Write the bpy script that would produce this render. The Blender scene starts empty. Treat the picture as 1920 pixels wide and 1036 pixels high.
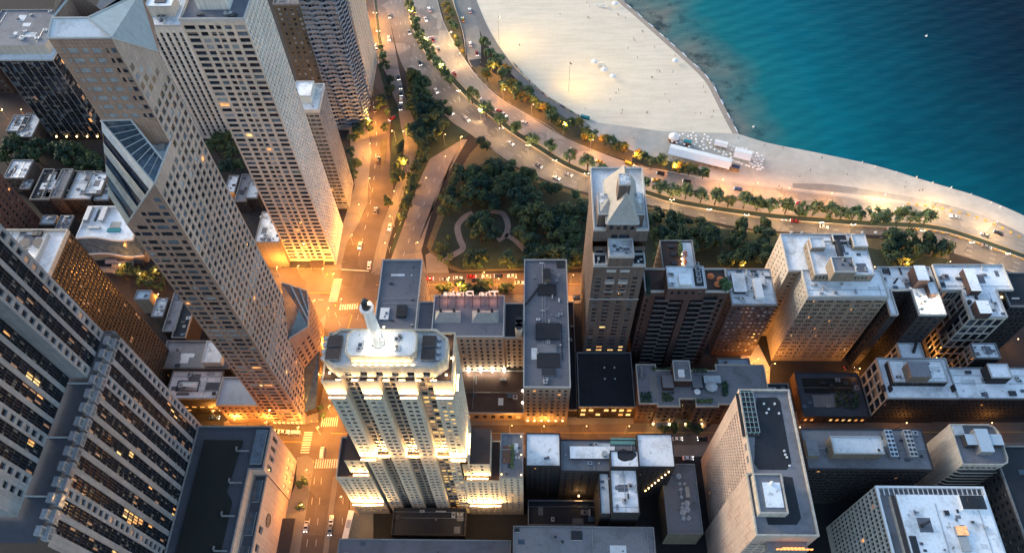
import bpy, math, random
# city seen from a high-rise at dusk: towers, avenue, curving highway, beach and lake
SUNEL,SUNAZ,SKYSTR,SUNSTR,EXPOSURE=12.0,300.0,0.15,1.3,1.55
LAMPS,FLOOD,FL2=2.4,1.6,.5
from mathutils import Vector, Matrix
random.seed(7)
SC=bpy.context.scene; COL=SC.collection
# ---------------------------------------------------------------- camera
H=330.0; F=1406.5; CX,CY=960.0,518.0
PITCH,ROLL,YAW=.58959649,.03434755,.04313397
def _axes():
    fwd=Vector((0,math.sin(PITCH),-math.cos(PITCH))); right=Vector((1,0,0)); down=fwd.cross(right)
    c,s=math.cos(ROLL),math.sin(ROLL)
    r2=c*right+s*down; d2=-s*right+c*down
    Z=Matrix.Rotation(YAW,3,'Z')
    return Z@r2,Z@d2,Z@fwd
AR,AD,AF=_axes()
cam=bpy.data.cameras.new('camera'); cam.sensor_width=36; cam.lens=F*36/1920; cam.clip_start=1; cam.clip_end=6000
camo=bpy.data.objects.new('camera',cam); COL.objects.link(camo)
m=Matrix((AR,-AD,-AF)).transposed().to_4x4(); m.translation=Vector((0,0,H)); camo.matrix_world=m
SC.camera=camo
def at(px,py,z=0.0):
    "world point at height z on the sight line of pixel (px,py) of the 1920x1036 photograph"
    d=(px-CX)*AR+(py-CY)*AD+F*AF; t=(z-H)/d.z
    return Vector((d.x*t,d.y*t,z))
def proj(p):
    v=Vector(p)-Vector((0,0,H)); w=v.dot(AF)
    return CX+F*v.dot(AR)/w, CY+F*v.dot(AD)/w, w
def hy(p,Y):
    lo=at(p[0],p[1],0).y; return H*(1-Y/lo)
def hx(p,X):
    lo=at(p[0],p[1],0).x; return H*(1-X/lo)
# ---------------------------------------------------------------- light
SUN_EL,SUN_AZ=math.radians(SUNEL),math.radians(SUNAZ)
wd=bpy.data.worlds.new('World'); SC.world=wd; wd.use_nodes=True
nt=wd.node_tree; bg=nt.nodes['Background']; sky=nt.nodes.new('ShaderNodeTexSky'); sky.sky_type='NISHITA'
sky.sun_disc=False; sky.sun_elevation=SUN_EL; sky.sun_rotation=SUN_AZ; sky.air_density=1.0; sky.dust_density=1.5; sky.ozone_density=1.6
nt.links.new(sky.outputs[0],bg.inputs[0]); bg.inputs[1].default_value=SKYSTR
sl=bpy.data.lights.new('sun','SUN'); sl.energy=SUNSTR; sl.angle=math.radians(25); sl.color=(1.0,.86,.72)
so=bpy.data.objects.new('sun',sl); COL.objects.link(so)
sv=Vector((math.sin(SUN_AZ)*math.cos(SUN_EL),math.cos(SUN_AZ)*math.cos(SUN_EL),math.sin(SUN_EL)))
so.rotation_euler=sv.to_track_quat('Z','Y').to_euler()
SC.view_settings.view_transform='Standard'; SC.view_settings.look='None'; SC.view_settings.gamma=1; SC.view_settings.exposure=EXPOSURE
SC.cycles.use_denoising=True; SC.cycles.max_bounces=6; SC.cycles.diffuse_bounces=3; SC.cycles.glossy_bounces=3
SC.cycles.sample_clamp_indirect=4.0
# ---------------------------------------------------------------- materials
M={}
def newmat(n):
    m_=bpy.data.materials.new(n); m_.use_nodes=True; M[n]=m_
    return m_,m_.node_tree,m_.node_tree.nodes['Principled BSDF']
def pos_uv(t,wall=True):
    g=t.nodes.new('ShaderNodeNewGeometry')
    if not wall: return g.outputs['Position']
    s=t.nodes.new('ShaderNodeSeparateXYZ'); t.links.new(g.outputs['Position'],s.inputs[0])
    a=t.nodes.new('ShaderNodeMath'); a.operation='ADD'; t.links.new(s.outputs[0],a.inputs[0]); t.links.new(s.outputs[1],a.inputs[1])
    c=t.nodes.new('ShaderNodeCombineXYZ'); t.links.new(a.outputs[0],c.inputs[0]); t.links.new(s.outputs[2],c.inputs[1])
    return c.outputs[0]
def mulc(t,a,b,fac=1.0):
    x=t.nodes.new('ShaderNodeMix'); x.data_type='RGBA'; x.blend_type='MULTIPLY'; x.inputs[0].default_value=fac
    t.links.new(a,x.inputs[6]); t.links.new(b,x.inputs[7]); return x.outputs[2]
def noise(t,co,scale,detail=5,lo=.3,hi=.7,c0=(.7,.7,.7),c1=(1.15,1.15,1.15),rough=.6):
    n=t.nodes.new('ShaderNodeTexNoise'); n.inputs['Scale'].default_value=scale; n.inputs['Detail'].default_value=detail; n.inputs['Roughness'].default_value=rough
    t.links.new(co,n.inputs['Vector'])
    r=t.nodes.new('ShaderNodeValToRGB'); r.color_ramp.elements[0].position=lo; r.color_ramp.elements[1].position=hi
    r.color_ramp.elements[0].color=(*c0,1); r.color_ramp.elements[1].color=(*c1,1)
    t.links.new(n.outputs[0],r.inputs[0]); return r.outputs[0]
def rgb(t,c):
    n=t.nodes.new('ShaderNodeRGB'); n.outputs[0].default_value=(*c,1); return n.outputs[0]
def surf(n,c,rough=.85,big=.03,small=.6,amp=.25,metal=0,grid=None,gridc=(.55,.55,.55),streak=0):
    "matt surface: base colour broken up by large stains and fine grain, optional panel joints"
    m_,t,b=newmat(n); p=pos_uv(t,False)
    o=rgb(t,c)
    o=mulc(t,o,noise(t,p,big,6,.3,.7,(1-amp,)*3,(1+amp*.6,)*3))
    o=mulc(t,o,noise(t,p,small,4,.25,.75,(1-amp*.7,)*3,(1+amp*.5,)*3))
    if streak:
        s=t.nodes.new('ShaderNodeMapping'); s.inputs['Scale'].default_value=(1.2,1.2,.06); t.links.new(p,s.inputs[0])
        o=mulc(t,o,noise(t,s.outputs[0],1.0,3,.35,.65,(1-streak,)*3,(1.05,)*3))
    if grid:
        br=t.nodes.new('ShaderNodeTexBrick'); br.offset=grid[2] if len(grid)>2 else 0; br.inputs['Scale'].default_value=1
        br.inputs['Brick Width'].default_value=grid[0]; br.inputs['Row Height'].default_value=grid[1]; br.inputs['Mortar Size'].default_value=grid[3] if len(grid)>3 else .05
        br.inputs['Color1'].default_value=(1,1,1,1); br.inputs['Color2'].default_value=(.88,.88,.88,1); br.inputs['Mortar'].default_value=(*gridc,1)
        t.links.new(pos_uv(t,True),br.inputs['Vector']); o=mulc(t,o,br.outputs[0])
    t.links.new(o,b.inputs['Base Color']); b.inputs['Roughness'].default_value=rough; b.inputs['Metallic'].default_value=metal
    return m_
def roofm(n,c,stain=(.35,.33,.3),amt=.5,seam=None):
    "flat roof membrane: puddle stains, dirt and faint seams"
    m_,t,b=newmat(n); p=pos_uv(t,False); o=rgb(t,c)
    o=mulc(t,o,noise(t,p,.09,7,.30,.50,tuple(1-(1-s)*amt for s in stain),(1.05,)*3,.65))
    o=mulc(t,o,noise(t,p,.8,5,.25,.5,(1-.3*amt,)*3,(1.03,)*3))
    o=mulc(t,o,noise(t,p,.35,3,.64,.72,(1.0,)*3,tuple(1-(1-s)*amt for s in stain)))
    if seam:
        w=t.nodes.new('ShaderNodeTexWave'); w.bands_direction='X' if seam>0 else 'Y'; w.inputs['Scale'].default_value=abs(seam); w.inputs['Distortion'].default_value=.3
        t.links.new(p,w.inputs[0]); r=t.nodes.new('ShaderNodeValToRGB'); r.color_ramp.elements[0].position=.0; r.color_ramp.elements[1].position=.12
        r.color_ramp.elements[0].color=(.78,.78,.78,1); r.color_ramp.elements[1].color=(1,1,1,1); t.links.new(w.outputs[0],r.inputs[0]); o=mulc(t,o,r.outputs[0])
    t.links.new(o,b.inputs['Base Color']); b.inputs['Roughness'].default_value=.9
    return m_
def glassm(n,c,rough=.12,spec=.6,var=.5):
    m_,t,b=newmat(n); p=pos_uv(t,False)
    o=mulc(t,rgb(t,c),noise(t,p,.45,3,.3,.7,(1-var,)*3,(1+var,)*3))
    t.links.new(o,b.inputs['Base Color']); b.inputs['Roughness'].default_value=rough; b.inputs['Specular IOR Level'].default_value=spec
    return m_
def emitm(n,c,s,base=(.3,.25,.2),var=True,scale=.9,lo=.3):
    m_,t,b=newmat(n); b.inputs['Base Color'].default_value=(*base,1); b.inputs['Roughness'].default_value=.4
    b.inputs['Emission Strength'].default_value=s
    if var:
        o=mulc(t,rgb(t,c),noise(t,pos_uv(t,False),scale,4,.3,.7,(lo,lo*.8,lo*.7),(1.3,)*3)); t.links.new(o,b.inputs['Emission Color'])
    else: b.inputs['Emission Color'].default_value=(*c,1)
    return m_
def leafm(n,c,c2):
    m_,t,b=newmat(n)
    oi=t.nodes.new('ShaderNodeObjectInfo'); r=t.nodes.new('ShaderNodeValToRGB')
    r.color_ramp.elements[0].color=(*c,1); r.color_ramp.elements[1].color=(*c2,1); t.links.new(oi.outputs['Random'],r.inputs[0])
    p=pos_uv(t,False)
    o=mulc(t,r.outputs[0],noise(t,p,.5,5,.3,.7,(.55,.6,.6),(1.45,1.4,1.2)))
    t.links.new(o,b.inputs['Base Color']); b.inputs['Roughness'].default_value=.75; b.inputs['Specular IOR Level'].default_value=.2
    return m_
surf('granite',(.33,.325,.335),grid=(1.6,1.7,0,.05),gridc=(.78,)*3,streak=.18)
surf('mullion',(.035,.035,.042),.5,amp=.2)
surf('brown_grid',(.058,.046,.038),.6,amp=.2)
surf('omm_stone',(.42,.28,.212),grid=(1.05,1.1,0,.07),gridc=(.68,.62,.6),streak=.12)
surf('omm_skylit',(.51,.40,.335),grid=(1.05,1.1,0,.07),gridc=(.75,.72,.7),streak=.12)  # east-side copy of the stone, dusk sky light put into its colour
surf('lattice',(.60,.52,.43),amp=.14,streak=.15)
surf('white_conc',(.70,.67,.61),amp=.16,streak=.2)
surf('cream',(.58,.52,.44),amp=.18,streak=.22)
surf('limestone',(.62,.53,.41),amp=.16,streak=.18,grid=(2.2,1.2,.5,.03),gridc=(.85,)*3)
surf('tan_brick',(.30,.24,.18),amp=.2,streak=.2,grid=(.9,.4,.5,.03),gridc=(.8,)*3)
surf('drake_stone',(.42,.33,.245),amp=.2,streak=.2)
surf('grey_brick',(.155,.122,.106),amp=.25,streak=.25,grid=(.9,.4,.5,.03),gridc=(.8,)*3)
surf('red_brick',(.088,.05,.045),amp=.28,streak=.25,grid=(.9,.4,.5,.03),gridc=(1.2,)*3)
surf('dark_brick',(.034,.029,.031),amp=.3,streak=.25,grid=(.9,.4,.5,.03),gridc=(1.2,)*3)
surf('olive_brick',(.14,.115,.08),amp=.22,streak=.2)
surf('pink_stone',(.60,.46,.375),amp=.14,streak=.12,grid=(1.4,1.4,0,.04),gridc=(.85,)*3)
surf('wavy_conc',(.22,.28,.36),amp=.2,streak=.2)
surf('grey_conc',(.26,.26,.265),amp=.22,streak=.22)
surf('dark_conc',(.045,.043,.047),amp=.25,streak=.2)
surf('trim',(.46,.46,.45),amp=.15)
surf('metal',(.45,.46,.47),.4,amp=.2,metal=.6)
surf('dark_metal',(.05,.05,.055),.45,amp=.2,metal=.4)
surf('white_paint',(.78,.78,.77),.6,amp=.1)
surf('slate',(.43,.415,.38),amp=.2,grid=(.8,.5,.5,.05),gridc=(.8,)*3)
surf('copper',(.16,.36,.31),.6,amp=.2)
surf('canvas',(.82,.81,.78),.8,amp=.08)
surf('wood',(.2,.1,.06),amp=.25)
surf('rust',(.38,.17,.11)); surf('orange_cloth',(.6,.16,.05),.8)
surf('blue_cloth',(.03,.05,.12),.8)
surf('teal_cloth',(.02,.25,.28),.8)
surf('awning_brown',(.07,.05,.045),.8)
roofm('roof_white',(.88,.89,.89),amt=.68); roofm('roof_dim',(.065,.07,.085),amt=.4)
roofm('roof_pale',(.66,.68,.69),amt=.6,seam=.6)
roofm('roof_grey',(.15,.155,.178),amt=.45,seam=-.45)
roofm('roof_mid',(.20,.20,.215),amt=.55)
roofm('roof_dark',(.022,.025,.032),(.5,.5,.5),.6)
roofm('roof_blue',(.42,.50,.56),amt=.35)
roofm('roof_brown',(.075,.045,.036),amt=.5)
roofm('roof_garden',(.010,.013,.011),amt=.5)
glassm('glass_dark',(.012,.016,.024)); glassm('glass_navy',(.02,.03,.05),.15,.6); glassm('glass_blue',(.10,.14,.18),.2,.5)
glassm('glass_pale',(.30,.34,.37),.35,.4,.25); glassm('glass_brown',(.05,.036,.028),.2,.5); glassm('glass_green',(.12,.2,.19),.3,.4)
glassm('blind',(.17,.165,.155),.5,.4,.35); glassm('skylight',(.05,.075,.10),.12,.8,.4); glassm('slope_glass',(.42,.46,.48),.3,.5,.15)
emitm('lit_orange',(1.0,.42,.10),.45); emitm('lit_warm',(1.0,.62,.22),.6); emitm('lit_dim',(1.0,.4,.12),.10)
emitm('lit_gold',(1.0,.62,.15),.4)
emitm('flood_glow',(1.0,.74,.36),5,var=False); emitm('lamp_orange',(1.0,.62,.22),6,var=False); emitm('lamp_white',(1.0,.9,.75),3.5,var=False)
emitm('sign_orange',(1.0,.35,.06),.7,var=False); emitm('sign_pink',(1.0,.62,.5),.45,var=False)
emitm('head_lamp',(1.0,.92,.8),4,var=False); emitm('tail_lamp',(1.0,.08,.03),1.4,var=False)
# paints for cars
for n,c in (('paint_white',(.75,.75,.74)),('paint_black',(.015,.015,.018)),('paint_grey',(.2,.21,.22)),('paint_silver',(.5,.51,.53)),('paint_red',(.3,.025,.02)),('paint_blue',(.03,.07,.2)),('paint_yellow',(.7,.42,.03))):
    m_,t,b=newmat(n); b.inputs['Base Color'].default_value=(*c,1); b.inputs['Roughness'].default_value=.3; b.inputs['Coat Weight'].default_value=.5
surf('tyre',(.02,.02,.02),.8)
leafm('leaf_dark',(.020,.052,.046),(.062,.095,.055)); leafm('leaf_mid',(.055,.105,.055),(.13,.16,.065)); leafm('leaf_olive',(.21,.175,.05),(.29,.20,.06)); leafm('leaf_pale',(.12,.185,.105),(.16,.22,.125))
leafm('leaf_moss',(.05,.085,.045),(.085,.115,.05)); surf('bark',(.07,.05,.035),amp=.3)
surf('skin',(.45,.28,.2),.6); surf('cloth_dark',(.03,.035,.05)); surf('cloth_light',(.5,.5,.52)); surf('cloth_red',(.35,.05,.04))
# ground
def groundm(n,c,amp=.3,rough=.9,big=.02,mid=.2,bump=0):
    m_,t,b=newmat(n); p=pos_uv(t,False); o=rgb(t,c)
    o=mulc(t,o,noise(t,p,big,6,.3,.7,(1-amp,)*3,(1+amp*.6,)*3))
    o=mulc(t,o,noise(t,p,mid,6,.3,.7,(1-amp*.6,)*3,(1+amp*.4,)*3))
    o=mulc(t,o,noise(t,p,2.5,3,.3,.7,(1-amp*.4,)*3,(1+amp*.3,)*3))
    if 'asphalt' in n:
        vo=t.nodes.new('ShaderNodeTexVoronoi'); vo.inputs['Scale'].default_value=.055; vo.distance='CHEBYCHEV'; t.links.new(p,vo.inputs['Vector'])
        sp_=t.nodes.new('ShaderNodeSeparateColor'); t.links.new(vo.outputs['Color'],sp_.inputs[0]); r_=t.nodes.new('ShaderNodeValToRGB'); r_.color_ramp.elements[0].position=.15; r_.color_ramp.elements[1].position=.9
        r_.color_ramp.elements[0].color=(.74,.74,.75,1); r_.color_ramp.elements[1].color=(1.12,1.1,1.08,1); t.links.new(sp_.outputs[0],r_.inputs[0]); o=mulc(t,o,r_.outputs[0])
    if n=='sand':
        for rot,scl in ((-.55,(.05,.35,1)),(.8,(.03,.22,1))):
            mp=t.nodes.new('ShaderNodeMapping'); mp.inputs['Rotation'].default_value=(0,0,rot); mp.inputs['Scale'].default_value=scl; t.links.new(p,mp.inputs[0])
            o=mulc(t,o,noise(t,mp.outputs[0],1.0,4,.35,.6,(.955,.95,.94),(1.03,)*3))
        o=mulc(t,o,noise(t,p,.9,5,.5,.75,(1.0,)*3,(.86,.85,.84)))
    t.links.new(o,b.inputs['Base Color']); b.inputs['Roughness'].default_value=rough
    if bump:
        n_=t.nodes.new('ShaderNodeTexNoise'); n_.inputs['Scale'].default_value=.5; n_.inputs['Detail'].default_value=6; t.links.new(p,n_.inputs['Vector'])
        bp=t.nodes.new('ShaderNodeBump'); bp.inputs['Strength'].default_value=bump; t.links.new(n_.outputs[0],bp.inputs['Height']); t.links.new(bp.outputs[0],b.inputs['Normal'])
    return m_
groundm('city_ground',(.022,.021,.023)); groundm('asphalt',(.145,.118,.098),.22); groundm('asphalt_old',(.20,.195,.19),.22); groundm('asphalt_pale',(.36,.345,.31),.18)
groundm('sidewalk',(.21,.195,.175),.2); groundm('concrete',(.55,.505,.43),.2); groundm('path_paving',(.24,.225,.215),.2)
groundm('sand',(.82,.70,.535),.07,.95,.015,.15,.3); groundm('wet_sand',(.40,.32,.25),.2,.7); groundm('grass',(.026,.048,.034),.4); groundm('dry_grass',(.13,.112,.062),.4); groundm('soil',(.12,.09,.055),.35)
surf('marking',(.6,.6,.57),.7,amp=.25,small=1.5); surf('marking_yellow',(.6,.38,.06),.7,amp=.25,small=1.5); surf('kerb',(.38,.36,.33),amp=.2)
# ---------------------------------------------------------------- helpers
class MB:
    def __init__(s): s.v=[]; s.f=[]; s.mi=[]; s.ms=[]
    def mat(s,n):
        if n not in s.ms: s.ms.append(n)
        return s.ms.index(n)
    def face(s,pts,mt):
        b=len(s.v); s.v+= [tuple(p) for p in pts]; s.f.append(tuple(range(b,b+len(pts)))); s.mi.append(s.mat(mt))
    def box(s,x0,y0,z0,x1,y1,z1,mt,top=None,bottom=False):
        P=[(x0,y0),(x1,y0),(x1,y1),(x0,y1)]
        s.prism(P,z0,z1,mt,top,bottom)
    def prism(s,P,z0,z1,mt,top=None,bottom=False,sides=True):
        n=len(P)
        if sides:
            for i in range(n):
                a,b=P[i],P[(i+1)%n]; s.face([(a[0],a[1],z0),(b[0],b[1],z0),(b[0],b[1],z1),(a[0],a[1],z1)],mt)
        s.face([(p[0],p[1],z1) for p in P],top or mt)
        if bottom: s.face([(p[0],p[1],z0) for p in reversed(P)],mt)
    def obox(s,c,u,L,Wd,z0,z1,mt,top=None):
        "box centred at c, long axis u (2D unit)"
        u=Vector((u[0],u[1])).normalized(); n=Vector((-u.y,u.x)); c=Vector((c[0],c[1]))
        P=[c-u*L/2-n*Wd/2,c+u*L/2-n*Wd/2,c+u*L/2+n*Wd/2,c-u*L/2+n*Wd/2]; s.prism(P,z0,z1,mt,top)
    def cyl(s,x,y,z0,z1,r0,r1,mt,n=10,top=None):
        A=[(x+r0*math.cos(2*math.pi*i/n),y+r0*math.sin(2*math.pi*i/n),z0) for i in range(n)]
        B=[(x+r1*math.cos(2*math.pi*i/n),y+r1*math.sin(2*math.pi*i/n),z1) for i in range(n)]
        for i in range(n): j=(i+1)%n; s.face([A[i],A[j],B[j],B[i]],mt)
        s.face(B,top or mt)
    def tube(s,a,b,r,mt,n=6):
        a=Vector(a); b=Vector(b); d=(b-a).normalized(); k=Vector((0,0,1)) if abs(d.z)<.9 else Vector((1,0,0))
        e=d.cross(k).normalized(); g=d.cross(e)
        A=[a+r*(math.cos(2*math.pi*i/n)*e+math.sin(2*math.pi*i/n)*g) for i in range(n)]
        B=[q+(b-a) for q in A]
        for i in range(n): j=(i+1)%n; s.face([A[j],A[i],B[i],B[j]],mt)
        s.face(B,mt); s.face(A[::-1],mt)
    def sphere(s,c,r,mt,n=8,k=5,zs=1.0):
        R=[]
        for i in range(k+1):
            ph=-math.pi/2+math.pi*i/k
            R.append([(c[0]+r*math.cos(ph)*math.cos(2*math.pi*j/n),c[1]+r*math.cos(ph)*math.sin(2*math.pi*j/n),c[2]+r*zs*math.sin(ph)) for j in range(n)])
        for i in range(k):
            for j in range(n): q=(j+1)%n; s.face([R[i][j],R[i][q],R[i+1][q],R[i+1][j]],mt)
    def mesh(s,name,o=(0,0,0)):
        me=bpy.data.meshes.new(name); ox,oy,oz=o
        me.from_pydata([(x-ox,y-oy,z-oz) for x,y,z in s.v],[],s.f)
        for n in s.ms: me.materials.append(M[n])
        me.polygons.foreach_set('material_index',s.mi); me.update(); return me
    def build(s,name,parent=None,kind=None,smooth=False):
        if not s.f: return None
        base=(0,0,0)
        if parent is not None:
            base=world_loc(parent)
        else:
            xs=[v[0] for v in s.v]; ys=[v[1] for v in s.v]; zs=[v[2] for v in s.v]; base=((min(xs)+max(xs))/2,(min(ys)+max(ys))/2,min(zs))
        o=bpy.data.objects.new(name,s.mesh(name,base)); COL.objects.link(o)
        if parent is not None: o.parent=parent
        else: o.location=base
        if kind: o['kind']=kind
        if smooth: o.data.polygons.foreach_set('use_smooth',[True]*len(o.data.polygons))
        return o
def world_loc(o):
    l=Vector(o.location); p=o.parent
    while p is not None: l=l+Vector(p.location); p=p.parent
    return l
def thing(name,label,cat,loc,group=None):
    o=bpy.data.objects.new(name,None); COL.objects.link(o); o.location=loc; o.empty_display_size=1
    o['label']=label; o['category']=cat
    if group: o['group']=group
    return o
def tag(o,label,cat,group=None):
    o['label']=label; o['category']=cat
    if group: o['group']=group
    return o
def copy_tree(o,parent=None,loc=None,rz=None):
    c=o.copy(); COL.objects.link(c); c.parent=parent
    if loc is not None: c.location=loc
    if rz is not None: c.rotation_euler=(0,0,rz)
    for ch in o.children: copy_tree(ch,c)
    return c
ORD=['','first','second','third','fourth','fifth','sixth','seventh','eighth','ninth','tenth','eleventh','twelfth','thirteenth','fourteenth','fifteenth','sixteenth','seventeenth','eighteenth','nineteenth','twentieth']
def ordn(i):
    if i<=20: return ORD[i]
    t=['','','twenty','thirty','forty','fifty','sixty','seventy','eighty','ninety'][i//10]
    if i%10==0: return t[:-1]+'ieth'
    return t+'-'+ORD[i%10]
# ---------------------------------------------------------------- facades
MIX={'off':[('glass_dark',.66),('glass_navy',.26),('glass_blue',.065),('lit_dim',.01),('lit_orange',.005)],
'apt':[('glass_dark',.46),('glass_navy',.33),('glass_blue',.15),('glass_pale',.04),('lit_orange',.008),('lit_warm',.004),('glass_green',.008)],
'dark':[('glass_dark',.83),('glass_navy',.16),('lit_dim',.006),('lit_orange',.004)],
'pale':[('glass_pale',1)],'blind':[('glass_pale',.3),('glass_blue',.42),('glass_navy',.275),('lit_orange',.005)],
'lit':[('lit_orange',.4),('lit_warm',.25),('glass_brown',.35)],'shop':[('lit_warm',.6),('lit_orange',.4)],
'brown':[('glass_brown',.97),('lit_dim',.025),('lit_orange',.005)],
'refl':[('glass_dark',.74),('glass_navy',.215),('lit_dim',.041),('lit_orange',.004)],  # glowing panes stand in for warm reflections in the dark glass
'wavy':[('glass_blue',.4),('glass_navy',.5),('glass_pale',.09),('lit_dim',.01)],
'gold':[('glass_dark',.45),('lit_gold',.35),('lit_dim',.2)]}
from mathutils import noise as mnoise
def cluster(p,th,mix,s=.09):
    "lit rooms gather in patches"
    v=mnoise.noise(Vector((p[0]*s*1.8+7,p[1]*s*.8,3.3)))
    if v>th and random.random()<.75: return random.choice(['lit_gold','lit_orange','lit_gold','lit_dim','lit_warm'])
    return pick(mix)
def pick(mix):
    r=random.random(); a=0
    for n,p in MIX[mix]:
        a+=p
        if r<a: return n
    return MIX[mix][0][0]
def facade(W,P,A,B,z0,z1,cols,rows,wm,d=.25,mix='off',fn=None):
    "wall face from A to B (outside on the right) with openings cut out of it and panes set back in them"
    A=Vector((A[0],A[1])); B=Vector((B[0],B[1])); L=(B-A).length
    if L<.05 or z1-z0<.05: return
    u=(B-A)/L; n=Vector((u.y,-u.x))
    def pt(s,z,k=0): q=A+u*s-n*k; return (q.x,q.y,z)
    cols=sorted((max(0,a),min(L,b)) for a,b in cols if b>0.02 and a<L-.02); rows=sorted((max(z0,a),min(z1,b)) for a,b in rows if b>z0+.02 and a<z1-.02)
    if not cols or not rows:
        W.face([pt(0,z0),pt(L,z0),pt(L,z1),pt(0,z1)],wm); return
    z=z0
    for a,b in rows:
        if a>z+1e-3: W.face([pt(0,z),pt(L,z),pt(L,a),pt(0,a)],wm)
        s=0
        for c,e in cols:
            if c>s+1e-3: W.face([pt(s,a),pt(c,a),pt(c,b),pt(s,b)],wm)
            mt=fn((c+e)/2,(a+b)/2) if fn else pick(mix)
            if mt is None: W.face([pt(c,a),pt(e,a),pt(e,b),pt(c,b)],wm)
            else:
                W.face([pt(c,a,d),pt(c,a),pt(c,b),pt(c,b,d)],wm); W.face([pt(e,a),pt(e,a,d),pt(e,b,d),pt(e,b)],wm)
                W.face([pt(c,a),pt(c,a,d),pt(e,a,d),pt(e,a)],wm); W.face([pt(c,b,d),pt(c,b),pt(e,b),pt(e,b,d)],wm)
                P.append(([pt(c,a,d),pt(e,a,d),pt(e,b,d),pt(c,b,d)],mt,n))
            s=e
        if s<L-1e-3: W.face([pt(s,a),pt(L,a),pt(L,b),pt(s,b)],wm)
        z=b
    if z<z1-1e-3: W.face([pt(0,z),pt(L,z),pt(L,z1),pt(0,z1)],wm)
def even(L,n,f,m=0.0):
    w=(L-2*m)/n; return [(m+i*w+w*(1-f)/2,m+i*w+w*(1+f)/2) for i in range(n)]
def pattern(L,fr,m=0.0):
    return [(m+(L-2*m)*a,m+(L-2*m)*b) for a,b in fr]
def floors(z0,z1,fh,f,bot=1.0,top=1.0):
    n=max(1,int((z1-z0-bot-top)/fh+.3)); h=(z1-z0-bot-top)/n
    return [(z0+bot+i*h+h*(1-f)*.55,z0+bot+i*h+h*(1-f)*.55+h*f) for i in range(n)]
def score(q,n):
    c=[sum(p[i] for p in q)/4 for i in range(3)]
    v=Vector((0-c[0],0-c[1],H-c[2])); 
    nn=Vector((n.x,n.y,0))
    x,y,w=proj(c)
    ar=(Vector(q[1])-Vector(q[0])).length*(Vector(q[3])-Vector(q[0])).length
    fc=v.normalized().dot(nn)
    if w<=0 or not(-5<x<1925 and -5<y<1041) or fc<=0: return -1+fc*1e-3
    return ar*fc/w**2*1e6
def windows(root,P,cap=100,name='window'):
    "panes: the ones that show largest are parts of their own, the rest one part"
    P=sorted(P,key=lambda t:-score(t[0],t[2]))
    base=world_loc(root)
    for q,mt,n in P[:cap]:
        me=bpy.data.meshes.new(name); b=Vector(q[0])
        c=(Vector(q[0])+Vector(q[2]))/2
        V=[Vector(p)-c for p in q]
        if mt in('glass_dark','glass_navy','glass_blue') and random.random()<.34:      # blind part way down
            f=random.choice([.3,.45,.6,.8]); a=V[0].lerp(V[3],f); b_=V[1].lerp(V[2],f)
            me.from_pydata([tuple(v) for v in (V[0],V[1],b_,a,V[2],V[3])],[],[(0,1,2,3),(3,2,4,5)]); me.materials.append(M[mt]); me.materials.append(M['blind']); me.polygons[1].material_index=1; me.update()
        else: me.from_pydata([tuple(v) for v in V],[],[(0,1,2,3)]); me.materials.append(M[mt]); me.update()
        o=bpy.data.objects.new(name,me); COL.objects.link(o); o.parent=root; o.location=c-base
    if P[cap:]:
        mb=MB()
        for q,mt,n in P[cap:]:
            if mt in('glass_dark','glass_navy','glass_blue') and random.random()<.3:
                f=random.choice([.3,.45,.6,.8]); V=[Vector(p) for p in q]; a=V[0].lerp(V[3],f); b_=V[1].lerp(V[2],f); mb.face([V[0],V[1],b_,a],mt); mb.face([a,b_,V[2],V[3]],'blind')
            else: mb.face(q,mt)
        mb.build(name,root,'stuff')
def parapet(root,P,z,h=.9,t=.35,mt='trim',name='parapet'):
    mb=MB(); n=len(P); c=Vector((sum(p[0] for p in P)/n,sum(p[1] for p in P)/n))
    V=[Vector((p[0],p[1])) for p in P]; I=[]; O=[]
    for i in range(n):
        a=(V[i]-V[i-1]).normalized(); b=(V[(i+1)%n]-V[i]).normalized(); na=Vector((-a.y,a.x)); nb=Vector((-b.y,b.x))
        k=(na+nb); k=k/max(.3,k.length_squared/2)
        I.append(V[i]+k*t); O.append(V[i]-k*.06)
    for i in range(n):
        j=(i+1)%n
        mb.face([(*O[i],z-.35),(*O[j],z-.35),(*O[j],z+h),(*O[i],z+h)],mt)
        mb.face([(*O[i],z+h),(*O[j],z+h),(*I[j],z+h),(*I[i],z+h)],mt)
        mb.face([(*I[j],z+.01),(*I[i],z+.01),(*I[i],z+h),(*I[j],z+h)],mt)
        mb.face([(*O[j],z-.35),(*O[i],z-.35),(*V[i],z-.35),(*V[j],z-.35)],mt)
    return mb.build(name,root)
def rectP(x0,y0,x1,y1): return [(x0,y0),(x1,y0),(x1,y1),(x0,y1)]
def sp(n=8,f=.5,fh=3.1,hf=.55,bot=3.5,top=1.2,m=.6,d=.25,mix='apt',pat=None,fn=None,wm=None):
    return dict(n=n,f=f,fh=fh,hf=hf,bot=bot,top=top,m=m,d=d,mix=mix,pat=pat,fn=fn,wm=wm)
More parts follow.
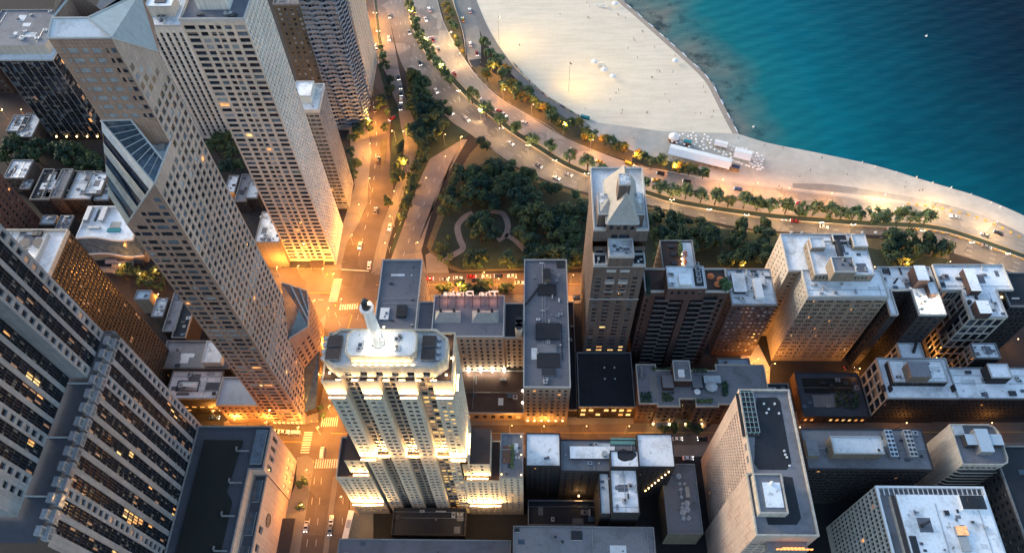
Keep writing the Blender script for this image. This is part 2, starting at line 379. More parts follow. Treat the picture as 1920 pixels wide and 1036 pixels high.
def block(root,P,z0,z1,wm,rm,S={},cap=None,par=True,pm='trim',panes=None,W=None,ph=.9,roofpart='roof',finish=True):
    "a storey block on polygon P (anticlockwise): walls with openings, roof deck, parapet; S maps side number to a facade spec"
    own=W is None
    if own: W=MB()
    pn=[] if panes is None else panes
    n=len(P)
    for i in range(n):
        a,b=P[i],P[(i+1)%n]; s=S.get(i)
        if s is None: W.face([(a[0],a[1],z0),(b[0],b[1],z0),(b[0],b[1],z1),(a[0],a[1],z1)],wm)
        else:
            L=math.hypot(b[0]-a[0],b[1]-a[1])
            cs=pattern(L,s['pat'],s['m']) if s['pat'] else even(L,s['n'],s['f'],s['m'])
            facade(W,pn,a,b,z0,z1,cs,floors(z0,z1,s['fh'],s['hf'],s['bot'],s['top']),s['wm'] or wm,s['d'],s['mix'],s['fn'])
    if own: W.build('wall',root)
    r=MB(); r.face([(p[0],p[1],z1) for p in P],rm); ro=r.build(roofpart,root)
    if par: parapet(root,P,z1,ph,mt=pm)
    if finish and pn and panes is None: windows(root,pn,cap or 100)
    return ro
def patches(root,x0,y0,x1,y1,z,seed):
    "repair patches, walk pads, conduit runs and a ladder on a flat roof"
    rr=random.Random(seed*7+3); mb=MB(); k=0
    for i in range(rr.randint(2,4)):
        w,h=rr.uniform(1.5,min(7,(x1-x0)*.4)),rr.uniform(1.2,min(6,(y1-y0)*.4)); x=rr.uniform(x0+.6,x1-w-.6); y=rr.uniform(y0+.6,y1-h-.6)
        o=MB(); o.face([(x,y,z+.025+.012*i),(x+w,y,z+.025+.012*i),(x+w,y+h,z+.025+.012*i),(x,y+h,z+.025+.012*i)],rr.choice(['roof_mid','roof_pale','roof_grey','roof_pale'])); o.build('roof_patch',root)
    for i in range(rr.randint(1,3)):
        o=MB(); x=rr.uniform(x0+1,x1-1); y=rr.uniform(y0+1,y1-1)
        if rr.random()<.5: o.tube((x0+.6,y,z+.18),(x1-.6,y,z+.18),.1,'metal',5)
        else: o.tube((x,y0+.6,z+.18),(x,y1-.6,z+.18),.1,'metal',5)
        o.build('pipe',root)
def clutter(root,x0,y0,x1,y1,z,n=6,seed=1,mats=('metal','trim','roof_mid','dark_metal'),big=1.0):
    if n>=3 and x1-x0>7 and y1-y0>6: patches(root,x0,y0,x1,y1,z,seed); n=int(n*1.5)
    "roof plant: cabinets, fans, ducts and pipes"
    rr=random.Random(seed)
    for i in range(n):
        x=rr.uniform(x0+1,x1-1); y=rr.uniform(y0+1,y1-1); k=rr.random(); mt=rr.choice(mats); mb=MB()
        if k<.45:
            a,b,c=rr.uniform(.6,1.7)*big,rr.uniform(.5,1.4)*big,rr.uniform(.5,1.4)*big
            mb.box(x-a,y-b,z+.25,x+a,y+b,z+c,mt,bottom=True); mb.box(x-a*.8,y-b*.8,z,x-a*.6,y+b*.8,z+.25,'dark_metal'); mb.box(x+a*.6,y-b*.8,z,x+a*.8,y+b*.8,z+.25,'dark_metal')
            mb.cyl(x,y,z+c,z+c+.15,min(a,b)*.6,min(a,b)*.6,'metal',12,'dark_metal'); mb.build('rooftop_unit',root)
        elif k<.65:
            r=rr.uniform(.25,.5)*big; mb.cyl(x,y,z,z+.7,r*.7,r*.7,mt,10); mb.cyl(x,y,z+.7,z+1.0,r*1.3,r*.9,mt,10); mb.build('vent',root)
        elif k<.8:
            L=rr.uniform(2,5)*big; 
            if rr.random()<.5: mb.box(x,y,z+.3,min(x+L,x1),y+.6,z+.8,mt,bottom=True); mb.box(x+.2,y+.1,z,x+.4,y+.5,z+.3,'dark_metal')
            else: mb.box(x,y,z+.3,x+.6,min(y+L,y1),z+.8,mt,bottom=True); mb.box(x+.1,y+.2,z,x+.5,y+.4,z+.3,'dark_metal')
            mb.build('duct',root)
        else:
            a=rr.uniform(.8,1.5)*big; mb.box(x-a,y-a*.7,z,x+a,y+a*.7,z+.35,mt,top='skylight'); mb.build('roof_hatch',root)
def penthouse(root,x0,y0,x1,y1,z0,z1,wm,rm,name='penthouse',par=True,S=None):
    W=MB(); pn=[]
    P=rectP(x0,y0,x1,y1)
    for i in range(4):
        a,b=P[i],P[(i+1)%4]; s=(S or {}).get(i)
        if s: L=math.hypot(b[0]-a[0],b[1]-a[1]); facade(W,pn,a,b,z0,z1,even(L,s['n'],s['f'],s['m']),floors(z0,z1,s['fh'],s['hf'],s['bot'],s['top']),wm,s['d'],s['mix'])
        else: W.face([(a[0],a[1],z0),(b[0],b[1],z0),(b[0],b[1],z1),(a[0],a[1],z1)],wm)
    W.face([(p[0],p[1],z1) for p in P],rm)
    o=W.build(name,root)
    if par:
        parapet(o,P,z1,.5,.3)
    if pn: windows(o,pn,30)
    return o
# ---------------------------------------------------------------- ground, lake, roads
def sheet(name,pts,z,mt,kind='structure',edge=0.0,em='kerb',world=False):
    P=[p if world else at(p[0],p[1],0).xy for p in pts]
    a=sum(P[i][0]*P[(i+1)%len(P)][1]-P[(i+1)%len(P)][0]*P[i][1] for i in range(len(P)))
    if a<0: P=P[::-1]
    mb=MB(); mb.face([(p[0],p[1],z) for p in P],mt)
    if edge:
        n=len(P)
        for i in range(n): a,b=P[i],P[(i+1)%n]; mb.face([(a[0],a[1],z-edge),(b[0],b[1],z-edge),(b[0],b[1],z),(a[0],a[1],z)],em)
    return mb.build(name,None,kind)
def smooth(pts,k=4):
    "Catmull-Rom through the pixel points"
    out=[]; n=len(pts)
    for i in range(n-1):
        p0,p1,p2,p3=[Vector(pts[max(0,min(n-1,j))]) for j in(i-1,i,i+1,i+2)]
        for t in range(k):
            t/=k; out.append(tuple(.5*((2*p1)+(-p0+p2)*t+(2*p0-5*p1+4*p2-p3)*t*t+(-p0+3*p1-3*p2+p3)*t**3)))
    out.append(tuple(pts[-1])); return out
def wline(pts,z=0,k=6): return [at(p[0],p[1],z).xy for p in smooth(pts,k)]
def strip(line,w,off=0.0):
    L=[];R=[]
    for i,p in enumerate(line):
        a=line[max(0,i-1)]; b=line[min(len(line)-1,i+1)]; d=(Vector(b)-Vector(a)).normalized(); n=Vector((-d.y,d.x))
        L.append(Vector(p)+n*(off+w/2)); R.append(Vector(p)+n*(off-w/2))
    return L,R
def resample(line,step):
    out=[Vector(line[0])]; acc=0
    for a,b in zip(line,line[1:]):
        a=Vector(a); b=Vector(b); L=(b-a).length
        while acc+L>=step:
            t=(step-acc)/L; a=a+(b-a)*t; out.append(a.copy()); L=(b-a).length; acc=0
        acc+=L
    return out
def band(mb,line,w,z,mt,off=0.0,dash=None,h=0):
    "painted line or low strip along a polyline; dash=(on,off)"
    line=resample(line,1.5)
    L,R=strip(line,w,off); per=sum(dash) if dash else 0
    for i in range(len(line)-1):
        if dash and (i*1.5)%per>=dash[0]: continue
        mb.face([(*R[i],z+h),(*R[i+1],z+h),(*L[i+1],z+h),(*L[i],z+h)],mt)
        if h:
            mb.face([(*R[i],z),(*R[i+1],z),(*R[i+1],z+h),(*R[i],z+h)],mt); mb.face([(*L[i+1],z),(*L[i],z),(*L[i],z+h),(*L[i+1],z+h)],mt)
SHORE_S=smooth([(1140,-25),(1165,0),(1200,30),(1245,70),(1290,110),(1330,150),(1352,190),(1370,225),(1384,251)],5)
SHORE_W=smooth([(1384,251),(1440,268),(1530,286),(1640,310),(1740,340),(1830,367),(1900,395),(1960,425),(2040,470)],4)
shore=[at(*p).xy for p in SHORE_S+SHORE_W[1:]]
far=[Vector((700,160)),Vector((700,-900)),Vector((-1500,-900)),Vector((-1500,2500)),Vector((40,2500)),Vector((55,900))]
land=MB(); pl=[tuple(p) for p in shore]+[tuple(p) for p in far]
# (land outline runs along the shore southwards, round the west and back)
aa=sum(pl[i][0]*pl[(i+1)%len(pl)][1]-pl[(i+1)%len(pl)][0]*pl[i][1] for i in range(len(pl)))
if aa<0: pl=pl[::-1]
land.face([(p[0],p[1],0) for p in pl],'city_ground'); land.build('ground',None,'structure')
lb=MB(); lb.face([(-3000,-3000,-9),(4000,-3000,-9),(4000,4000,-9),(-3000,4000,-9)],'soil'); lb.build('lake_bed',None,'structure')
# seawall face of the promenade
sw=MB()
L_=[at(*p).xy for p in SHORE_W]
for a,b in zip(L_,L_[1:]): sw.face([(a[0],a[1],-3),(b[0],b[1],-3),(b[0],b[1],.05),(a[0],a[1],.05)],'concrete'); sw.face([(b[0],b[1],-3),(a[0],a[1],-3),(a[0],a[1],.05),(b[0],b[1],.05)],'concrete')
sw.build('seawall',None,'structure')
# water: colour follows depth plus a painted vignette, darker eastwards (shallow sand shelf by the beach, deep offshore)
m_,t,b=newmat('water')
vc=t.nodes.new('ShaderNodeVertexColor'); vc.layer_name='depth_vignette'; sep=t.nodes.new('ShaderNodeSeparateColor'); t.links.new(vc.outputs[0],sep.inputs[0])
p=pos_uv(t,False)
nz=t.nodes.new('ShaderNodeTexNoise'); nz.inputs['Scale'].default_value=.03; nz.inputs['Detail'].default_value=5; t.links.new(p,nz.inputs['Vector'])
ad=t.nodes.new('ShaderNodeMath'); ad.operation='MULTIPLY_ADD'; ad.inputs[1].default_value=.16; t.links.new(nz.outputs[0],ad.inputs[0])
sb=t.nodes.new('ShaderNodeMath'); sb.operation='SUBTRACT'; sb.inputs[1].default_value=.08; t.links.new(sep.outputs[0],sb.inputs[0]); t.links.new(sb.outputs[0],ad.inputs[2])
cr=t.nodes.new('ShaderNodeValToRGB'); E=cr.color_ramp.elements
E[0].position=0; E[0].color=(.17,.19,.165,1); E[1].position=1; E[1].color=(.0004,.014,.030,1)
for ps,c in ((.04,(.075,.17,.165)),(.12,(.008,.155,.175)),(.30,(.002,.135,.18)),(.52,(.001,.080,.115)),(.80,(.0007,.030,.055))):
    e=E.new(ps); e.color=(*c,1)
t.links.new(ad.outputs[0],cr.inputs[0])
wv=t.nodes.new('ShaderNodeMapping'); wv.inputs['Rotation'].default_value=(0,0,math.radians(-14)); wv.inputs['Scale'].default_value=(.12,.42,1); t.links.new(p,wv.inputs[0])
n2=t.nodes.new('ShaderNodeTexNoise'); n2.inputs['Scale'].default_value=.6; n2.inputs['Detail'].default_value=7; n2.inputs['Roughness'].default_value=.6; t.links.new(wv.outputs[0],n2.inputs['Vector'])
w2=t.nodes.new('ShaderNodeMapping'); w2.inputs['Rotation'].default_value=(0,0,math.radians(-24)); t.links.new(p,w2.inputs[0])
ww=t.nodes.new('ShaderNodeTexWave'); ww.bands_direction='Y'; ww.inputs['Scale'].default_value=.035; ww.inputs['Distortion'].default_value=7; ww.inputs['Detail'].default_value=4; ww.inputs['Detail Scale'].default_value=.4; t.links.new(w2.outputs[0],ww.inputs[0])
mx=t.nodes.new('ShaderNodeMath'); mx.operation='MULTIPLY_ADD'; mx.inputs[1].default_value=.3; t.links.new(ww.outputs[1],mx.inputs[0]); t.links.new(n2.outputs[0],mx.inputs[2])
bp=t.nodes.new('ShaderNodeBump'); bp.inputs['Strength'].default_value=.28; bp.inputs['Distance'].default_value=1.6; t.links.new(mx.outputs[0],bp.inputs['Height'])
t.links.new(bp.outputs[0],b.inputs['Normal']); wk=noise(t,p,.055,6,.50,.62,(1.0,)*3,(.30,.38,.45),.7)
dm=t.nodes.new('ShaderNodeValToRGB'); dm.color_ramp.elements[0].position=.02; dm.color_ramp.elements[0].color=(1,1,1,1); dm.color_ramp.elements[1].position=.12; dm.color_ramp.elements[1].color=(0,0,0,1); t.links.new(sep.outputs[0],dm.inputs[0])
wm=t.nodes.new('ShaderNodeMix'); wm.data_type='RGBA'; wm.blend_type='MULTIPLY'; t.links.new(dm.outputs[0],wm.inputs[0]); t.links.new(cr.outputs[0],wm.inputs[6]); t.links.new(wk,wm.inputs[7])
sw_=noise(t,wv.outputs[0],.35,6,.3,.75,(.88,.89,.9),(1.18,1.15,1.12)); fin=mulc(t,wm.outputs[2],sw_)
t.links.new(fin,b.inputs['Base Color']); b.inputs['Roughness'].default_value=.3; b.inputs['Specular IOR Level'].default_value=.05
def water():
    X=[-40+8*i for i in range(75)]+[600,900,1500,3000]; Y=[-400,-100]+[120+8*i for i in range(62)]+[700,1000,2000,4000]
    nS=len(SHORE_S); sh=[Vector(q) for q in shore]; v=[];dep_vig=[]
    for y in Y:
        for x in X:
            v.append((x,y,-.55)); q=Vector((x,y)); d1=min((q-s).length for s in sh[:nS]); d2=min((q-s).length for s in sh[nS:])
            d=min(d1/330.0,.19+d2/330.0); d=d*.55+max(0,min(1,(x-95)/270.0))*.72*min(1,d*5)  # x term darkens the lake eastwards, a vignette put into the colour
            dep_vig.append(max(0,min(1,d)))
    nx=len(X); f=[(j*nx+i,j*nx+i+1,(j+1)*nx+i+1,(j+1)*nx+i) for j in range(len(Y)-1) for i in range(nx-1)]
    me=bpy.data.meshes.new('lake_water'); me.from_pydata(v,[],f); me.materials.append(M['water'])
    ca=me.color_attributes.new('depth_vignette','FLOAT_COLOR','POINT')
    for i,d in enumerate(dep_vig): ca.data[i].color=(d,d,d,1)
    o=bpy.data.objects.new('water',me); COL.objects.link(o); o['kind']='structure'
water()
# beach and promenade
beach=[(860,-60),(882,-40),(890,0),(912,62),(948,118),(985,153),(1032,183),(1085,215),(1120,232),(1240,262),(1384,251)]+SHORE_S[::-1]
sheet('beach',beach,.04,'sand')
lw=[at(*p).xy for p in SHORE_S]
mb=MB(); band(mb,lw,3.6,.06,'wet_sand',off=-1.4); mb.build('wet_sand',None,'structure')
mb=MB(); 
for k_,(o_,w_) in enumerate(((.2,.7),(1.3,.35))): band(mb,lw,w_,.075-.5*k_,'white_paint',off=o_,dash=((4.5,7.5),(3,13.5))[k_])
mb.build('surf',None,'structure')
prom=[(1083,213),(1120,230),(1240,246),(1384,251)]+SHORE_W[1:]+[(2040,520),(1920,446),(1841,410),(1728,385),(1616,373),(1440,350),(1311,335),(1211,315),(1160,292),(1120,262)]
sheet('promenade',prom,.08,'concrete')
sheet('lakefront_trail',smooth([(1486,344),(1560,346),(1640,358),(1720,372),(1800,390),(1870,415),(1960,460)],3)+[(1960,485)]+smooth([(1945,478),(1870,432),(1800,404),(1700,378),(1600,364),(1500,354),(1486,352)],3),.1,'asphalt_pale')
# planted strips
sheet('planting_strip',[(818,-20),(848,-10),(862,45),(873,108),(864,112),(848,85),(833,40)],.10,'dry_grass',edge=.1)
sheet('planting_strip',[(884,122),(897,122),(930,140),(975,152),(1030,198),(1085,232),(1130,262),(1200,288),(1330,322),(1330,334),(1211,313),(1120,283),(1060,260),(1000,222),(952,192),(905,155)],.12,'dry_grass',edge=.1)
sheet('footpath',smooth([(885,-20),(893,0),(918,58),(958,118),(990,152),(1030,185),(1083,216),(1110,240)],3)+smooth([(1085,237),(1066,224),(1023,197),(975,155),(935,112),(905,70),(884,15),(878,-20)],3),.14,'path_paving',edge=.1)
# highway
SBL=[(702,-40),(718,0),(731,38),(746,100),(764,138),(804,176),(841,223),(881,251),(965,310),(1018,335),(1100,361),(1216,384),(1359,421),(1490,436),(1656,442),(1791,476),(1866,500),(1990,545)]
MED=[(757,-40),(764,0),(781,63),(811,113),(851,155),(881,186),(922,218),(960,248),(1003,275),(1060,310),(1126,337),(1206,362),(1286,384),(1440,407),(1616,421),(1741,428),(1816,447),(1920,484),(1990,512)]
NBR=[(815,-40),(821,0),(836,50),(871,110),(906,155),(952,193),(1023,231),(1060,257),(1123,285),(1211,315),(1311,335),(1440,350),(1616,373),(1728,385),(1841,410),(1920,446),(1990,480)]
sheet('highway',smooth(SBL,4)+smooth(MED,4)[::-1],.10,'asphalt_old')
sheet('highway',smooth(MED,4)+smooth(NBR,4)[::-1],.11,'asphalt_pale')
mb=MB(); ml=wline(MED,0,5); band(mb,ml,3.4,.11,'grass',off=.8,h=.25); mb.build('grass_median',None,'structure')
mb=MB(); band(mb,ml,.35,.11,'concrete',off=-1.15,h=.8); mb.build('median_barrier',None,'structure')
mb=MB(); sbw=wline(SBL,0,5); nbw=wline(NBR,0,5)
for k_ in range(1,4): band(mb,ml,.18,.125,'marking',off=-1.6-3.35*k_,dash=(3,9))
for k_ in range(1,5): band(mb,ml,.18,.135,'marking',off=2.8+3.3*k_,dash=(3,9))
band(mb,ml,.2,.135,'marking_yellow',off=3.0); band(mb,ml,.2,.125,'marking_yellow',off=-1.9); band(mb,nbw,.2,.135,'marking',off=-.6)
mb.build('lane_markings',None,'structure')
mb=MB(); tail=wline([(1700,430),(1741,431),(1816,450),(1920,487),(1990,516)],0,5)
for k_ in range(0,60): pass
band(mb,tail,.9,.3,'marking_yellow',off=-.2,dash=(1.5,3),h=.55); band(mb,wline([(1700,383),(1760,391),(1841,412),(1920,449),(1990,482)],0,5),.9,.2,'marking_yellow',off=.2,dash=(1.5,3),h=.55); mb.build('barrier_blocks',None,'structure')
# exit ramp
sheet('ramp_road',smooth([(846,-30),(850,0),(870,62),(876,108),(884,126)],3)+smooth([(902,118),(901,70),(892,30),(882,0),(876,-30)],3),.12,'asphalt_pale')
mb=MB(); rl=wline([(845,-30),(849,0),(868,62),(874,108)],0,4); band(mb,rl,.4,.12,'concrete',h=1.0); mb.build('ramp_wall',None,'structure')
sheet('underpass_shade',[(879,113),(903,110),(900,121),(893,127),(884,124)],.16,'dark_metal')  # flat dark sheet paints the shade in the underpass mouth
# inner drive / avenue
AVL=[(655,-40),(670,0),(672,58),(678,120),(682,174),(690,235),(697,285),(691,335),(689,380),(673,418),(650,455),(640,480),(636,520)]
AVR=[(686,-40),(699,0),(707,64),(713,120),(722,160),(728,183),(734,210),(730,270),(738,340),(728,420),(712,480),(702,515)]
sheet('avenue',smooth(AVL,3)+smooth(AVR,3)[::-1],.06,'asphalt')
QL=[(705,-40),(723,0),(731,38),(742,96),(752,150),(764,195),(781,240),(783,275),(768,330),(745,400),(725,470),(716,515)]
QR=[(690,-40),(699,0),(707,64),(714,118),(730,150),(738,190),(744,226),(758,262),(752,310),(735,370),(718,430),(700,515)]
sheet('slip_road',smooth(QR,3)+smooth(QL,3)[::-1],.08,'asphalt_old')
sheet('service_road',[(866,262),(806,298),(790,330),(733,486),(727,512),(786,512),(778,473),(800,420),(852,290)],.07,'asphalt_old')
sheet('sidewalk',[(866,262),(876,262),(820,360),(790,470),(800,512),(786,512),(778,473),(800,420),(852,290)],.19,'sidewalk',edge=.13)
sheet('intersection',[(500,600),(500,497),(560,505),(640,500),(700,508),(790,510),(800,549),(705,560),(700,600),(690,640),(600,650),(606,600)],.05,'asphalt')
sheet('avenue',[(602,600),(705,600),(668,800),(655,900),(652,1060),(540,1060),(562,1010),(588,871),(596,800)],.045,'asphalt')
sheet('cross_street',[(420,790),(610,790),(1960,786),(1960,832),(1400,838),(600,862),(420,862)],.055,'asphalt')
sheet('drive_street',[(705,513),(1100,511),(1960,522),(1960,556),(1100,552),(705,560)],.065,'asphalt')
def crosswalk(a,b,n,L,ang):
    mb=MB(); a=at(*a).xy; b=at(*b).xy; u=(b-a).normalized(); v=Vector((math.cos(math.radians(ang)),math.sin(math.radians(ang))))
    for i in range(n):
        c=a+(b-a)*((i+.5)/n); s=(b-a).length/n*.27
        q=[c-u*s-v*L/2,c+u*s-v*L/2,c+u*s+v*L/2,c-u*s+v*L/2]
        ar=(q[1]-q[0]).cross(q[2]-q[0]); q=q if ar>0 else q[::-1]
        mb.face([(*p,.10) for p in q],'marking')
    mb.build('crosswalk',None,'structure')
crosswalk((634,522),(624,566),11,4.5,0); crosswalk((636,576),(672,574),8,3.2,90); crosswalk((602,791),(634,790),8,4.5,90)
crosswalk((579,808),(571,850),9,4.0,0); crosswalk((590,869),(638,868),11,4.2,90); crosswalk((678,119),(712,117),9,3,90); crosswalk((681,300),(680,332),9,4,0)
mb=MB()
for pts,kw in (([(684,-20),(690,60),(696,120),(700,180)],dict(mt='marking_yellow',w=.3)),([(700,190),(706,250),(704,300),(698,360),(684,430),(668,500)],dict(mt='marking',w=.2,dash=(3,6))),
    ([(590,895),(578,1000),(572,1050)],dict(mt='marking',w=.18,dash=(3,6))),([(603,895),(594,1000),(590,1050)],dict(mt='marking',w=.18,dash=(3,6))),([(645,895),(641,1000)],dict(mt='marking',w=.18,dash=(3,6))),
    ([(628,585),(650,640)],dict(mt='marking',w=.2,dash=(3,3))),([(660,590),(640,660)],dict(mt='marking_yellow',w=.3)),([(672,590),(655,660)],dict(mt='marking',w=.2,dash=(3,6))),
    ([(500,547),(622,549)],dict(mt='marking_yellow',w=.3)),([(500,560),(622,562)],dict(mt='marking',w=.2,dash=(3,6))),([(640,505),(692,508)],dict(mt='marking',w=.6)),
    ([(720,430),(712,470),(702,508)],dict(mt='marking',w=.3)),([(730,470),(745,430),(775,372)],dict(mt='marking',w=.2,dash=(3,6))),([(756,480),(775,430),(830,300)],dict(mt='marking',w=.2,dash=(3,6))),
    ([(705,534),(1090,532)],dict(mt='marking_yellow',w=.25)),([(420,826),(570,828)],dict(mt='marking_yellow',w=.25)),([(620,812),(1960,809)],dict(mt='marking_yellow',w=.25))):
    w=kw.pop('w'); mt=kw.pop('mt'); band(mb,wline(pts,0,4),w,.11,mt,**kw)
mb.build('lane_markings',None,'structure')
# traffic islands and pavements
sheet('traffic_island',[(712,262),(728,258),(724,290),(716,328)],.2,'dry_grass',edge=.14)
sheet('traffic_island',[(756,343),(748,375),(722,430),(706,505),(696,513),(700,490),(716,425),(738,368)],.2,'sidewalk',edge=.14)
sheet('traffic_island',[(708,120),(716,122),(726,160),(745,195),(752,240),(758,262),(744,300),(730,330),(732,290),(738,240),(726,186)],.19,'grass',edge=.12)
sheet('traffic_island',[(702,0),(706,0),(713,66),(722,110),(715,118),(708,66)],.19,'grass',edge=.12)
sheet('traffic_island',[(625,893),(632,892),(633,900),(622,985),(615,1040),(605,1040),(612,985)],.2,'sidewalk',edge=.14)
sheet('sidewalk',[(648,-30),(670,-2),(672,58),(678,120),(682,174),(690,235),(697,285),(691,335),(689,380),(673,418),(650,455),(640,496),(640,505),(560,505),(500,495),(640,430),(665,350),(655,250),(640,120)],.18,'sidewalk',edge=.13)
sheet('sidewalk',[(557,857),(575,853),(590,862),(588,872),(560,1045),(500,1045),(555,905)],.18,'sidewalk',edge=.13)
sheet('sidewalk',[(655,880),(700,850),(700,1045),(648,1045),(656,950)],.18,'sidewalk',edge=.13)
sheet('sidewalk',[(600,600),(612,588),(604,650),(600,700),(596,790),(560,795),(420,792),(560,700)],.18,'sidewalk',edge=.13)
sheet('sidewalk',[(700,600),(705,562),(800,551),(1100,554),(1100,565),(690,640)],.18,'sidewalk',edge=.13)
sheet('sidewalk',[(880,797),(1960,786),(1960,772),(880,770)],.18,'sidewalk',edge=.13)
sheet('sidewalk',[(880,834),(1420,834),(1960,828),(1960,850),(880,858)],.18,'sidewalk',edge=.13)
sheet('driveway',[(1388,668),(1422,645),(1444,690),(1440,765),(1416,765),(1404,700)],.08,'concrete')
sheet('verge',[(748,228),(800,176),(841,224),(881,252),(866,263),(806,299),(760,400),(738,480),(733,470),(752,400),(772,330),(786,275)],.05,'grass')
# park between the service road and the highway
sheet('park_ground',[(905,262),(955,310),(1018,340),(1100,366),(1216,388),(1359,426),(1490,441),(1650,448),(1780,478),(1780,507),(1100,503),(862,510),(838,502),(804,470),(800,462),(832,370),(880,290)],.10,'dry_grass')
sheet('park_lawn',[(850,330),(930,296),(1000,340),(1095,372),(1216,392),(1359,430),(1490,446),(1780,486),(1780,505),(1100,500),(866,506),(846,497),(808,468),(838,392)],.12,'grass')
for pts in ([(800,512),(798,478),(806,473),(838,496),(842,512)],): sheet('plaza',pts,.13,'sidewalk')
mb=MB()
for pts,w in (([(820,500),(850,478),(868,466),(862,448),(858,425),(870,408),(890,398)],3.4),([(920,396),(942,400),(952,420),(948,440),(930,452)],3.2),([(948,440),(965,450),(985,470)],2.8)): band(mb,wline(pts,0,6),w,.15,'path_paving')
mb.build('park_path',None,'structure')
# ---------------------------------------------------------------- buildings
def RB(l,f,r,b,h):
    c=(l+r)/2
    return at(l,f,h).x,at(c,f,h).y,at(r,f,h).x,at(c,b,h).y
def bld(name,label,cat,x0,y0,x1,y1,group=None): return thing(name,label,cat,((x0+x1)/2,(y0+y1)/2,0),group)
def simple(label,px,h,wm,rm,S=None,E=None,Wf=None,n=5,seed=1,cat='building',name='building',pm='grey_conc',world=None,ph=.8,cap=100,z0=0,big=1.0):
    x0,y0,x1,y1=world or RB(*px,h)
    t=bld(name,label,cat,x0,y0,x1,y1); D={}
    if S: D[0]=S
    if E: D[1]=E
    if Wf: D[3]=Wf
    block(t,rectP(x0,y0,x1,y1),z0,h,wm,rm,D,pm=pm,ph=ph,cap=cap)
    if n: clutter(t,x0,y0,x1,y1,h,n,seed,big=big)
    return t,(x0,y0,x1,y1)
# --- cream lattice tower
def lattice_tower():
    x0,y0,x1,y1=-128.3,228,-104.1,254.4; h=156
    t=bld('apartment_tower','tall pale concrete lattice apartment tower with a bright canopy at the orange-lit corner',"tower",x0,y0,x1,y1)
    S=sp(pat=[(.03,.2),(.25,.36),(.41,.49),(.52,.60),(.65,.76),(.81,.97)],fh=2.9,hf=.66,bot=5,top=1.2,m=0,d=.4,mix='apt')
    E=sp(n=13,f=.6,fh=2.9,hf=.66,bot=5,top=1.2,m=.3,d=.5,mix='blind',wm='white_conc')  # paler concrete puts this side's sky light into the wall colour
    block(t,rectP(x0,y0,x1,y1),0,h,'lattice','roof_grey',{0:S,1:E},ph=1.4)
    a=at(372,19,h); b=at(432,17,h); penthouse(t,a.x,a.y,b.x,a.y+14,h,h+7,'white_conc','roof_pale')
    clutter(t,x0+1,y0+1,x1-1,y0+6,h,4,3)
    mb=MB(); mb.box(-117,223.5,3.6,-110,227.8,4.4,'awning_brown',bottom=True); [mb.box(x,223.7,.2,x+.3,224,3.6,'metal') for x in(-116.5,-110.8)]; mb.build('entrance_canopy',t)
    mb=MB(); mb.box(-128,224,3.2,-117.5,227.7,3.6,'dark_metal',bottom=True); mb.build('awning',t); mb=MB(); mb.box(-109.5,225.4,3.2,-104.5,227.7,3.6,'dark_metal',bottom=True); mb.build('awning',t)
    a=RB(478,455,528,398,22)
    g,_=simple('low garage block with a white roof and blank tan wall beside the lattice tower',None,22,'tan_brick','roof_white',world=(a[0],a[1],x0-.3,a[3]),n=6,seed=5,cat='garage',name='parking_garage')
lattice_tower()
# --- striped tower behind it
def striped():
    h=82; a=at(262,50,h); b=at(340,50,h); x0,y0,x1,y1=a.x,a.y,b.x,a.y+24
    t=bld('striped_tower','white vertically striped tower with a cream box on its roof, left of the lattice tower','tower',x0,y0,x1,y1)
    S=sp(n=6,f=.5,fh=3,hf=.995,bot=2,top=4,m=.6,d=.8,mix='dark'); E=sp(n=7,f=.5,fh=3,hf=.995,bot=2,top=4,m=.6,d=.8,mix='dark')
    block(t,rectP(x0,y0,x1,y1),0,h,'white_conc','roof_pale',{0:S,1:E})
    p=penthouse(t,x0+3,y0+8,x0+17,y0+17,h,h+6,'cream','roof_white')
    mb=MB(); mb.box(x0+7,y0+11,h+6,x0+13,y0+14,h+6.5,'dark_metal'); mb.build('vent',p)
    for k in (0,1): mb=MB(); mb.box(x0+8+k*2.6,y0+5,h,x0+10+k*2.6,y0+7,h+1.6,'metal'); mb.cyl(x0+9+k*2.6,y0+6,h+1.6,h+1.9,.8,.8,'metal',12,'dark_metal'); mb.build('rooftop_unit',t)
    clutter(t,x0,y0,x1,y1,h,5,8)
striped()
# --- dark glass tower far left
def dark_glass():
    h=61; x0,y0,x1,y1=-291,320.5,-259.5,342
    t=bld('glass_tower','dark glass office tower with thin pale mullions and a cream penthouse at the left edge','tower',x0,y0,x1,y1)
    S=sp(n=16,f=.93,fh=3.5,hf=.86,bot=4,top=1.0,m=.2,d=.12,mix='off'); E=sp(n=8,f=.9,fh=3.5,hf=.86,bot=4,top=1,m=.2,d=.12,mix='off')
    block(t,rectP(x0,y0,x1,y1),0,h,'dark_metal','roof_pale',{0:S,1:E},ph=.5)
    for i in range(9): mb=MB(); x=x0+(x1-x0)*i/8; mb.box(x-.13,y0-.35,3,x+.13,y0,h,'metal'); mb.build('mullion',t)
    p=penthouse(t,x0-6,y0+5,x1-3,y1-1,h,h+6,'cream','roof_mid',par=False); clutter(p,x0+4,y0+7,x1-5,y1-3,h+6,5,2,mats=('white_paint','trim'))
    for i in range(5): 
        mb=MB(); x=x0+3+i*6.3; mb.sphere((x,y0-.6,3.4),.45,'lamp_orange'); mb.build('wall_lamp',t)
dark_glass()
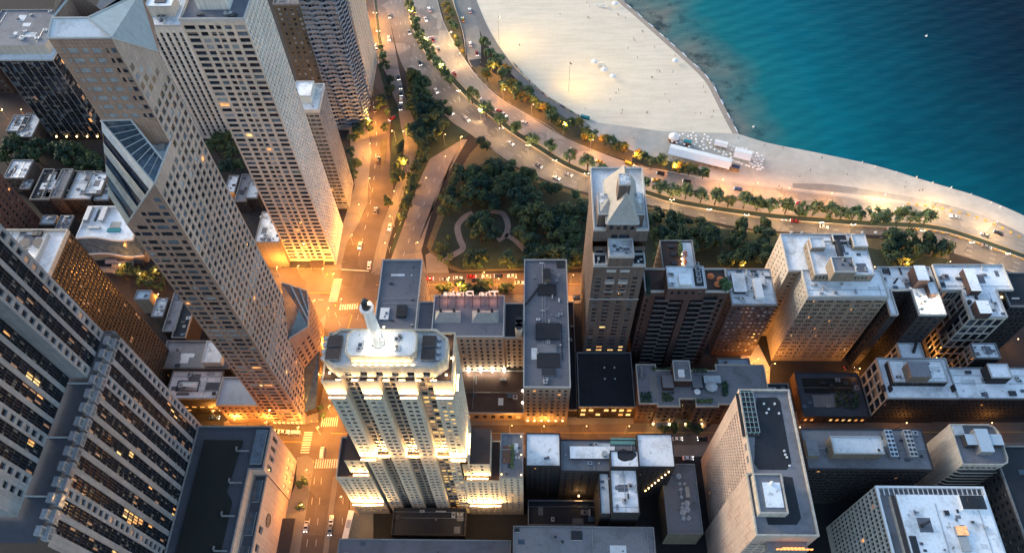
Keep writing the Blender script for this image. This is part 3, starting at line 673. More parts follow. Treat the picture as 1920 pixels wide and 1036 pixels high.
# --- olive brick, wavy balconies, cream slab behind
def trio():
    h=88; y0=330; x0=at(512,10,h).x; x1=at(565,8,h).x
    t,_=simple('olive brown brick tower with paired pale windows behind the lattice tower',None,h,'olive_brick','roof_mid',world=(x0,y0,x1-.2,y0+25),S=sp(n=4,f=.4,fh=3.1,hf=.5,mix='blind'),cat='tower',name='brick_tower',n=5,seed=4)
    xa,xb,ya,yb=x1,-99.0,326.5,352; t=bld('balcony_tower','blue grey tower covered in rippling curved balconies','tower',xa,ya,xb,yb)
    block(t,rectP(xa,ya+1.6,xb-1.6,yb),0,112,'grey_conc','roof_mid',{0:sp(n=9,f=.8,fh=3.0,hf=.7,mix='wavy',m=.2),1:sp(n=10,f=.8,fh=3.0,hf=.7,mix='wavy',m=.2)})
    for k in range(36):                                              # every floor has its own rippled balcony slab
        z=4+k*3.0; mb=MB(); S_=[]; n=30
        for i in range(n+1):
            f=i/n; x=xa+(xb-xa)*f; S_.append((x,ya+1.55-.35-1.25*max(0,math.sin(f*math.pi*5+k*.35))**1.0))
        for i in range(n+1):
            f=i/n; y=ya+(yb-ya)*f; S_.append((xb-1.55+.35+1.25*max(0,math.sin(f*math.pi*6+k*.35)),y))
        for i in range(len(S_)-1):
            a,b=S_[i],S_[i+1]; mb.face([(a[0],a[1],z-.25),(b[0],b[1],z-.25),(b[0],b[1],z+1.0),(a[0],a[1],z+1.0)],'wavy_conc')
        inn=[(xa,ya+1.6),(xb-1.6,ya+1.6),(xb-1.6,yb)]
        mb.face([(p[0],p[1],z) for p in S_]+[(p[0],p[1],z) for p in inn[::-1]],'wavy_conc')
        mb.build('balcony',t)
    t,_=simple('cream slab tower with a fine window grid behind the rippled balcony tower',None,118,'cream','roof_mid',world=(-124,356,-100.5,392),E=sp(n=16,f=.5,fh=2.9,hf=.5,mix='blind',d=.3),cat='tower',name='slab_tower',n=0)
trio()
# --- grey tower with white roof
def grey_tower():
    x0,y0,x1,y1=-116,266.5,-102.2,285; h=74
    t=bld('grey_tower','slim grey tower with a white roof deck close behind the lattice tower','tower',x0,y0,x1,y1)
    block(t,rectP(x0,y0,x1,y1),0,h,'grey_conc','roof_white',{0:sp(n=5,f=.85,fh=2.9,hf=.45,mix='dark',m=.4),1:sp(n=9,f=.5,fh=2.9,hf=.6,mix='blind')},ph=1.6)
    penthouse(t,x0+1,y0+6,x1-4,y1-2,h,h+4.5,'white_conc','roof_white'); clutter(t,x0,y0,x1,y0+5,h,3,6)
grey_tower()
# --- brown stone tower with sloping glass roofs
def slope_tower():
    xe=-105.3; t=bld('stone_tower','brown stone skyscraper with sloping glass roofs stepping down to the avenue corner','skyscraper',-121,137,xe,169)
    pn=[]; W=MB()
    def paneS(u,z):
        if 84<z<91: return 'glass_pale'
        return pick('apt') if random.random()>.03 else 'lit_orange'
    # second tube, south face (x -121.6..-105.3): wedge top from 153 up to 171.5
    fr=[(.04,.13),(.17,.36),(.42,.50),(.54,.76),(.82,.93)]
    facade(W,pn,(-121.6,136.9),(xe,136.9),0,146,pattern(16.3,fr),floors(0,146,3.3,.58,3.5,.4),'omm_stone',.3,'apt',paneS)
    W.face([(-121.6,136.9,146),(xe,136.9,146),(xe,136.9,171.5),(-121.6,136.9,153)],'omm_stone')
    for k in range(6):
        z=147.5+k*3.25; 
        for a,b in fr:
            xa=-121.6+16.3*a; 
            if 153+(xa+121.6)/16.3*18.5>z+3: W.face([(xa,136.86,z),(xa+16.3*(b-a),136.86,z),(xa+16.3*(b-a),136.86,z+1.65),(xa,136.86,z+1.65)],pick('apt'))
    # east face
    def paneE(u,z):
        if 92<z<98 or 58<z<63: return 'glass_pale'
        if z<70 and random.random()<.10: return 'lit_dim'
        return pick('apt')
    facade(W,pn,(xe,136.9),(xe,153),0,168,even(16.1,5,.64,.2),floors(0,168,3.3,.64,3.5,1),'omm_skylit',.3,'apt',paneE)
    W.face([(xe,136.9,168),(xe,153,168),(xe,153,171.4),(xe,136.9,171.5)],'omm_skylit')
    facade(W,pn,(xe,153),(xe,169.3),0,186,even(16.3,5,.64,.2),floors(0,186,3.3,.64,3.5,2.2),'omm_skylit',.3,'apt',paneE)
    W.face([(xe,153,186),(xe,169.3,186),(xe,169.3,190.75),(xe,153,208.5)],'omm_skylit')
    for k in range(4):
        z=187+k*3.25
        for i in range(4-k):
            y=154+i*3.1; W.face([(xe+.04,y,z),(xe+.04,y+1.8,z),(xe+.04,y+1.8,z+1.8),(xe+.04,y,z+1.8)],pick('apt'))
    # west and north sides
    W.face([(-121.6,153,0),(-121.6,136.9,0),(-121.6,136.9,153),(-121.6,138,165.5),(-121.6,153,180)],'omm_stone')
    W.face([(-121.4,169.3,0),(-121.4,153,0),(-121.4,153,208.5),(-121.4,169.3,214)],'omm_stone')
    W.face([(xe,169.3,0),(-121.4,169.3,0),(-121.4,169.3,214),(xe,169.3,190.75)],'omm_stone')
    # tall tube south face above the second roof
    def paneT(u,z): return 'glass_pale' if u<10.5 else pick('apt')
    W.face([(-121.4,153,170),(xe,153,170),(xe,153,180),(-121.4,153,180)],'omm_stone'); facade(W,pn,(-121.4,153),(xe,153),180,208.5,pattern(16.1,[(.10,.15),(.19,.36),(.43,.52),(.58,.72),(.80,.85),(.89,.97)]),floors(180,208.5,3.25,.5,.3,2.4),'omm_stone',.2,'apt',paneT)
    W.build('wall',t); windows(t,pn,100)
    # tall roof: front slope up to a ridge, open plant well behind, long eastern slope
    RZ=210.3; yr=158.6
    RX=at(165,33,RZ).x
    r=MB(); r.face([(-121.4,153,208.5),(xe,153,208.5),(RX,yr,RZ),(-121.4,yr,RZ)],'roof_pale'); r.build('front_roof_slope',t)
    r=MB(); r.face([(xe,153,208.5),(xe,169.3,190.75),(RX,186,198),(RX,yr,RZ)],'slope_glass'); r.face([(xe,169.3,190.75),(xe,169.3,189),(RX,186,189),(RX,186,198)],'omm_stone'); r.build('side_roof_slope',t)
    mb=MB()
    for a,b in (((-121.4,153,208.6),(xe,153,208.6)),((xe,153,208.6),(RX,yr,RZ)),((-121.4,yr,RZ),(RX,yr,RZ)),((-121.4,153,208.6),(-121.4,yr,RZ)),((xe,153,208.5),(xe,169.3,190.8)),((RX,yr,RZ),(RX,186,198)),((-121.4,yr,RZ),(-117,186,RZ))): mb.tube(a,b,.32,'trim')
    mb.build('roof_edge',t)
    mb=MB(); mb.face([(-121.2,yr,200),(RX-.1,yr,200),(RX-.1,186,200),(-121.2,186,200)],'glass_navy'); mb.face([(-121.3,yr+.1,200),(RX,yr+.1,200),(RX,yr+.1,RZ-.1),(-121.3,yr+.1,RZ-.1)][::-1],'dark_metal'); mb.face([(RX-.15,yr,200),(RX-.15,186,200),(RX-.15,186,198),(RX-.15,yr,RZ-.2)],'roof_blue'); mb.build('plant_well',t)
    for i in range(4): mb=MB(); mb.cyl(-118.5+i*1.2,163+i*3.4,200,203,1.3,1.3,'metal',14,'dark_metal'); mb.build('cooling_fan',t)
    # second roof: dark glass half, louvred half with terraces
    A=(-121.6,136.9,153);B_=(xe,136.9,171.5);NE=(xe,153,171.2);NW=(-121.6,153,180);W1=(-121.6,138,165.5); N1=(-112.8,152.95,180.3); EM=(xe-.3,146.0,171.5); TF=170.4
    r=MB(); r.face([NW,B_,EM,N1],'skylight'); r.build('glass_roof',t)
    r=MB(); r.face([(-112.8,152.9,TF),EM[:2]+(TF,),(xe-.2,152.9,TF)],'roof_pale'); r.face([N1,(-112.8,152.9,TF),EM[:2]+(TF,),EM],'cream'); r.box(-108.5,150.5,TF,-106.5,152.5,TF+1,'metal'); r.build('roof_terrace',t)
    mb=MB(); 
    for f in [i/9 for i in range(1,9)]:
        a=Vector(NW).lerp(Vector(N1),f)+Vector((0,0,.12)); b=Vector(B_).lerp(Vector(EM),f)+Vector((0,0,.12)); mb.tube(Vector(NW).lerp(Vector(B_),f)+Vector((0,0,.12)),Vector(N1).lerp(Vector(EM),f)+Vector((0,0,.12)),.09,'metal')
    mb.build('glazing_bar',t)
    mb=MB()
    for a,b in ((NW,N1),(N1,EM),(A,B_),(B_,NE),(NW,B_)): mb.tube(Vector(a)+Vector((0,0,.15)),Vector(b)+Vector((0,0,.15)),.28,'trim')
    mb.build('roof_edge',t)
    # louvred slope between the NW-B line and the corner A, cut by terraces
    nb=7
    for k in range(nb):
        f0,f1=k/nb,(k+1)/nb
        p0=Vector(NW).lerp(Vector(W1),f0); q0=Vector(B_).lerp(Vector(A),f0); p1=Vector(NW).lerp(Vector(W1),f1); q1=Vector(B_).lerp(Vector(A),f1)
        mb=MB(); mt='slope_glass' if k==0 else('cream' if k%2==0 else 'glass_blue')
        if k%2: dz=Vector((0,0,-.9)); mb.face([p0+dz,p1+dz,q1+dz,q0+dz],'glass_navy'); mb.face([p0,p0+dz,q0+dz,q0],'cream'); mb.face([p1+dz,p1,q1,q1+dz],'cream')
        else: mb.face([p0,p1,q1,q0],mt)
        mb.build('terrace_band' if k%2 else 'louvre_band',t)
    # third, low hexagon by the corner
    he=hx((541,635),xe); pe=at(541,635,he); b2=at(596,651,20); hd=hy((577,612),b2.y); b3=at(608,640,4); hc=hy((600,577),b3.y); ha=hx((527,529),xe); pa=at(527,529,ha)
    yb_=b3.y+9; hb=hy((575,545),yb_); pb=at(575,545,hb)
    P=[(xe,pe.y),(b2.x,b2.y),(b3.x,b3.y),(pb.x,pb.y),(xe,pa.y)]; tz=[he,hd,hc,hb,ha]
    W=MB(); pn=[]; hm=min(tz[:3])-1.5
    for i in (0,1,2):
        a,b=P[i],P[i+1]; L=math.hypot(b[0]-a[0],b[1]-a[1])
        facade(W,pn,a,b,0,hm,even(L,max(2,int(L/3.0)),.5,.3),floors(0,hm,3.3,.52,4,.5),'omm_stone',.3,'off')
        W.face([(*a,hm),(*b,hm),(*b,tz[i+1]),(*a,tz[i])],'omm_stone')
    W.face([(*P[3],0),(*P[4],0),(*P[4],tz[4]),(*P[3],tz[3])],'omm_stone')
    w2=W.build('corner_wing',t); windows(t,pn,0)
    r=MB(); pts=[(*P[i],tz[i]) for i in range(5)]; cen=tuple(sum(p[k] for p in pts)/5 for k in range(3))
    for i in range(5): r.face([pts[i],pts[(i+1)%5],cen],'skylight')
    c=r.build('corner_glass_roof',w2)
    mb=MB()
    for i in range(4): mb.tube(Vector(pts[i])+Vector((0,0,.1)),Vector(pts[i+1])+Vector((0,0,.1)),.25,'trim')
    for f in (.35,.7): mb.tube(Vector(pts[1]).lerp(Vector(pts[2]),f)+Vector((0,0,.15)),Vector(pts[4]).lerp(Vector(pts[3]),f)+Vector((0,0,.15)),.3,'roof_blue')
    mb.build('glazing_bar',w2)
    print('WING',[tuple(round(v,1) for v in p) for p in pts])
    # low glazed entrance court and west wing
    mb=MB(); 
    g0=(xe,141,5); g1=(xe+5,143,5); g2=(P[1][0],P[1][1]-.3,17); g3=(xe,P[0][1]-.3,17)
    mb.face([g0,g1,g2,g3],'skylight'); mb.face([(xe+5,143,0),(P[1][0],P[1][1]-.3,0),g2,g1],'glass_brown'); mb.face([(xe,141,0),(xe+5,143,0),g1,g0],'glass_brown'); mb.build('entrance_court',t)
    block(t,rectP(-141,137.2,-121.7,151),0,20,'omm_stone','roof_blue',{0:sp(n=6,f=.45,fh=3.4,hf=.5,mix='off',bot=5)},roofpart='wing_roof')
    mb=MB()
    for i in range(7): mb.box(-120+i*2.1,136.55,1.2,-118.8+i*2.1,136.86,3.0,'lit_warm')
    mb.build('shop_window',t)
slope_tower()
# --- striped granite complex, lower left
def granite():
    xt,xm,xl=-140.8,-146.5,-137.3; zl=116.2
    t=bld('stepped_tower','huge grey granite stepped tower with dark vertical glass strips filling the lower left','skyscraper',-170,85,xl,121)
    W=MB(); G=MB(); pn=[]
    def face(x,ys,z0,z1,cells,seedmix='refl'):
        "cells from north to south along an east face: (kind,width)"
        y=ys
        for kind,w in cells:
            a,b=(x,y-w),(x,y)
            if kind=='p': facade(W,pn,a,b,z0,z1,[(w*.5-.95,w*.5+.95)],floors(z0,z1,3.8,.6,.5,.6),'granite',.55,seedmix)
            elif kind=='g': facade(G,pn,a,b,z0,z1,[(.06+i*(w-.1)/4,.06+(i+1)*(w-.1)/4-.08) for i in range(4)],floors(z0,z1,3.8,.955,.1,.1),'mullion',.45,seedmix,lambda u,z:cluster((y+u,z),.47,seedmix))
            else: facade(W,pn,a,b,z0,z1,[],[],'granite')
            y-=w
        return y
    ZT=262
    ys=face(xt,120.5,zl,ZT,[('p',3.6),('g',4.0),('w',1.5),('g',4.0),('p',3.6)])
    W.face([(xm,ys,zl),(xt,ys,zl),(xt,ys,ZT),(xm,ys,ZT)],'granite')
    yb=face(xm,ys,zl,ZT,[('g',3.6),('w',1.6),('g',3.6),('w',1.6),('g',3.6),('w',1.6),('g',3.6),('p',3.8),('g',3.6),('w',1.5),('g',3.6),('p',4),('p',4),('w',4)])
    W.face([(xt,120.5,zl),(-175,120.5,zl),(-175,120.5,ZT),(xt,120.5,ZT)],'granite')
    W.face([(-175,yb,zl),(xm,yb,zl),(xm,yb,ZT),(-175,yb,ZT)],'granite')
    # lower block
    yl=face(xl,121.0,27,zl-4,[('p',3.9),('g',3.9),('w',1.9),('g',3.9),('p',3.9),('g',3.9),('w',1.9),('g',3.9),('w',1.9),('g',3.9),('w',1.9),('g',3.9),('w',1.9),('g',3.9),('w',1.9),('g',3.9),('p',3.9),('g',3.9),('w',1.9),('g',3.9),('w',4)])
    W.face([(xl,121,0),(-178,121,0),(-178,121,zl),(xl,121,zl)],'granite')
    W.face([(xl,yl,27),(xl,121,27),(xl,121,0),(xl,yl,0)][::-1],'granite')
    W.build('wall',t); G.build('curtain_wall',t); windows(t,pn,100)
    r=MB(); r.face([(-178,yl,zl-.5),(xl-1.2,yl,zl-.5),(xl-1.2,121,zl-.5),(-178,121,zl-.5)],'roof_dim'); r.build('setback_roof',t)
    r=MB(); r.face([(-175,yb,ZT),(xm,yb,ZT),(xm,120.5,ZT),(-175,120.5,ZT)],'roof_mid'); r.build('roof',t)
    mb=MB(); 
    for y in (102,84,66): mb.box(xm,y-.15,zl-.5,xl-1.2,y+.15,zl+.3,'trim')
    mb.build('setback_kerb',t)
    # the row of glazed bays along the top edge of the lower block
    y=119.5; k=0
    while y>yl+4:
        mb=MB(); mb.box(xl-1.3,y-4.2,zl-4.1,xl+.5,y-.3,zl-1.6,'granite','granite',True); mb.box(xl-2.2,y-3.6,zl-1.6,xl-.5,y-.9,zl+.9,'granite'); o=mb.build('bay',t)
        for q in range(2): mb=MB(); mb.face([(xl+.53,y-3.9+q*1.75,zl-3.7),(xl+.53,y-2.4+q*1.75,zl-3.7),(xl+.53,y-2.4+q*1.75,zl-2.0),(xl+.53,y-3.9+q*1.75,zl-2.0)],'glass_blue'); mb.build('window',o)
        mb=MB(); mb.face([(xl-.47,y-3.2,zl-1.4),(xl-.47,y-1.3,zl-1.4),(xl-.47,y-1.3,zl+.5),(xl-.47,y-3.2,zl+.5)],'glass_blue'); mb.build('window',o)
        y-=4.7; k+=1
    # podium with a dark roof garden and a stone front on the avenue
    xe=-106.4; t2=bld('department_store','pale stone department store with a round window beside the granite tower','store',-120,95,xe,119)
    W=MB(); pn=[]
    def pane(u,z): return 'lit_warm' if z<14 else pick('dark')
    ym=101
    facade(W,pn,(xe,ym),(xe,119),0,40,[(2,4),(6,8),(10,12),(14,16)],[(2,5.2),(9,12.6),(30,36.5)],'pink_stone',.6,'dark',pane)
    W.face([(xe,119,0),(-137.2,119,0),(-137.2,119,40),(xe,119,40)],'pink_stone')
    facade(W,pn,(xe-.4,60),(xe-.4,ym),0,33,[(5,8),(12,15),(19,22)],[(26,30.5)],'pink_stone',.9,'dark'); W.face([(-137,60,0),(xe-.4,60,0),(xe-.4,60,33),(-137,60,33)],'pink_stone')
    W.face([(-112,60,33),(-112,ym,33),(-112,ym,40),(-112,60,40)],'pink_stone'); W.face([(-112,ym,33),(xe,ym,33),(xe,ym,40),(-112,ym,40)],'pink_stone')
    W.build('wall',t2); windows(t2,pn,100)
    r=MB(); r.face([(-137.2,60,40),(-112,60,40),(-112,ym,40),(-112,119,40),(-137.2,119,40)],'roof_dim'); r.face([(-112,ym,40),(xe,ym,40),(xe,119,40),(-112,119,40)],'roof_dim'); r.face([(-112,60,33),(xe-.4,60,33),(xe-.4,ym,33),(-112,ym,33)],'roof_dim'); r.build('roof',t2)
    parapet(t2,[(-137,60),(-112,60),(-112,ym),(xe,ym),(xe,119),(-137,119)],40,.9,mt='grey_conc'); parapet(t2,rectP(-111.7,60,xe-.4,ym-.1),33,.8,mt='grey_conc')
    mb=MB(); mb.prism([(-133,61),(-116,61),(-116,88),(-119,92),(-117,113),(-133,113)],40.05,40.6,'roof_garden'); mb.build('roof_garden',t2); mb=MB(); mb.box(-112.2,103,40.05,-107.6,117.5,41,'trim','skylight'); mb.build('skylight',t2)
    for y0_ in (64,77,90): mb=MB(); mb.box(-111,y0_,33.05,-108,y0_+9,33.8,'trim','skylight'); mb.build('skylight',t2)
    for y in (108,95,82,69): mb=MB(); mb.box(-119,y,40.6,-113.5,y+.5,41.5,'grey_conc'); mb.box(-119,y,40.6,-118.5,y+2,41.5,'grey_conc'); mb.build('garden_wall',t2)
    mb=MB(); 
    n=20; c=(xe-.33,86,22); mb.face([(c[0],c[1]+2.6*math.cos(2*math.pi*i/n),c[2]+2.6*math.sin(2*math.pi*i/n)) for i in range(n)],'lit_dim'); rw=mb.build('round_window',t2)
    mb=MB()
    for i in range(-2,3): mb.tube((xe-.28,86+i,19.8),(xe-.28,86+i,24.2),.08,'dark_metal'); mb.tube((xe-.28,83.8,22+i),(xe-.28,88.2,22+i),.08,'dark_metal')
    for i in range(n): a0=2*math.pi*i/n; a1=2*math.pi*(i+1)/n; mb.tube((xe-.28,86+2.6*math.cos(a0),22+2.6*math.sin(a0)),(xe-.28,86+2.6*math.cos(a1),22+2.6*math.sin(a1)),.18,'dark_metal')
    mb.build('frame',rw)
    mb=MB(); mb.box(xe-.4,70,3.5,xe+5,92,4.2,'dark_metal',bottom=True); mb.build('entrance_canopy',t2)
granite()
# --- dark gridded building behind the granite tower
def grid_dark():
    x0,y0,x1,y1=-199,121.5,-171,166.3; h=110.7
    t=bld('gridded_tower','dark brown tower with a fine tan window grid rising behind the granite tower','tower',x0,y0,x1,y1)
    block(t,rectP(x0,y0,x1,y1),0,h,'brown_grid','roof_white',{1:sp(n=30,f=.80,fh=2.55,hf=.78,bot=3,top=1,m=.3,d=.3,mix='brown')},ph=1.6,pm='cream')
    penthouse(t,x0+6,y0+26,x1-9,y1-12,h,h+7,'cream','roof_white'); mb=MB(); mb.box(x1-7,y0+16,h,x1-6.5,y1-2,h+2,'trim'); mb.build('screen_wall',t)
    for k in (0,1): mb=MB(); mb.cyl(x0+14+k*5,y1-6,h,h+1.6,1.9,1.9,'metal',14,'dark_metal'); mb.build('cooling_fan',t)
    clutter(t,x0+2,y0+30,x1-10,y1,h,5,12)
grid_dark()
# --- low blocks on the side street at left
def lows():
    t,_=simple('low grey and white roofed block between the gridded tower and the brown stone tower',None,18,'dark_brick','roof_mid',world=(-173,156.5,-140,171),n=3,seed=21)
    penthouse(t,-152,157.5,-143,169,18,22,'white_conc','roof_pale')
    t,_=simple('low white roofed block with a tent frame, facing the glowing side street',None,16,'dark_brick','roof_white',world=(-167,142,-143,156.3),S=sp(n=6,f=.6,fh=3.5,hf=.5,mix='lit',bot=1.5,top=7),n=3,seed=22)
    mb=MB(); 
    for a,b in(((-163,146),(-153,146)),((-153,146),(-153,151)),((-153,151),(-163,151)),((-163,151),(-163,146))): mb.tube((*a,16.6),(*b,16.6),.25,'dark_metal')
    for p in((-163,146),(-153,146),(-153,151),(-163,151)): mb.box(p[0]-.2,p[1]-.2,16,p[0]+.2,p[1]+.2,16.6,'dark_metal')
    mb.build('tent_frame',t)
    mb=MB(); mb.face([(-162,150.5,16.4),(-154,150.5,16.4),(-158,147,19)],'canvas'); mb.face([(-162,150.5,16.4),(-158,147,19),(-162.5,147.5,16.4)],'canvas'); mb.face([(-154,150.5,16.4),(-153.5,147.5,16.4),(-158,147,19)],'canvas'); mb.build('tent_canvas',t)
lows()
# --- floodlit tower
def area(x,y,z,sx,sy,P,col=(1.0,.60,.22),rx=0,ry=0,parent=None):
    l=bpy.data.lights.new('floodlight','AREA'); l.shape='RECTANGLE'; l.size=sx; l.size_y=sy; l.energy=P*FLOOD; l.color=col
    o=bpy.data.objects.new('floodlight_glow',l); COL.objects.link(o); o.rotation_euler=(math.pi+rx,ry,0); o.location=(x,y,z)
    if parent: o.parent=parent; o.location=Vector((x,y,z))-world_loc(parent)
def point(x,y,z,P,col=(1.0,.56,.2),r=.35,parent=None,spot=None):
    l=bpy.data.lights.new('lamp_light','SPOT' if spot else 'POINT'); l.energy=P*LAMPS; l.color=col; l.shadow_soft_size=r
    if spot: l.spot_size=math.radians(spot); l.spot_blend=.6
    o=bpy.data.objects.new('lamp_light',l); COL.objects.link(o); o.location=(x,y,z)
    if parent: o.parent=parent; o.location=Vector((x,y,z))-world_loc(parent)
def flood(root,x0,x1,y,z,P=700,n=3,wall=1):
    "row of floodlight heads along a ledge at the foot of a south wall, shining up it"
    mb=MB(); mb.box(x0,y-1.6,z-.25,x1,y-.05,z-.02,'limestone',bottom=True); mb.build('ledge',root)
    for i in range(n):
        x=x0+(x1-x0)*(i+.5)/n; w=(x1-x0)/n*.42; mb=MB(); mb.box(x-w,y-1.4,z,x+w,y-.95,z+.4,'dark_metal',top='flood_glow'); mb.build('floodlight',root)
    area((x0+x1)/2,y-1.35,z+.5,(x1-x0),.4,P*1.9,rx=-.2,parent=root)
    if P>500: point((x0+x1)/2,y-3.0,z+1.2,P*FL2,(1.0,.60,.24),.6,root)  # extra point in mid-air, added to spread the glow; no fixture there
def floodE(root,x,y0,y1,z,P=700,n=3):
    mb=MB(); mb.box(x+.05,y0,z-.25,x+1.15,y1,z-.02,'limestone',bottom=True); mb.build('ledge',root)
    for i in range(n):
        y=y0+(y1-y0)*(i+.5)/n; w=(y1-y0)/n*.42; mb=MB(); mb.box(x+.45,y-w,z,x+.95,y+w,z+.4,'dark_metal',top='flood_glow'); mb.build('floodlight',root)
    area(x+.85,(y0+y1)/2,z+.5,.4,(y1-y0),P*1.5,ry=-.12,parent=root)
def floodlit():
    ys=95.5; xs=[-61,-55,-50.2,-44.2,-39.4,-33.4,-28.6,-22.6]; yn=112
    t=bld('floodlit_tower','ornate limestone tower blazing with golden floodlights and topped by a white beacon mast','skyscraper',-61,ys,-22.6,yn)
    W=MB(); pn=[]
    def bays(z0,z1,xs,ys,litcol=None,topblank=0,d=2.0,dcol=None):
        for i in range(0,len(xs)-1):
            a,b=xs[i],xs[i+1]; w=b-a
            if i%2==0:
                facade(W,pn,(a,ys),(b,ys),z0,z1,[(w*.27-.55,w*.27+.55),(w*.27+.8,w*.27+1.75),(w*.73-1.75,w*.73-.8),(w*.73-.55,w*.73+.55)][::1] if w>9 else [(w*.5-1.7,w*.5-.35),(w*.5+.35,w*.5+1.7)],floors(z0,z1-topblank,3.15,.48,1.2,.6),'limestone',.25,'apt',(lambda u,z:pick('gold')) if litcol==i else None)
            else:
                facade(W,pn,(a,ys+d),(b,ys+d),z0,z1,[(.35,w*.5-.3),(w*.5+.3,w-.35)],floors(z0,z1,3.15,.70,.6,.4),'drake_stone',.3,'off',(lambda u,z:pick('gold')) if (litcol is not None and i==litcol-1) else None)  # recess walls in darker stone, their shade put into the colour
                W.face([(a,ys,z0),(a,ys+d,z0),(a,ys+d,z1),(a,ys,z1)],'limestone'); W.face([(b,ys+d,z0),(b,ys,z0),(b,ys,z1),(b,ys+d,z1)],'limestone')
    bays(70,131,xs,ys,litcol=6,topblank=9)
    x2=[-59.5,-54.2,-50.2,-44.6,-39.6,-34.2,-29.6,-25.6]
    bays(0,70,x2,ys+.25,litcol=6)
    # east face and plain backs
    facade(W,pn,(xs[-1],ys),(xs[-1],yn),0,131,even(yn-ys,5,.3,1),floors(0,131,3.15,.48,3,1.5),'limestone',.25,'apt')
    W.face([(xs[-1],yn,0),(xs[0],yn,0),(xs[0],yn,131),(xs[-1],yn,131)],'limestone'); W.face([(xs[0],yn,0),(xs[0],ys,0),(xs[0],ys,131),(xs[0],yn,131)],'limestone')
    W.build('wall',t)
    P=[]
    for i in range(0,8,2): P+=[(xs[i],ys),(xs[i+1],ys)]+([(xs[i+1],ys+2.0),(xs[i+2],ys+2.0)] if i<6 else [])
    P+=[(xs[7],yn),(xs[0],yn)]
    r=MB(); r.face([(p[0],p[1],131) for p in P],'roof_brown'); r.build('terrace',t); parapet(t,P,131,.9,.35,'limestone')
    # crown
    O=[(-56.2,97.2),(-27.6,97.2),(-24,100.2),(-24,106.8),(-27.6,110),(-56.2,110),(-60,106.8),(-60,100.2)]
    cw=MB(); n=8
    facade(cw,pn,O[0],O[1],131,136.5,[(2.2+i*4.6,4.2+i*4.6) for i in range(6)],[(132,134.6)],'limestone',.3,'off')
    for i in range(1,8): a,b=O[i],O[(i+1)%8]; cw.face([(*a,131),(*b,131),(*b,136.5),(*a,136.5)],'limestone')
    cw.build('crown_wall',t)
    r=MB(); r.face([(*p,136.5) for p in O],'roof_pale'); r.build('roof',t); parapet(t,O,136.5,1.0,.7,'limestone')
    I=[(-51.5,99.3),(-34.2,99.3),(-32.6,100.9),(-32.6,106.6),(-34.2,108.2),(-51.5,108.2),(-53,106.6),(-53,100.9)]
    mb=MB(); mb.prism(I,136.5,140,'limestone','roof_pale'); pl_=mb.build('crown_platform',t); parapet(pl_,I,140,.5,.3,'limestone')
    clutter(t,-50,100,-47,107,140,3,31); clutter(t,-39.5,100.5,-35,107,140,5,32,big=.7)
    for cx in(-57,-29.4):
        for k in (0,1):
            mb=MB(); mb.box(cx-2,99.6+k*4.3,136.5,cx+2,103.2+k*4.3,138,'grey_conc','awning_brown'); mb.build('louvre_well',t)
        sx=cx-2.9 if cx<-40 else cx+2.9
        for k in range(4): mb=MB(); mb.cyl(sx,100+k*2.2,136.6,137.9,.6,.6,'metal',12); mb.build('vent_drum',t)
    # beacon mast
    bx,by=-43.0,102.3
    mb=MB(); N=16
    for z0,z1,r0,r1 in((140,143,2.5,2.1),(143,156,1.9,1.5),(156,161.5,1.45,1.3)):
        for i in range(N):
            k0=1.0 if i%2 else .86
            a0=2*math.pi*i/N; a1=2*math.pi*(i+1)/N; k1=1.0 if (i+1)%2 else .86
            mb.face([(bx+r0*k0*math.cos(a0),by+r0*k0*math.sin(a0),z0),(bx+r0*k1*math.cos(a1),by+r0*k1*math.sin(a1),z0),(bx+r1*k1*math.cos(a1),by+r1*k1*math.sin(a1),z1),(bx+r1*k0*math.cos(a0),by+r1*k0*math.sin(a0),z1)],'white_paint')
    mb.cyl(bx,by,161.5,162.3,1.9,1.9,'white_paint',16); mb.build('beacon_mast',t)
    mb=MB(); mb.cyl(bx,by,162.3,165,1.2,1.0,'dark_metal',12); mb.sphere((bx,by,165.2),1.0,'dark_metal',10,6,.7); mb.build('beacon_lamp_house',t)
    mb=MB(); mb.sphere((bx+1.2,by-.2,164.6),.5,'flood_glow'); mb.build('beacon_lamp',t)
    for i in range(6):
        a=2*math.pi*i/6; mb=MB(); mb.box(bx+3.2*math.cos(a)-.3,by+3.2*math.sin(a)-.3,140,bx+3.2*math.cos(a)+.3,by+3.2*math.sin(a)+.3,140.5,'dark_metal',top='flood_glow'); mb.build('floodlight',t); point(bx+3.4*math.cos(a),by+3.6*math.sin(a),141.5,110*FL2,(1,.86,.62),.3,t)
    for i in range(4):
        a=math.pi/4+math.pi/2*i; cx_,cy_=math.cos(a),math.sin(a); mb=MB(); mb.tube((bx+1.4*cx_,by+1.4*cy_,148.2),(bx+3.0*cx_,by+3.0*cy_,148),.07,'metal',5); mb.box(bx+3.0*cx_-.25,by+3.0*cy_-.25,147.9,bx+3.0*cx_+.25,by+3.0*cy_+.25,148.3,'dark_metal',top='flood_glow'); mb.build('floodlight',t); point(bx+3.1*cx_,by+3.1*cy_,149.2,90*FL2,(1,.88,.68),.25,t)  # arms and fixtures added to brighten the middle of the mast
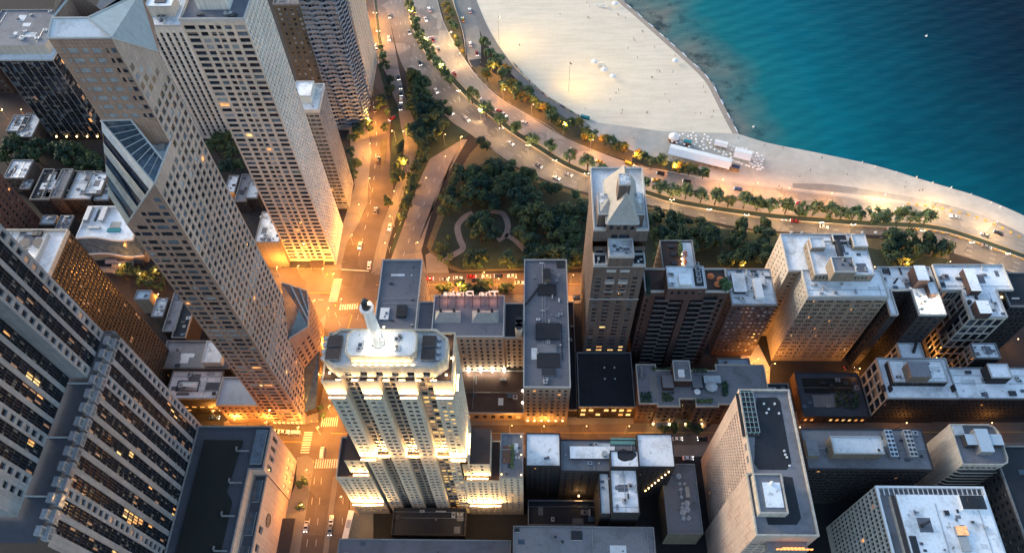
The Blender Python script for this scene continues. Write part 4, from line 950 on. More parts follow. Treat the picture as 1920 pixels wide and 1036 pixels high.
    # wings and their setbacks
    for sgn,xa,xb,ztop,xm0,xm1,zm in((-1,-75,-61.05,46.5,-69.5,-61.05,60),(1,-25.55,-11.5,43.5,-25.55,-15,57)):
        W=MB(); q=[]; w=xb-xa; y0=ys+.1
        c=[(1.2,2.2),(2.9,3.9)]+[(w*.5-1.6,w*.5-.4),(w*.5+.4,w*.5+1.6)]+[(w-3.9,w-2.9),(w-2.2,w-1.2)]
        facade(W,q,(xa,y0),(xb,y0),0,ztop,c,floors(0,ztop,3.15,.5,4,1.2),'limestone',.3,'apt')
        facade(W,q,(xb if sgn>0 else xb,y0),(xb,yn),0,ztop,even(yn-y0,4,.35,.8),floors(0,ztop,3.15,.5,4,1.2),'limestone',.3,'apt') if sgn>0 else None
        W.face([(xa,yn,0),(xa,y0,0),(xa,y0,ztop),(xa,yn,ztop)],'limestone')
        o=W.build('wing',t); windows(o,q,100)
        r=MB(); r.face([(xa,y0,ztop),(xb,y0,ztop),(xb,yn,ztop),(xa,yn,ztop)],'roof_brown'); r.build('terrace',o); parapet(o,rectP(xa,y0,xb,yn),ztop,.8,.35,'limestone')
        W=MB(); q=[]; wm=xm1-xm0
        facade(W,q,(xm0,y0+2.2),(xm1,y0+2.2),ztop,zm,[(wm*.3-.6,wm*.3+.6),(wm*.7-.6,wm*.7+.6)],floors(ztop,zm,3.15,.45,1,1),'limestone',.3,'apt')
        for a,b in(((xm1,y0+2.2),(xm1,yn)),((xm0,yn),(xm0,y0+2.2))): W.face([(*a,ztop),(*b,ztop),(*b,zm),(*a,zm)],'limestone')
        W.face([(xm0,y0+2.2,zm),(xm1,y0+2.2,zm),(xm1,yn,zm),(xm0,yn,zm)],'roof_brown'); o2=W.build('upper_wing',t); windows(o2,q,20)
        flood(t,xm0+1,xm1-1,y0+2.2,ztop+.1,420,3); flood(t,xa+.5,xb-.3,y0,16,1500,5)
    floodE(t,-11.5,ys+1,ys+9,16,700,3)
    windows(t,pn,100)
    for i in (0,2,4,6): flood(t,xs[i]+.4,xs[i+1]-.4,ys,122.8,300,4)
    floodE(t,xs[-1],ys+1,ys+7,122.8,250,3)
    for i in range(7):
        if i%2: flood(t,xs[i]+.2,xs[i+1]-.2,ys+1.3,70.1,620,3)
        elif i in(0,6): flood(t,xs[i]+.2,xs[i+1]-.2,ys,70.1,750,4)
    floodE(t,xs[-1],ys+1,ys+9,70.1,900,4)
    for i in range(7): x=-56+i*4.65; mb=MB(); mb.box(x-.9,95.9,131.05,x+.9,96.4,131.4,'dark_metal',top='flood_glow'); mb.build('floodlight',t); area(x,96.4,131.6,1.8,.4,70,rx=-.15,parent=t)
    for (x,y) in((-24.5,98),(-23.2,103.5),(-25.5,108.5),(-59,98.5)): mb=MB(); mb.box(x-.3,y-.3,131.05,x+.3,y+.3,131.5,'dark_metal',top='flood_glow'); mb.build('floodlight',t); point(x+(.6 if x>-40 else -.6),y-.4,132.2,60*FL2,(1,.75,.42),.3,t)
    area(-42.5,98.6,136.9,17,.4,420,rx=-.1,parent=t)
    mb=MB(); 
    for i in range(9): mb.box(-51+i*2.1,98.3,136.55,-50.2+i*2.1,98.6,136.8,'flood_glow')
    mb.build('floodlight',t)
    # east annex with roof garden
    h=48; x0,x1=-11.4,-2.6
    a,_=simple('narrow limestone annex with a furnished roof garden at the foot of the floodlit tower',None,h,'limestone','roof_mid',world=(x0,ys+.2,x1,113.5),S=sp(n=3,f=.35,fh=3.15,hf=.5,mix='apt'),E=sp(n=5,f=.35,fh=3.15,hf=.5,mix='apt'),n=5,seed=41,big=.6,cat='annex',name='annex')
    mb=MB(); mb.box(x0+.8,ys+6,h,x0+3.8,ys+13,h+.15,'wood'); mb.build('deck',a); mb=MB(); rr=random.Random(3)
    for i in range(60): mb.sphere((x0+4.6+rr.uniform(-.5,.5),ys+4+rr.uniform(0,9),h+.6+rr.uniform(0,.5)),rr.uniform(.25,.6),'leaf_mid',5,3)
    mb.build('hedge',a)
    for p in((x0+.6,ys+1.2),(x1-.7,ys+1.0),(x1-.7,ys+9),(x1-.8,ys+16.5)): mb=MB(); mb.sphere((*p,h+1.2),.22,'lamp_orange'); mb.build('terrace_lamp',a)
    # podium roof behind the wings towards the south
    p,_=simple('dark low loading podium at the south foot of the floodlit tower',None,9,'dark_conc','roof_dark',world=(-58,84,-27,95.2),n=5,seed=43,pm='dark_conc',cat='podium',name='podium')
floodlit()
# --- hotel with E-shaped plan on the side street
def grand_hotel():
    h=40.5; t=bld('hotel_building','broad tan stone hotel with grey roofs, two wings and a rooftop sign seen from behind','hotel',-69.5,139,17.2,202)
    S=lambda n:sp(n=n,f=.42,fh=3.3,hf=.55,bot=3,top=1.6,m=.5,mix='off')
    D=lambda z:dict()
    pn=[]
    block(t,rectP(-69.5,139,-50.8,202.5),0,h,'drake_stone','roof_grey',{1:S(18)},panes=pn)
    block(t,rectP(-50.75,163,-43.7,181),0,h-3,'drake_stone','roof_grey',{},panes=pn)
    sw=sp(n=11,f=.42,fh=3.3,hf=.55,bot=4,top=1.6,m=.5,mix='off')
    block(t,rectP(-43.6,161.2,-11.6,182.6),0,h,'drake_stone','roof_grey',{0:sw},panes=pn)
    block(t,rectP(-11.5,163,-2.8,181),0,h-4,'drake_stone','roof_dark',{0:S(3)},panes=pn)
    def lo(u,z): return 'lit_orange' if 3.5<z<9 else pick('apt')
    s2=sp(n=7,f=.44,fh=3.5,hf=.52,bot=3.5,top=1.6,m=.6,mix='apt',fn=lo)
    block(t,rectP(-2.7,137,17.2,202.6),0,h,'drake_stone','roof_grey',{0:s2,3:S(20),1:S(20)},panes=pn)
    block(t,rectP(-50.7,139.3,-2.8,161.1),0,8,'drake_stone','roof_brown',{0:sp(n=12,f=.5,fh=6,hf=.6,bot=1,top=1,mix='lit')},panes=pn,roofpart='court_roof')
    windows(t,pn,100)
    # hipped skylights, chimneys, plant
    for cx in (-37,-20):
        mb=MB(); a=[(cx-6,168.5),(cx+6,168.5),(cx+6,175),(cx-6,175)]; r0=(cx-3.5,172.2,h+2.6); r1=(cx+3.5,172.2,h+2.6); q=[(*p,h+.05) for p in a]
        mb.face([q[0],q[1],r1,r0],'slate'); mb.face([q[1],q[2],r1],'slate'); mb.face([q[2],q[3],r0,r1],'slate'); mb.face([q[3],q[0],r0],'slate'); mb.build('hipped_roof',t)
        for d in(-3,3): mb=MB(); mb.cyl(cx+d,173.5,h,h+3.6,.7,.6,'dark_conc',8); mb.build('chimney',t)
    mb=MB(); mb.cyl(-4.8,164.5,h-4,h+4,1.7,1.7,'cream',12,'roof_dark'); mb.cyl(-4.8,168,h-4,h+4,1.7,1.7,'cream',12,'roof_dark'); mb.box(-6.5,164.5,h-4,-3.1,168,h+4,'cream','roof_dark'); mb.build('water_tank',t)
    for (x0,y0,x1,y1,z,mt,rf,nm) in((6,190,9.5,196,3,'tan_brick','roof_dark','stair_house'),(3.5,183,12,189,.6,'roof_dark','roof_dark','roof_mat'),(2.5,160,13,168,1.2,'dark_metal','roof_dark','cooling_unit'),(3.2,153.6,11.6,157.5,.9,'trim','roof_mid','roof_hatch'),(3,146.5,13,153,.5,'roof_dark','roof_dark','roof_mat'),(5,142.5,11,146,.8,'metal','dark_metal','cooling_unit'),(-60,171,-55.5,177,1.4,'dark_metal','roof_dark','cooling_unit'),(-67.5,170,-63.5,176,.6,'white_paint','white_paint','skylight'),(12.5,198.5,16.2,202,.4,'roof_dark','roof_dark','roof_mat')):
        mb=MB(); mb.box(x0,y0,h,x1,y1,h+z,mt,rf); mb.build(nm,t)
    clutter(t,-1,138,16,202,h,16,51,mats=('white_paint','metal','trim'),big=.6); clutter(t,-68,164,-52,201,h,8,52,mats=('white_paint','metal','dark_metal'),big=.6); clutter(t,-48,141,-5,159,8,8,53)
    mb=MB(); mb.tube((5,189,h+.4),(-2,178,h+.4),.45,'dark_metal'); mb.tube((14,150,h+.3),(14,168,h+.3),.2,'dark_metal'); mb.tube((14,168,h+.3),(4,168,h+.3),.2,'dark_metal'); mb.build('pipe',t)
    for i in range(4): 
        x=-29+i*5.6; mb=MB(); mb.sphere((x,160.3,9),.5,'lamp_white'); mb.build('wall_lamp',t); point(x,159.9,9.6,260,(1,.85,.6),.3,t)
    for y in(144,150): mb=MB(); mb.sphere((-3.4,y,10),.55,'lamp_white'); mb.build('wall_lamp',t)
    for i in range(6): mb=MB(); mb.sphere((-1+i*3.2,136.4,7),.28,'lamp_orange'); mb.build('wall_lamp',t); 
    # rooftop sign, lettering faces north so it reads backwards from here
    mb=MB(); 
    for i in range(8):
        x=-41+i*3.75; mb.tube((x,181.8,h),(x,181.8,h+4.2),.14,'dark_metal'); mb.tube((x,176.5,h),(x,181.8,h+2.6),.14,'dark_metal')
    mb.tube((-41.5,181.8,h+1.5),(-14,181.8,h+1.5),.1,'dark_metal'); mb.tube((-41.5,181.8,h+3.6),(-14,181.8,h+3.6),.1,'dark_metal'); fr=mb.build('sign_frame',t)
    for (txt,xs_) in (('The',-14.3),('Drake',-25.2)):
        cu=bpy.data.curves.new('letters','FONT'); cu.body=txt; cu.size=5.6; cu.extrude=.15; cu.offset=.08
        o=bpy.data.objects.new('letters',cu); COL.objects.link(o); bpy.context.view_layer.update()
        me=bpy.data.meshes.new_from_object(o.evaluated_get(bpy.context.evaluated_depsgraph_get())); bpy.data.objects.remove(o)
        me.materials.clear(); me.materials.append(M['sign_pink']); so_=bpy.data.objects.new('letters',me); COL.objects.link(so_); so_.parent=fr
        so_.rotation_euler=(math.radians(90),0,math.pi); so_.location=Vector((xs_,182.2,h+1.2))-world_loc(fr)
    for i in range(4): point(-38+i*7,179.5,h+2.2,60,(1,.35,.2),.5,t)
grand_hotel()
# --- slate-roofed tower
def slate_tower():
    x0,x1,ys=25.2,45.6,169.0; yn=206
    t=bld('slate_roofed_tower','tall grey brick tower with a steep hipped slate roof and terraces near the park','tower',x0,ys,x1,yn)
    pn=[]; W=MB(); xm0,xm1=x0+5.4,x1-5.2
    S=lambda z0,z1,a,b,y,cols:facade(W,pn,(a,y),(b,y),z0,z1,cols,floors(z0,z1,3.0,.46,1,.8),'grey_brick',.25,'apt')
    w=x1-x0
    facade(W,pn,(x0,ys),(x1,ys),12,84.7,[(1.6,3.6),(6.0,8.6),(w-9.0,w-6.4),(w-4.0,w-2.0)],floors(12,78,3.05,.48,1,.5)+[],'grey_brick',.25,'apt',lambda u,z:(pick('shop') if z<19 and random.random()<.8 else pick('apt')))
    facade(W,pn,(x1,ys),(x1,yn),12,84.7,even(yn-ys,9,.35,1),floors(12,84,3.05,.46,1,.8),'grey_brick',.25,'apt')
    facade(W,pn,(x0,yn),(x0,ys),12,84.7,even(yn-ys,9,.42,1),floors(12,84,3.05,.5,1,.8),'grey_brick',.25,'apt')
    W.face([(x1,yn,12),(x0,yn,12),(x0,yn,84.7),(x1,yn,84.7)],'grey_brick')
    mb=MB()
    for z in(60,84.2): mb.box(x0-.25,ys-.25,z,x1+.25,ys-.02,z+.5,'trim',bottom=True)
    for a in(7.3,w-7.7):
        for k in range(2): mb.box(x0+a-1.9,ys-.2,66+k*8.5,x0+a+1.9,ys-.03,66.4+k*8.5,'trim',bottom=True); mb.box(x0+a-1.9,ys-.2,72+k*8.5,x0+a+1.9,ys-.03,73.6+k*8.5,'trim',bottom=True)
    mb.build('string_course',t)
    # corner terraces at 84.7, centre bay up to 91, upper storey to 97
    facade(W,pn,(xm0,ys-.4),(xm1,ys-.4),84.7,91,[],[],'grey_brick'); W.face([(xm1,ys-.4,84.7),(xm1,ys+8,84.7),(xm1,ys+8,91),(xm1,ys-.4,91)],'grey_brick'); W.face([(xm0,ys+8,84.7),(xm0,ys-.4,84.7),(xm0,ys-.4,91),(xm0,ys+8,91)],'grey_brick')
    ya=177.2
    facade(W,pn,(x0,ya-2.5),(x1,ya-2.5),84.7,90,[(1,3.8),(w-3.8,w-1)],[(85.2,88.4)],'grey_brick',.3,'dark')
    facade(W,pn,(x0-.5,ya),(x1+.5,ya),90,97,[(7.2,9.6),(10.2,14.2)],[(91.2,94.4)],'grey_brick',.4,'dark')
    for a,b in(((x1+.5,ya),(x1+.5,yn)),((x0-.5,yn),(x0-.5,ya))): W.face([(*a,84.7),(*b,84.7),(*b,97),(*a,97)],'grey_brick')
    W.build('wall',t)
    for P,z in((rectP(x0,ys,xm0-.1,ya-2.6),84.7),(rectP(xm1+.1,ys,x1,ya-2.6),84.7),(rectP(xm0,ys-.4,xm1,ya-.05),91),(rectP(x0-.5,ya,x1+.5,yn+3),97)):
        r=MB(); r.face([(p[0],p[1],z) for p in P],'roof_pale' if z>90 else 'roof_dark'); r.build('terrace',t); parapet(t,P,z,1.1,.5,'trim')
    clutter(t,xm0+.5,ys+.5,xm1-.5,ya-1,91,4,61,big=.5); clutter(t,x0,ys,xm0,ya-3,84.7,3,62,mats=('white_paint','canvas'),big=.5); clutter(t,xm1,ys,x1,ya-3,84.7,3,63,mats=('white_paint','canvas'),big=.5)
    # top storey under the roof
    za,zb=97,103.2; e0=at(1137,420,zb); e1=at(1198,420,zb); yb=at(1165,338,zb).y
    U=MB(); q=[]; L=e1.x-e0.x
    facade(U,q,(e0.x+.5,e0.y+.5),(e1.x-.5,e0.y+.5),za,zb,even(L-1,4,.55,.4),[(99,101.8)],'grey_brick',.3,'dark')
    for a,b in(((e1.x-.5,e0.y+.5),(e1.x-.5,yb)),((e1.x-.5,yb),(e0.x+.5,yb)),((e0.x+.5,yb),(e0.x+.5,e0.y+.5))): U.face([(*a,za),(*b,za),(*b,zb),(*a,zb)],'grey_brick')
    u=U.build('top_storey',t); windows(u,q,10)
    xc=(e0.x+e1.x)/2+.6; zr=115.5; ra=(xc,at(1170,362,zr).y,zr); rb=(xc,yb-3,zr)
    R_=MB(); c=[(e0.x,e0.y,zb),(e1.x,e0.y,zb),(e1.x,yb,zb),(e0.x,yb,zb)]
    R_.face([c[0],c[1],ra],'slate'); R_.face([c[1],c[2],rb,ra],'slate'); R_.face([c[2],c[3],rb],'slate'); R_.face([c[3],c[0],ra,rb],'slate'); ro=R_.build('hipped_roof',t)
    mb=MB(); 
    for i in range(4): mb.tube(c[i],c[(i+1)%4],.3,'trim')
    mb.build('gutter',ro)
    for d in(-1.4,1.6): 
        mb=MB(); y=e0.y+2.2; mb.box(xc+d-.7,y-.6,zb+1.2,xc+d+.7,y+2.5,zb+3.1,'trim'); o=mb.build('dormer',ro); mb=MB(); mb.face([(xc+d-.5,y-.63,zb+1.7),(xc+d+.5,y-.63,zb+1.7),(xc+d+.5,y-.63,zb+2.8),(xc+d-.5,y-.63,zb+2.8)],'glass_dark'); mb.build('window',o)
    for sgn,px0,px1 in((-1,1122,1143),(1,1190,1209)):
        z=104.5; a=at(px0,402,z); b=at(px1,364,z); mb=MB(); mb.box(a.x,a.y,97,at(px1,402,z).x,b.y,z,'grey_brick','roof_white'); o=mb.build('side_wing',t); parapet(o,rectP(a.x,a.y,at(px1,402,z).x,b.y),z,.4,.3)
        for k in (0,1): mb=MB(); y=a.y+5+k*3.2; x=a.x+1 if sgn<0 else at(px1,402,z).x-2.4; mb.box(x,y,z,x+1.4,y+1.6,z+1.2,'white_paint'); mb.build('dormer',o)
        mb=MB(); xx=at(px1,402,z).x; 
        if sgn<0: mb.face([(a.x+.4,a.y+.4,z+.08),(xx,a.y+.4,z+.08),(xx,a.y+6,z+2.5)],'slate'); mb.face([(a.x+.4,a.y+.4,z+.08),(xx,a.y+6,z+2.5),(a.x+.4,a.y+6,z+.08)],'slate')
        else: mb.face([(a.x,a.y+.4,z+.08),(xx-.4,a.y+.4,z+.08),(a.x,a.y+6,z+2.5)],'slate'); mb.face([(xx-.4,a.y+.4,z+.08),(xx-.4,a.y+6,z+.08),(a.x,a.y+6,z+2.5)],'slate')
        mb.build('roof_slope',o)
    z=119; a=at(1161,347,z); b=at(1181,327,z); mb=MB(); mb.box(a.x,a.y,100,b.x,b.y,z,'grey_brick','roof_white'); ch=mb.build('chimney_stack',t); parapet(ch,rectP(a.x,a.y,b.x,b.y),z,.5,.35)
    mb=MB(); rr=random.Random(5)
    for i in range(10): x=a.x+.7+rr.random()*(b.x-a.x-1.4); y=a.y+.7+rr.random()*(b.y-a.y-1.4); mb.cyl(x,y,z,z+.8,.35,.3,'white_paint',8)
    mb.build('flue',ch)
    windows(t,pn,100)
    # dark podium
    p,_=simple('dark low podium with four small roof lights in front of the slate roofed tower',None,11.8,'dark_brick','roof_dark',world=(22.3,141,48.0,168.9),S=sp(n=7,f=.6,fh=5,hf=.6,mix='lit',bot=1),cat='podium',name='podium',n=0)
    for p_ in((1133,689),(1152,689),(1134,710),(1153,710),(1093,763),(1108,763),(1135,763),(1155,763),(1175,763)): q=at(*p_,11.8); mb=MB(); mb.cyl(q.x,q.y,11.8,12.3,.4,.4,'white_paint',10); mb.build('roof_light',p)
    q,_=simple('dark service block between the hotel wing and the slate roofed tower',None,7,'dark_brick','roof_dark',world=(17.6,141.5,22.0,200),n=2,seed=64,cat='annex',name='service_block')
slate_tower()
# --- red brick terrace-balcony building
def balcony_bld():
    ys=170; h=64; x0=at(1210,554,h).x; x1=at(1368,560,h).x; yn=at(1270,505,h).y
    t=bld('balcony_building','red brick apartment block with staggered planted balconies and a white penthouse roof','apartment block',x0,ys,x1,yn)
    w=x1-x0; W=MB(); pn=[]
    cols=[(1,2),(w*.16,w*.28),(w*.30,w*.42),(w*.58,w*.70),(w*.72,w*.84),(w-2.4,w-1.2)]
    facade(W,pn,(x0,ys),(x1,ys),0,h,cols,floors(0,h-4,4.0,.55,4,1),'red_brick',.5,'dark')
    facade(W,pn,(x0,yn),(x0,ys),0,h,even(yn-ys,5,.35,.6),floors(0,h,4.0,.5,4,1),'red_brick',.3,'dark')
    W.face([(x1,ys,0),(x1,yn,0),(x1,yn,h),(x1,ys,h)],'red_brick'); W.face([(x1,yn,0),(x0,yn,0),(x0,yn,h),(x1,yn,h)],'red_brick')
    xc=x0+w*.5; W.box(xc-1.1,ys-2.6,0,xc+1.4,ys-.01,h+5,'red_brick','roof_white'); W.build('wall',t)
    nf=int((h-8)/4)
    rr=random.Random(9)
    for k in range(nf+1):
        z=4+k*4.0
        for q,(a,b) in enumerate(((.13,.30),(.29,.45),(.56,.72),(.71,.88))):
            zz=z+(0 if q in(0,3) else -1.6); 
            if zz>h-3 : continue
            xa,xb=x0+w*a,x0+w*b; mb=MB(); mb.box(xa,ys-2.3,zz-.25,xb,ys-.02,zz,'dark_conc','dark_brick',bottom=True); mb.box(xa,ys-2.3,zz,xb,ys-2.12,zz+.95,'red_brick','trim'); mb.box(xa,ys-2.1,zz,xa+.15,ys-.05,zz+.95,'red_brick'); mb.box(xb-.15,ys-2.1,zz,xb,ys-.05,zz+.95,'red_brick'); o=mb.build('balcony',t)
            if rr.random()<.55:
                mb=MB(); 
                for i in range(7): mb.sphere((rr.uniform(xa+.4,xb-.4),ys-1.9+rr.uniform(0,.5),zz+.4),rr.uniform(.2,.45),'leaf_dark',5,3)
                mb.build('planting',o)
    r=MB(); r.face([(x0,ys,h),(x1,ys,h),(x1,yn,h),(x0,yn,h)],'roof_brown'); r.build('roof_terrace',t); parapet(t,rectP(x0,ys,x1,yn),h,1.0,.4)
    a=RB(1253,540,1325,500,73); ph_=penthouse(t,a[0],a[1],a[2],a[3],h,73,'red_brick','roof_white',S={0:sp(n=5,f=.4,fh=4,hf=.5,mix='dark',bot=3)})
    mb=MB(); mb.box(a[2]-4.5,a[1]+1,73,a[2]-1,a[3]-1,73.5,'roof_dark'); mb.build('plant_deck',ph_)
    for k in range(4): mb=MB(); y=a[1]+2+k*2.6; mb.box(a[2]-3.8,y,73.5,a[2]-2,y+1.8,74.8,'metal'); mb.cyl(a[2]-2.9,y+.9,74.8,75,.7,.7,'metal',10,'dark_metal'); mb.build('rooftop_unit',ph_)
    mb=MB(); mb.box(a[0]+4.5,a[1]+1,73,a[2]-6,a[1]+6,74.4,'white_conc','roof_white'); mb.build('lift_house',ph_); clutter(ph_,a[0],a[1],a[0]+5,a[3],73,4,71,big=.7)
    for i in range(5): q=at(1250+.2*i,516+i*9,h); mb=MB(); mb.sphere((q.x,q.y,h+1.6),.3,'lamp_orange'); mb.build('terrace_lamp',t)
    for (px,py) in((1331,522),(1349,528),(1344,537)): q=at(px,py,h); mb=MB(); mb.cyl(q.x,q.y,h,h+2,.06,.06,'metal',5); mb.cyl(q.x,q.y,h+1.9,h+2.6,1.6,.1,'orange_cloth',8); mb.build('parasol',t)
    mb=MB(); rr=random.Random(4)
    for i in range(150): 
        a_=rr.uniform(0,6.28); q=at(1357,540,h); rad=rr.uniform(0,2.6); mb.sphere((q.x+rad*math.cos(a_),q.y+rad*math.sin(a_),h+1.2+rr.uniform(0,3.2)),rr.uniform(.3,.7),'leaf_mid',5,3)
    mb.build('terrace_tree',t)
    mb=MB()
    for i in range(70): q=at(1212+rr.uniform(0,4),515+rr.uniform(0,40),h); mb.sphere((q.x+rr.uniform(-.3,.6),q.y,h+.5+rr.uniform(0,.9)),rr.uniform(.25,.6),'leaf_dark',5,3)
    mb.build('hedge',t)
    # rear part with a brown deck
    h2=58; a=RB(1243,508,1306,452,h2); p,_=simple('brick block with a brown decked roof terrace, lanterns and planting facing the park',None,h2,'tan_brick','roof_brown',world=(a[0],yn+.3,a[2],a[3]),Wf=sp(n=6,f=.4,fh=4,hf=.5,mix='apt'),n=0,cat='apartment block',name='terrace_building')
    b=(a[2]+a[0])/2
    mb=MB(); mb.box(b+1.5,yn+.8,h2,a[2]-.6,a[3]-.8,h2+.12,'roof_pale'); mb.build('paved_terrace',p)
    for i in range(4): q=at(1276+i*.8,470+i*9,h2); mb=MB(); mb.sphere((q.x,q.y,h2+1.2),.42,'lamp_orange'); mb.build('terrace_lamp',p)
    for (px,py) in((1257,462),(1262,477),(1264,494)): q=at(px,py,h2); mb=MB(); mb.box(q.x-1.2,q.y-.9,h2,q.x+1.2,q.y+.9,h2+.7,'dark_metal'); mb.build('outdoor_table',p)
    mb=MB()
    for i in range(60): q=at(1272+rr.uniform(0,6),455+rr.uniform(0,25),h2); mb.sphere((q.x,q.y,h2+.6+rr.uniform(0,1.2)),rr.uniform(.3,.7),'leaf_mid',5,3)
    mb.build('planting',p)
    mb=MB()
    for i in range(26): q=at(1283+rr.uniform(0,5),472+rr.uniform(0,25),h2); mb.sphere((q.x,q.y,h2+.5+rr.uniform(0,.6)),rr.uniform(.2,.45),'orange_cloth',5,3)
    mb.build('flowers',p)
balcony_bld()
def east_row():
    # dark brick block with rows of bay windows
    a=RB(1372,572,1457,505,47)
    t,_=simple('dark red brick block with vertical window bays and a cluttered pale roof',None,47,'red_brick','roof_pale',world=(a[0],a[1],a[2],a[3]),S=sp(n=9,f=.62,fh=3.2,hf=.5,mix='blind',m=.4),Wf=sp(n=6,f=.4,fh=3.2,hf=.5,mix='dark'),n=14,seed=81,cat='apartment block',big=.9)
    mb=MB(); q=at(1372,536,47); mb.box(q.x+.2,q.y-4,47,q.x+6,q.y+6,48.5,'dark_conc','roof_pale'); mb.build('stair_house',t); mb=MB(); q=at(1420,545,47); mb.box(q.x-1.6,q.y-5,47.3,q.x+1.6,q.y+5,49.6,'white_paint',bottom=True); mb.build('rooftop_unit',t)
    # tall tan block with stacked roof (front slab, upper tier, rear slab)
    x0,y0=117.9,171.3; x1=at(1667,560,58).x; yn=at(1590,507,58).y
    t=bld('tan_apartment_block','tall tan apartment block with white tiered roofs and many paired windows','apartment block',x0,y0,x1,yn+25)
    pn=[]
    S=sp(pat=[(c-w/2+w/n*i+.004,c-w/2+w/n*(i+1)-.004) for c,w,n in((.055,.115,4),(.185,.085,3),(.30,.085,3),(.43,.08,3),(.545,.08,3),(.67,.08,3),(.785,.08,3),(.925,.115,4)) for i in range(n)],fh=3.3,hf=.52,bot=3,top=1.6,m=.3,mix='apt',d=.25)
    block(t,rectP(x0,y0,x1,yn),0,58,'tan_brick','roof_white',{0:S,3:sp(n=5,f=.22,fh=3.0,hf=.45,mix='dark',bot=4,wm='cream')},panes=pn)  # west wall in cream: its dusk light is put into the colour
    b=RB(1476,500,1600,440,57); y2=b[3]
    block(t,rectP(b[0],yn+.1,x1-6,y2),0,57,'tan_brick','roof_white',{0:sp(n=6,f=.3,fh=3,hf=.45,mix='apt'),3:sp(n=6,f=.22,fh=3.0,hf=.45,mix='dark',bot=4,wm='cream')},panes=pn)  # cream carries the west light on the rear slab too
    windows(t,pn,100)
    mb=MB(); mb.box(x0-.4,y0-.4,56.6,x1+.4,y0-.02,57.2,'trim',bottom=True); mb.build('cornice',t)
    c=RB(1528,515,1640,452,63); q=[]
    p=penthouse(t,c[0],c[1],c[2],c[3],58,63,'tan_brick','roof_white',S={0:sp(n=16,f=.5,fh=4,hf=.5,mix='dark',bot=.8,top=.6),3:sp(n=6,f=.25,fh=4,hf=.4,mix='dark',bot=1)})
    for l in ((1565,510,1606,482,70,'tan_brick','roof_mid'),(1522,464,1548,446,66,'tan_brick','roof_pale'),(1602,462,1628,440,66,'tan_brick','roof_pale'),(1563,452,1590,440,65,'dark_conc','roof_dark')):
        d=RB(*l[:4],l[4]); mb=MB(); mb.box(d[0],d[1],63,d[2],d[3],l[4],l[5],l[6]); o=mb.build('lift_house',p); parapet(o,rectP(*d),l[4],.4,.3)
    mb=MB(); q=at(1573,475,63); mb.box(q.x-1,q.y-3,63,q.x+.5,q.y+5,66,'dark_metal'); mb.build('cooling_unit',p); q=at(1586,497,70); clutter(p,q.x-3,q.y-1,q.x+3,q.y+4,70,4,83,big=.6); clutter(p,c[0],c[1],c[2],c[3],63,8,84,big=.8); clutter(t,x0,y0,x1,c[1]-1,58,5,85,big=.6)
    for px in(1482,1502,1615,1640): q=at(px,437,57); mb=MB(); mb.sphere((q.x,q.y-.5,58.2),.7,'trim',8,5); mb.build('finial',t)
    # U shaped dark brick block
    n_=RB(1655,545,1765,502,49.7); aL=RB(1655,590,1683,545,49.7); aR=RB(1722,588,1772,545,49.7)
    x0,x1=n_[0],aR[2]; ys=167.5; ym=n_[1]; yn=n_[3]
    P=[(x0,ys),(aL[2],ys),(aL[2],ym),(aR[0],ym),(aR[0],ys),(x1,ys),(x1,yn),(x0,yn)]
    t=bld('courtyard_block','dark brick U-shaped block with a white roof and one brightly lit corner','apartment block',x0,ys,x1,yn)
    k=sp(n=3,f=.4,fh=3.1,hf=.48,mix='dark'); k2=sp(n=6,f=.35,fh=3.1,hf=.48,mix='dark')
    block(t,P,0,49.7,'dark_brick','roof_white',{0:k,2:sp(n=4,f=.35,fh=3.1,hf=.48,mix='dark'),3:k2,4:k,1:k2,7:k2},ph=1.1)
    a=RB(1716,540,1735,505,55); mb=MB(); mb.box(aR[0]+1,ys+14,49.7,aR[0]+6,yn-3,56,'red_brick','roof_white'); o=mb.build('stair_house',t)
    mb=MB(); mb.box(aR[0]+6.2,ys+9,49.7,aR[2]-2,ys+15,53,'red_brick','roof_pale'); mb.build('lift_house',t)
    q=at(1744,578,49.7); mb=MB(); mb.sphere((q.x,q.y+3,52),.5,'lamp_white'); mb.build('wall_lamp',t); point(q.x,q.y+1.8,52.2,700,(1,.85,.6),.3,t)
    clutter(t,n_[0],n_[1],n_[2],yn,49.7,8,86); clutter(t,aR[0],ys+1,aR[2],ys+10,49.7,4,87,big=.7)
    mb=MB(); mb.cyl(x0+6,ym+4,49.7,53.5,.5,.4,'dark_metal',8); mb.build('flue',t)
    # white roofed block with stone frames
    nb=RB(1764,545,1899,497,42); sb=RB(1822,600,1890,545,42); x0,x1=nb[0],nb[2]; ys=171
    P=[(sb[0],ys),(sb[2],ys),(sb[2],nb[1]),(x1,nb[1]),(x1,nb[3]),(x0,nb[3]),(x0,nb[1]),(sb[0],nb[1])]
    t=bld('stone_framed_block','dark brick T-shaped block with pale stone framing and a stained white roof','apartment block',x0,ys,x1,nb[3])
    fr=sp(n=5,f=.86,fh=6,hf=.88,mix='dark',m=.2,bot=2,wm='cream',d=.4); 
    block(t,P,0,42,'dark_brick','roof_white',{0:sp(n=4,f=.84,fh=6.4,hf=.88,mix='dark',m=.3,bot=2,wm='cream',d=.4),7:sp(n=5,f=.84,fh=6.4,hf=.88,mix='dark',m=.3,bot=2,wm='cream',d=.4),6:sp(n=5,f=.84,fh=6.4,hf=.88,mix='dark',m=.3,bot=2,wm='cream',d=.4),4:None},ph=.9)
    for l in ((1822,545,1842,503,46),(1838,587,1862,563,47)): d=RB(*l); mb=MB(); mb.box(d[0],d[1],42,d[2],d[3],l[4],'red_brick','roof_white'); o=mb.build('stair_house',t)
    clutter(t,nb[0],nb[1],nb[2],nb[3],42,9,88); clutter(t,sb[0],ys+1,sb[2],nb[1],42,5,89,big=.7)
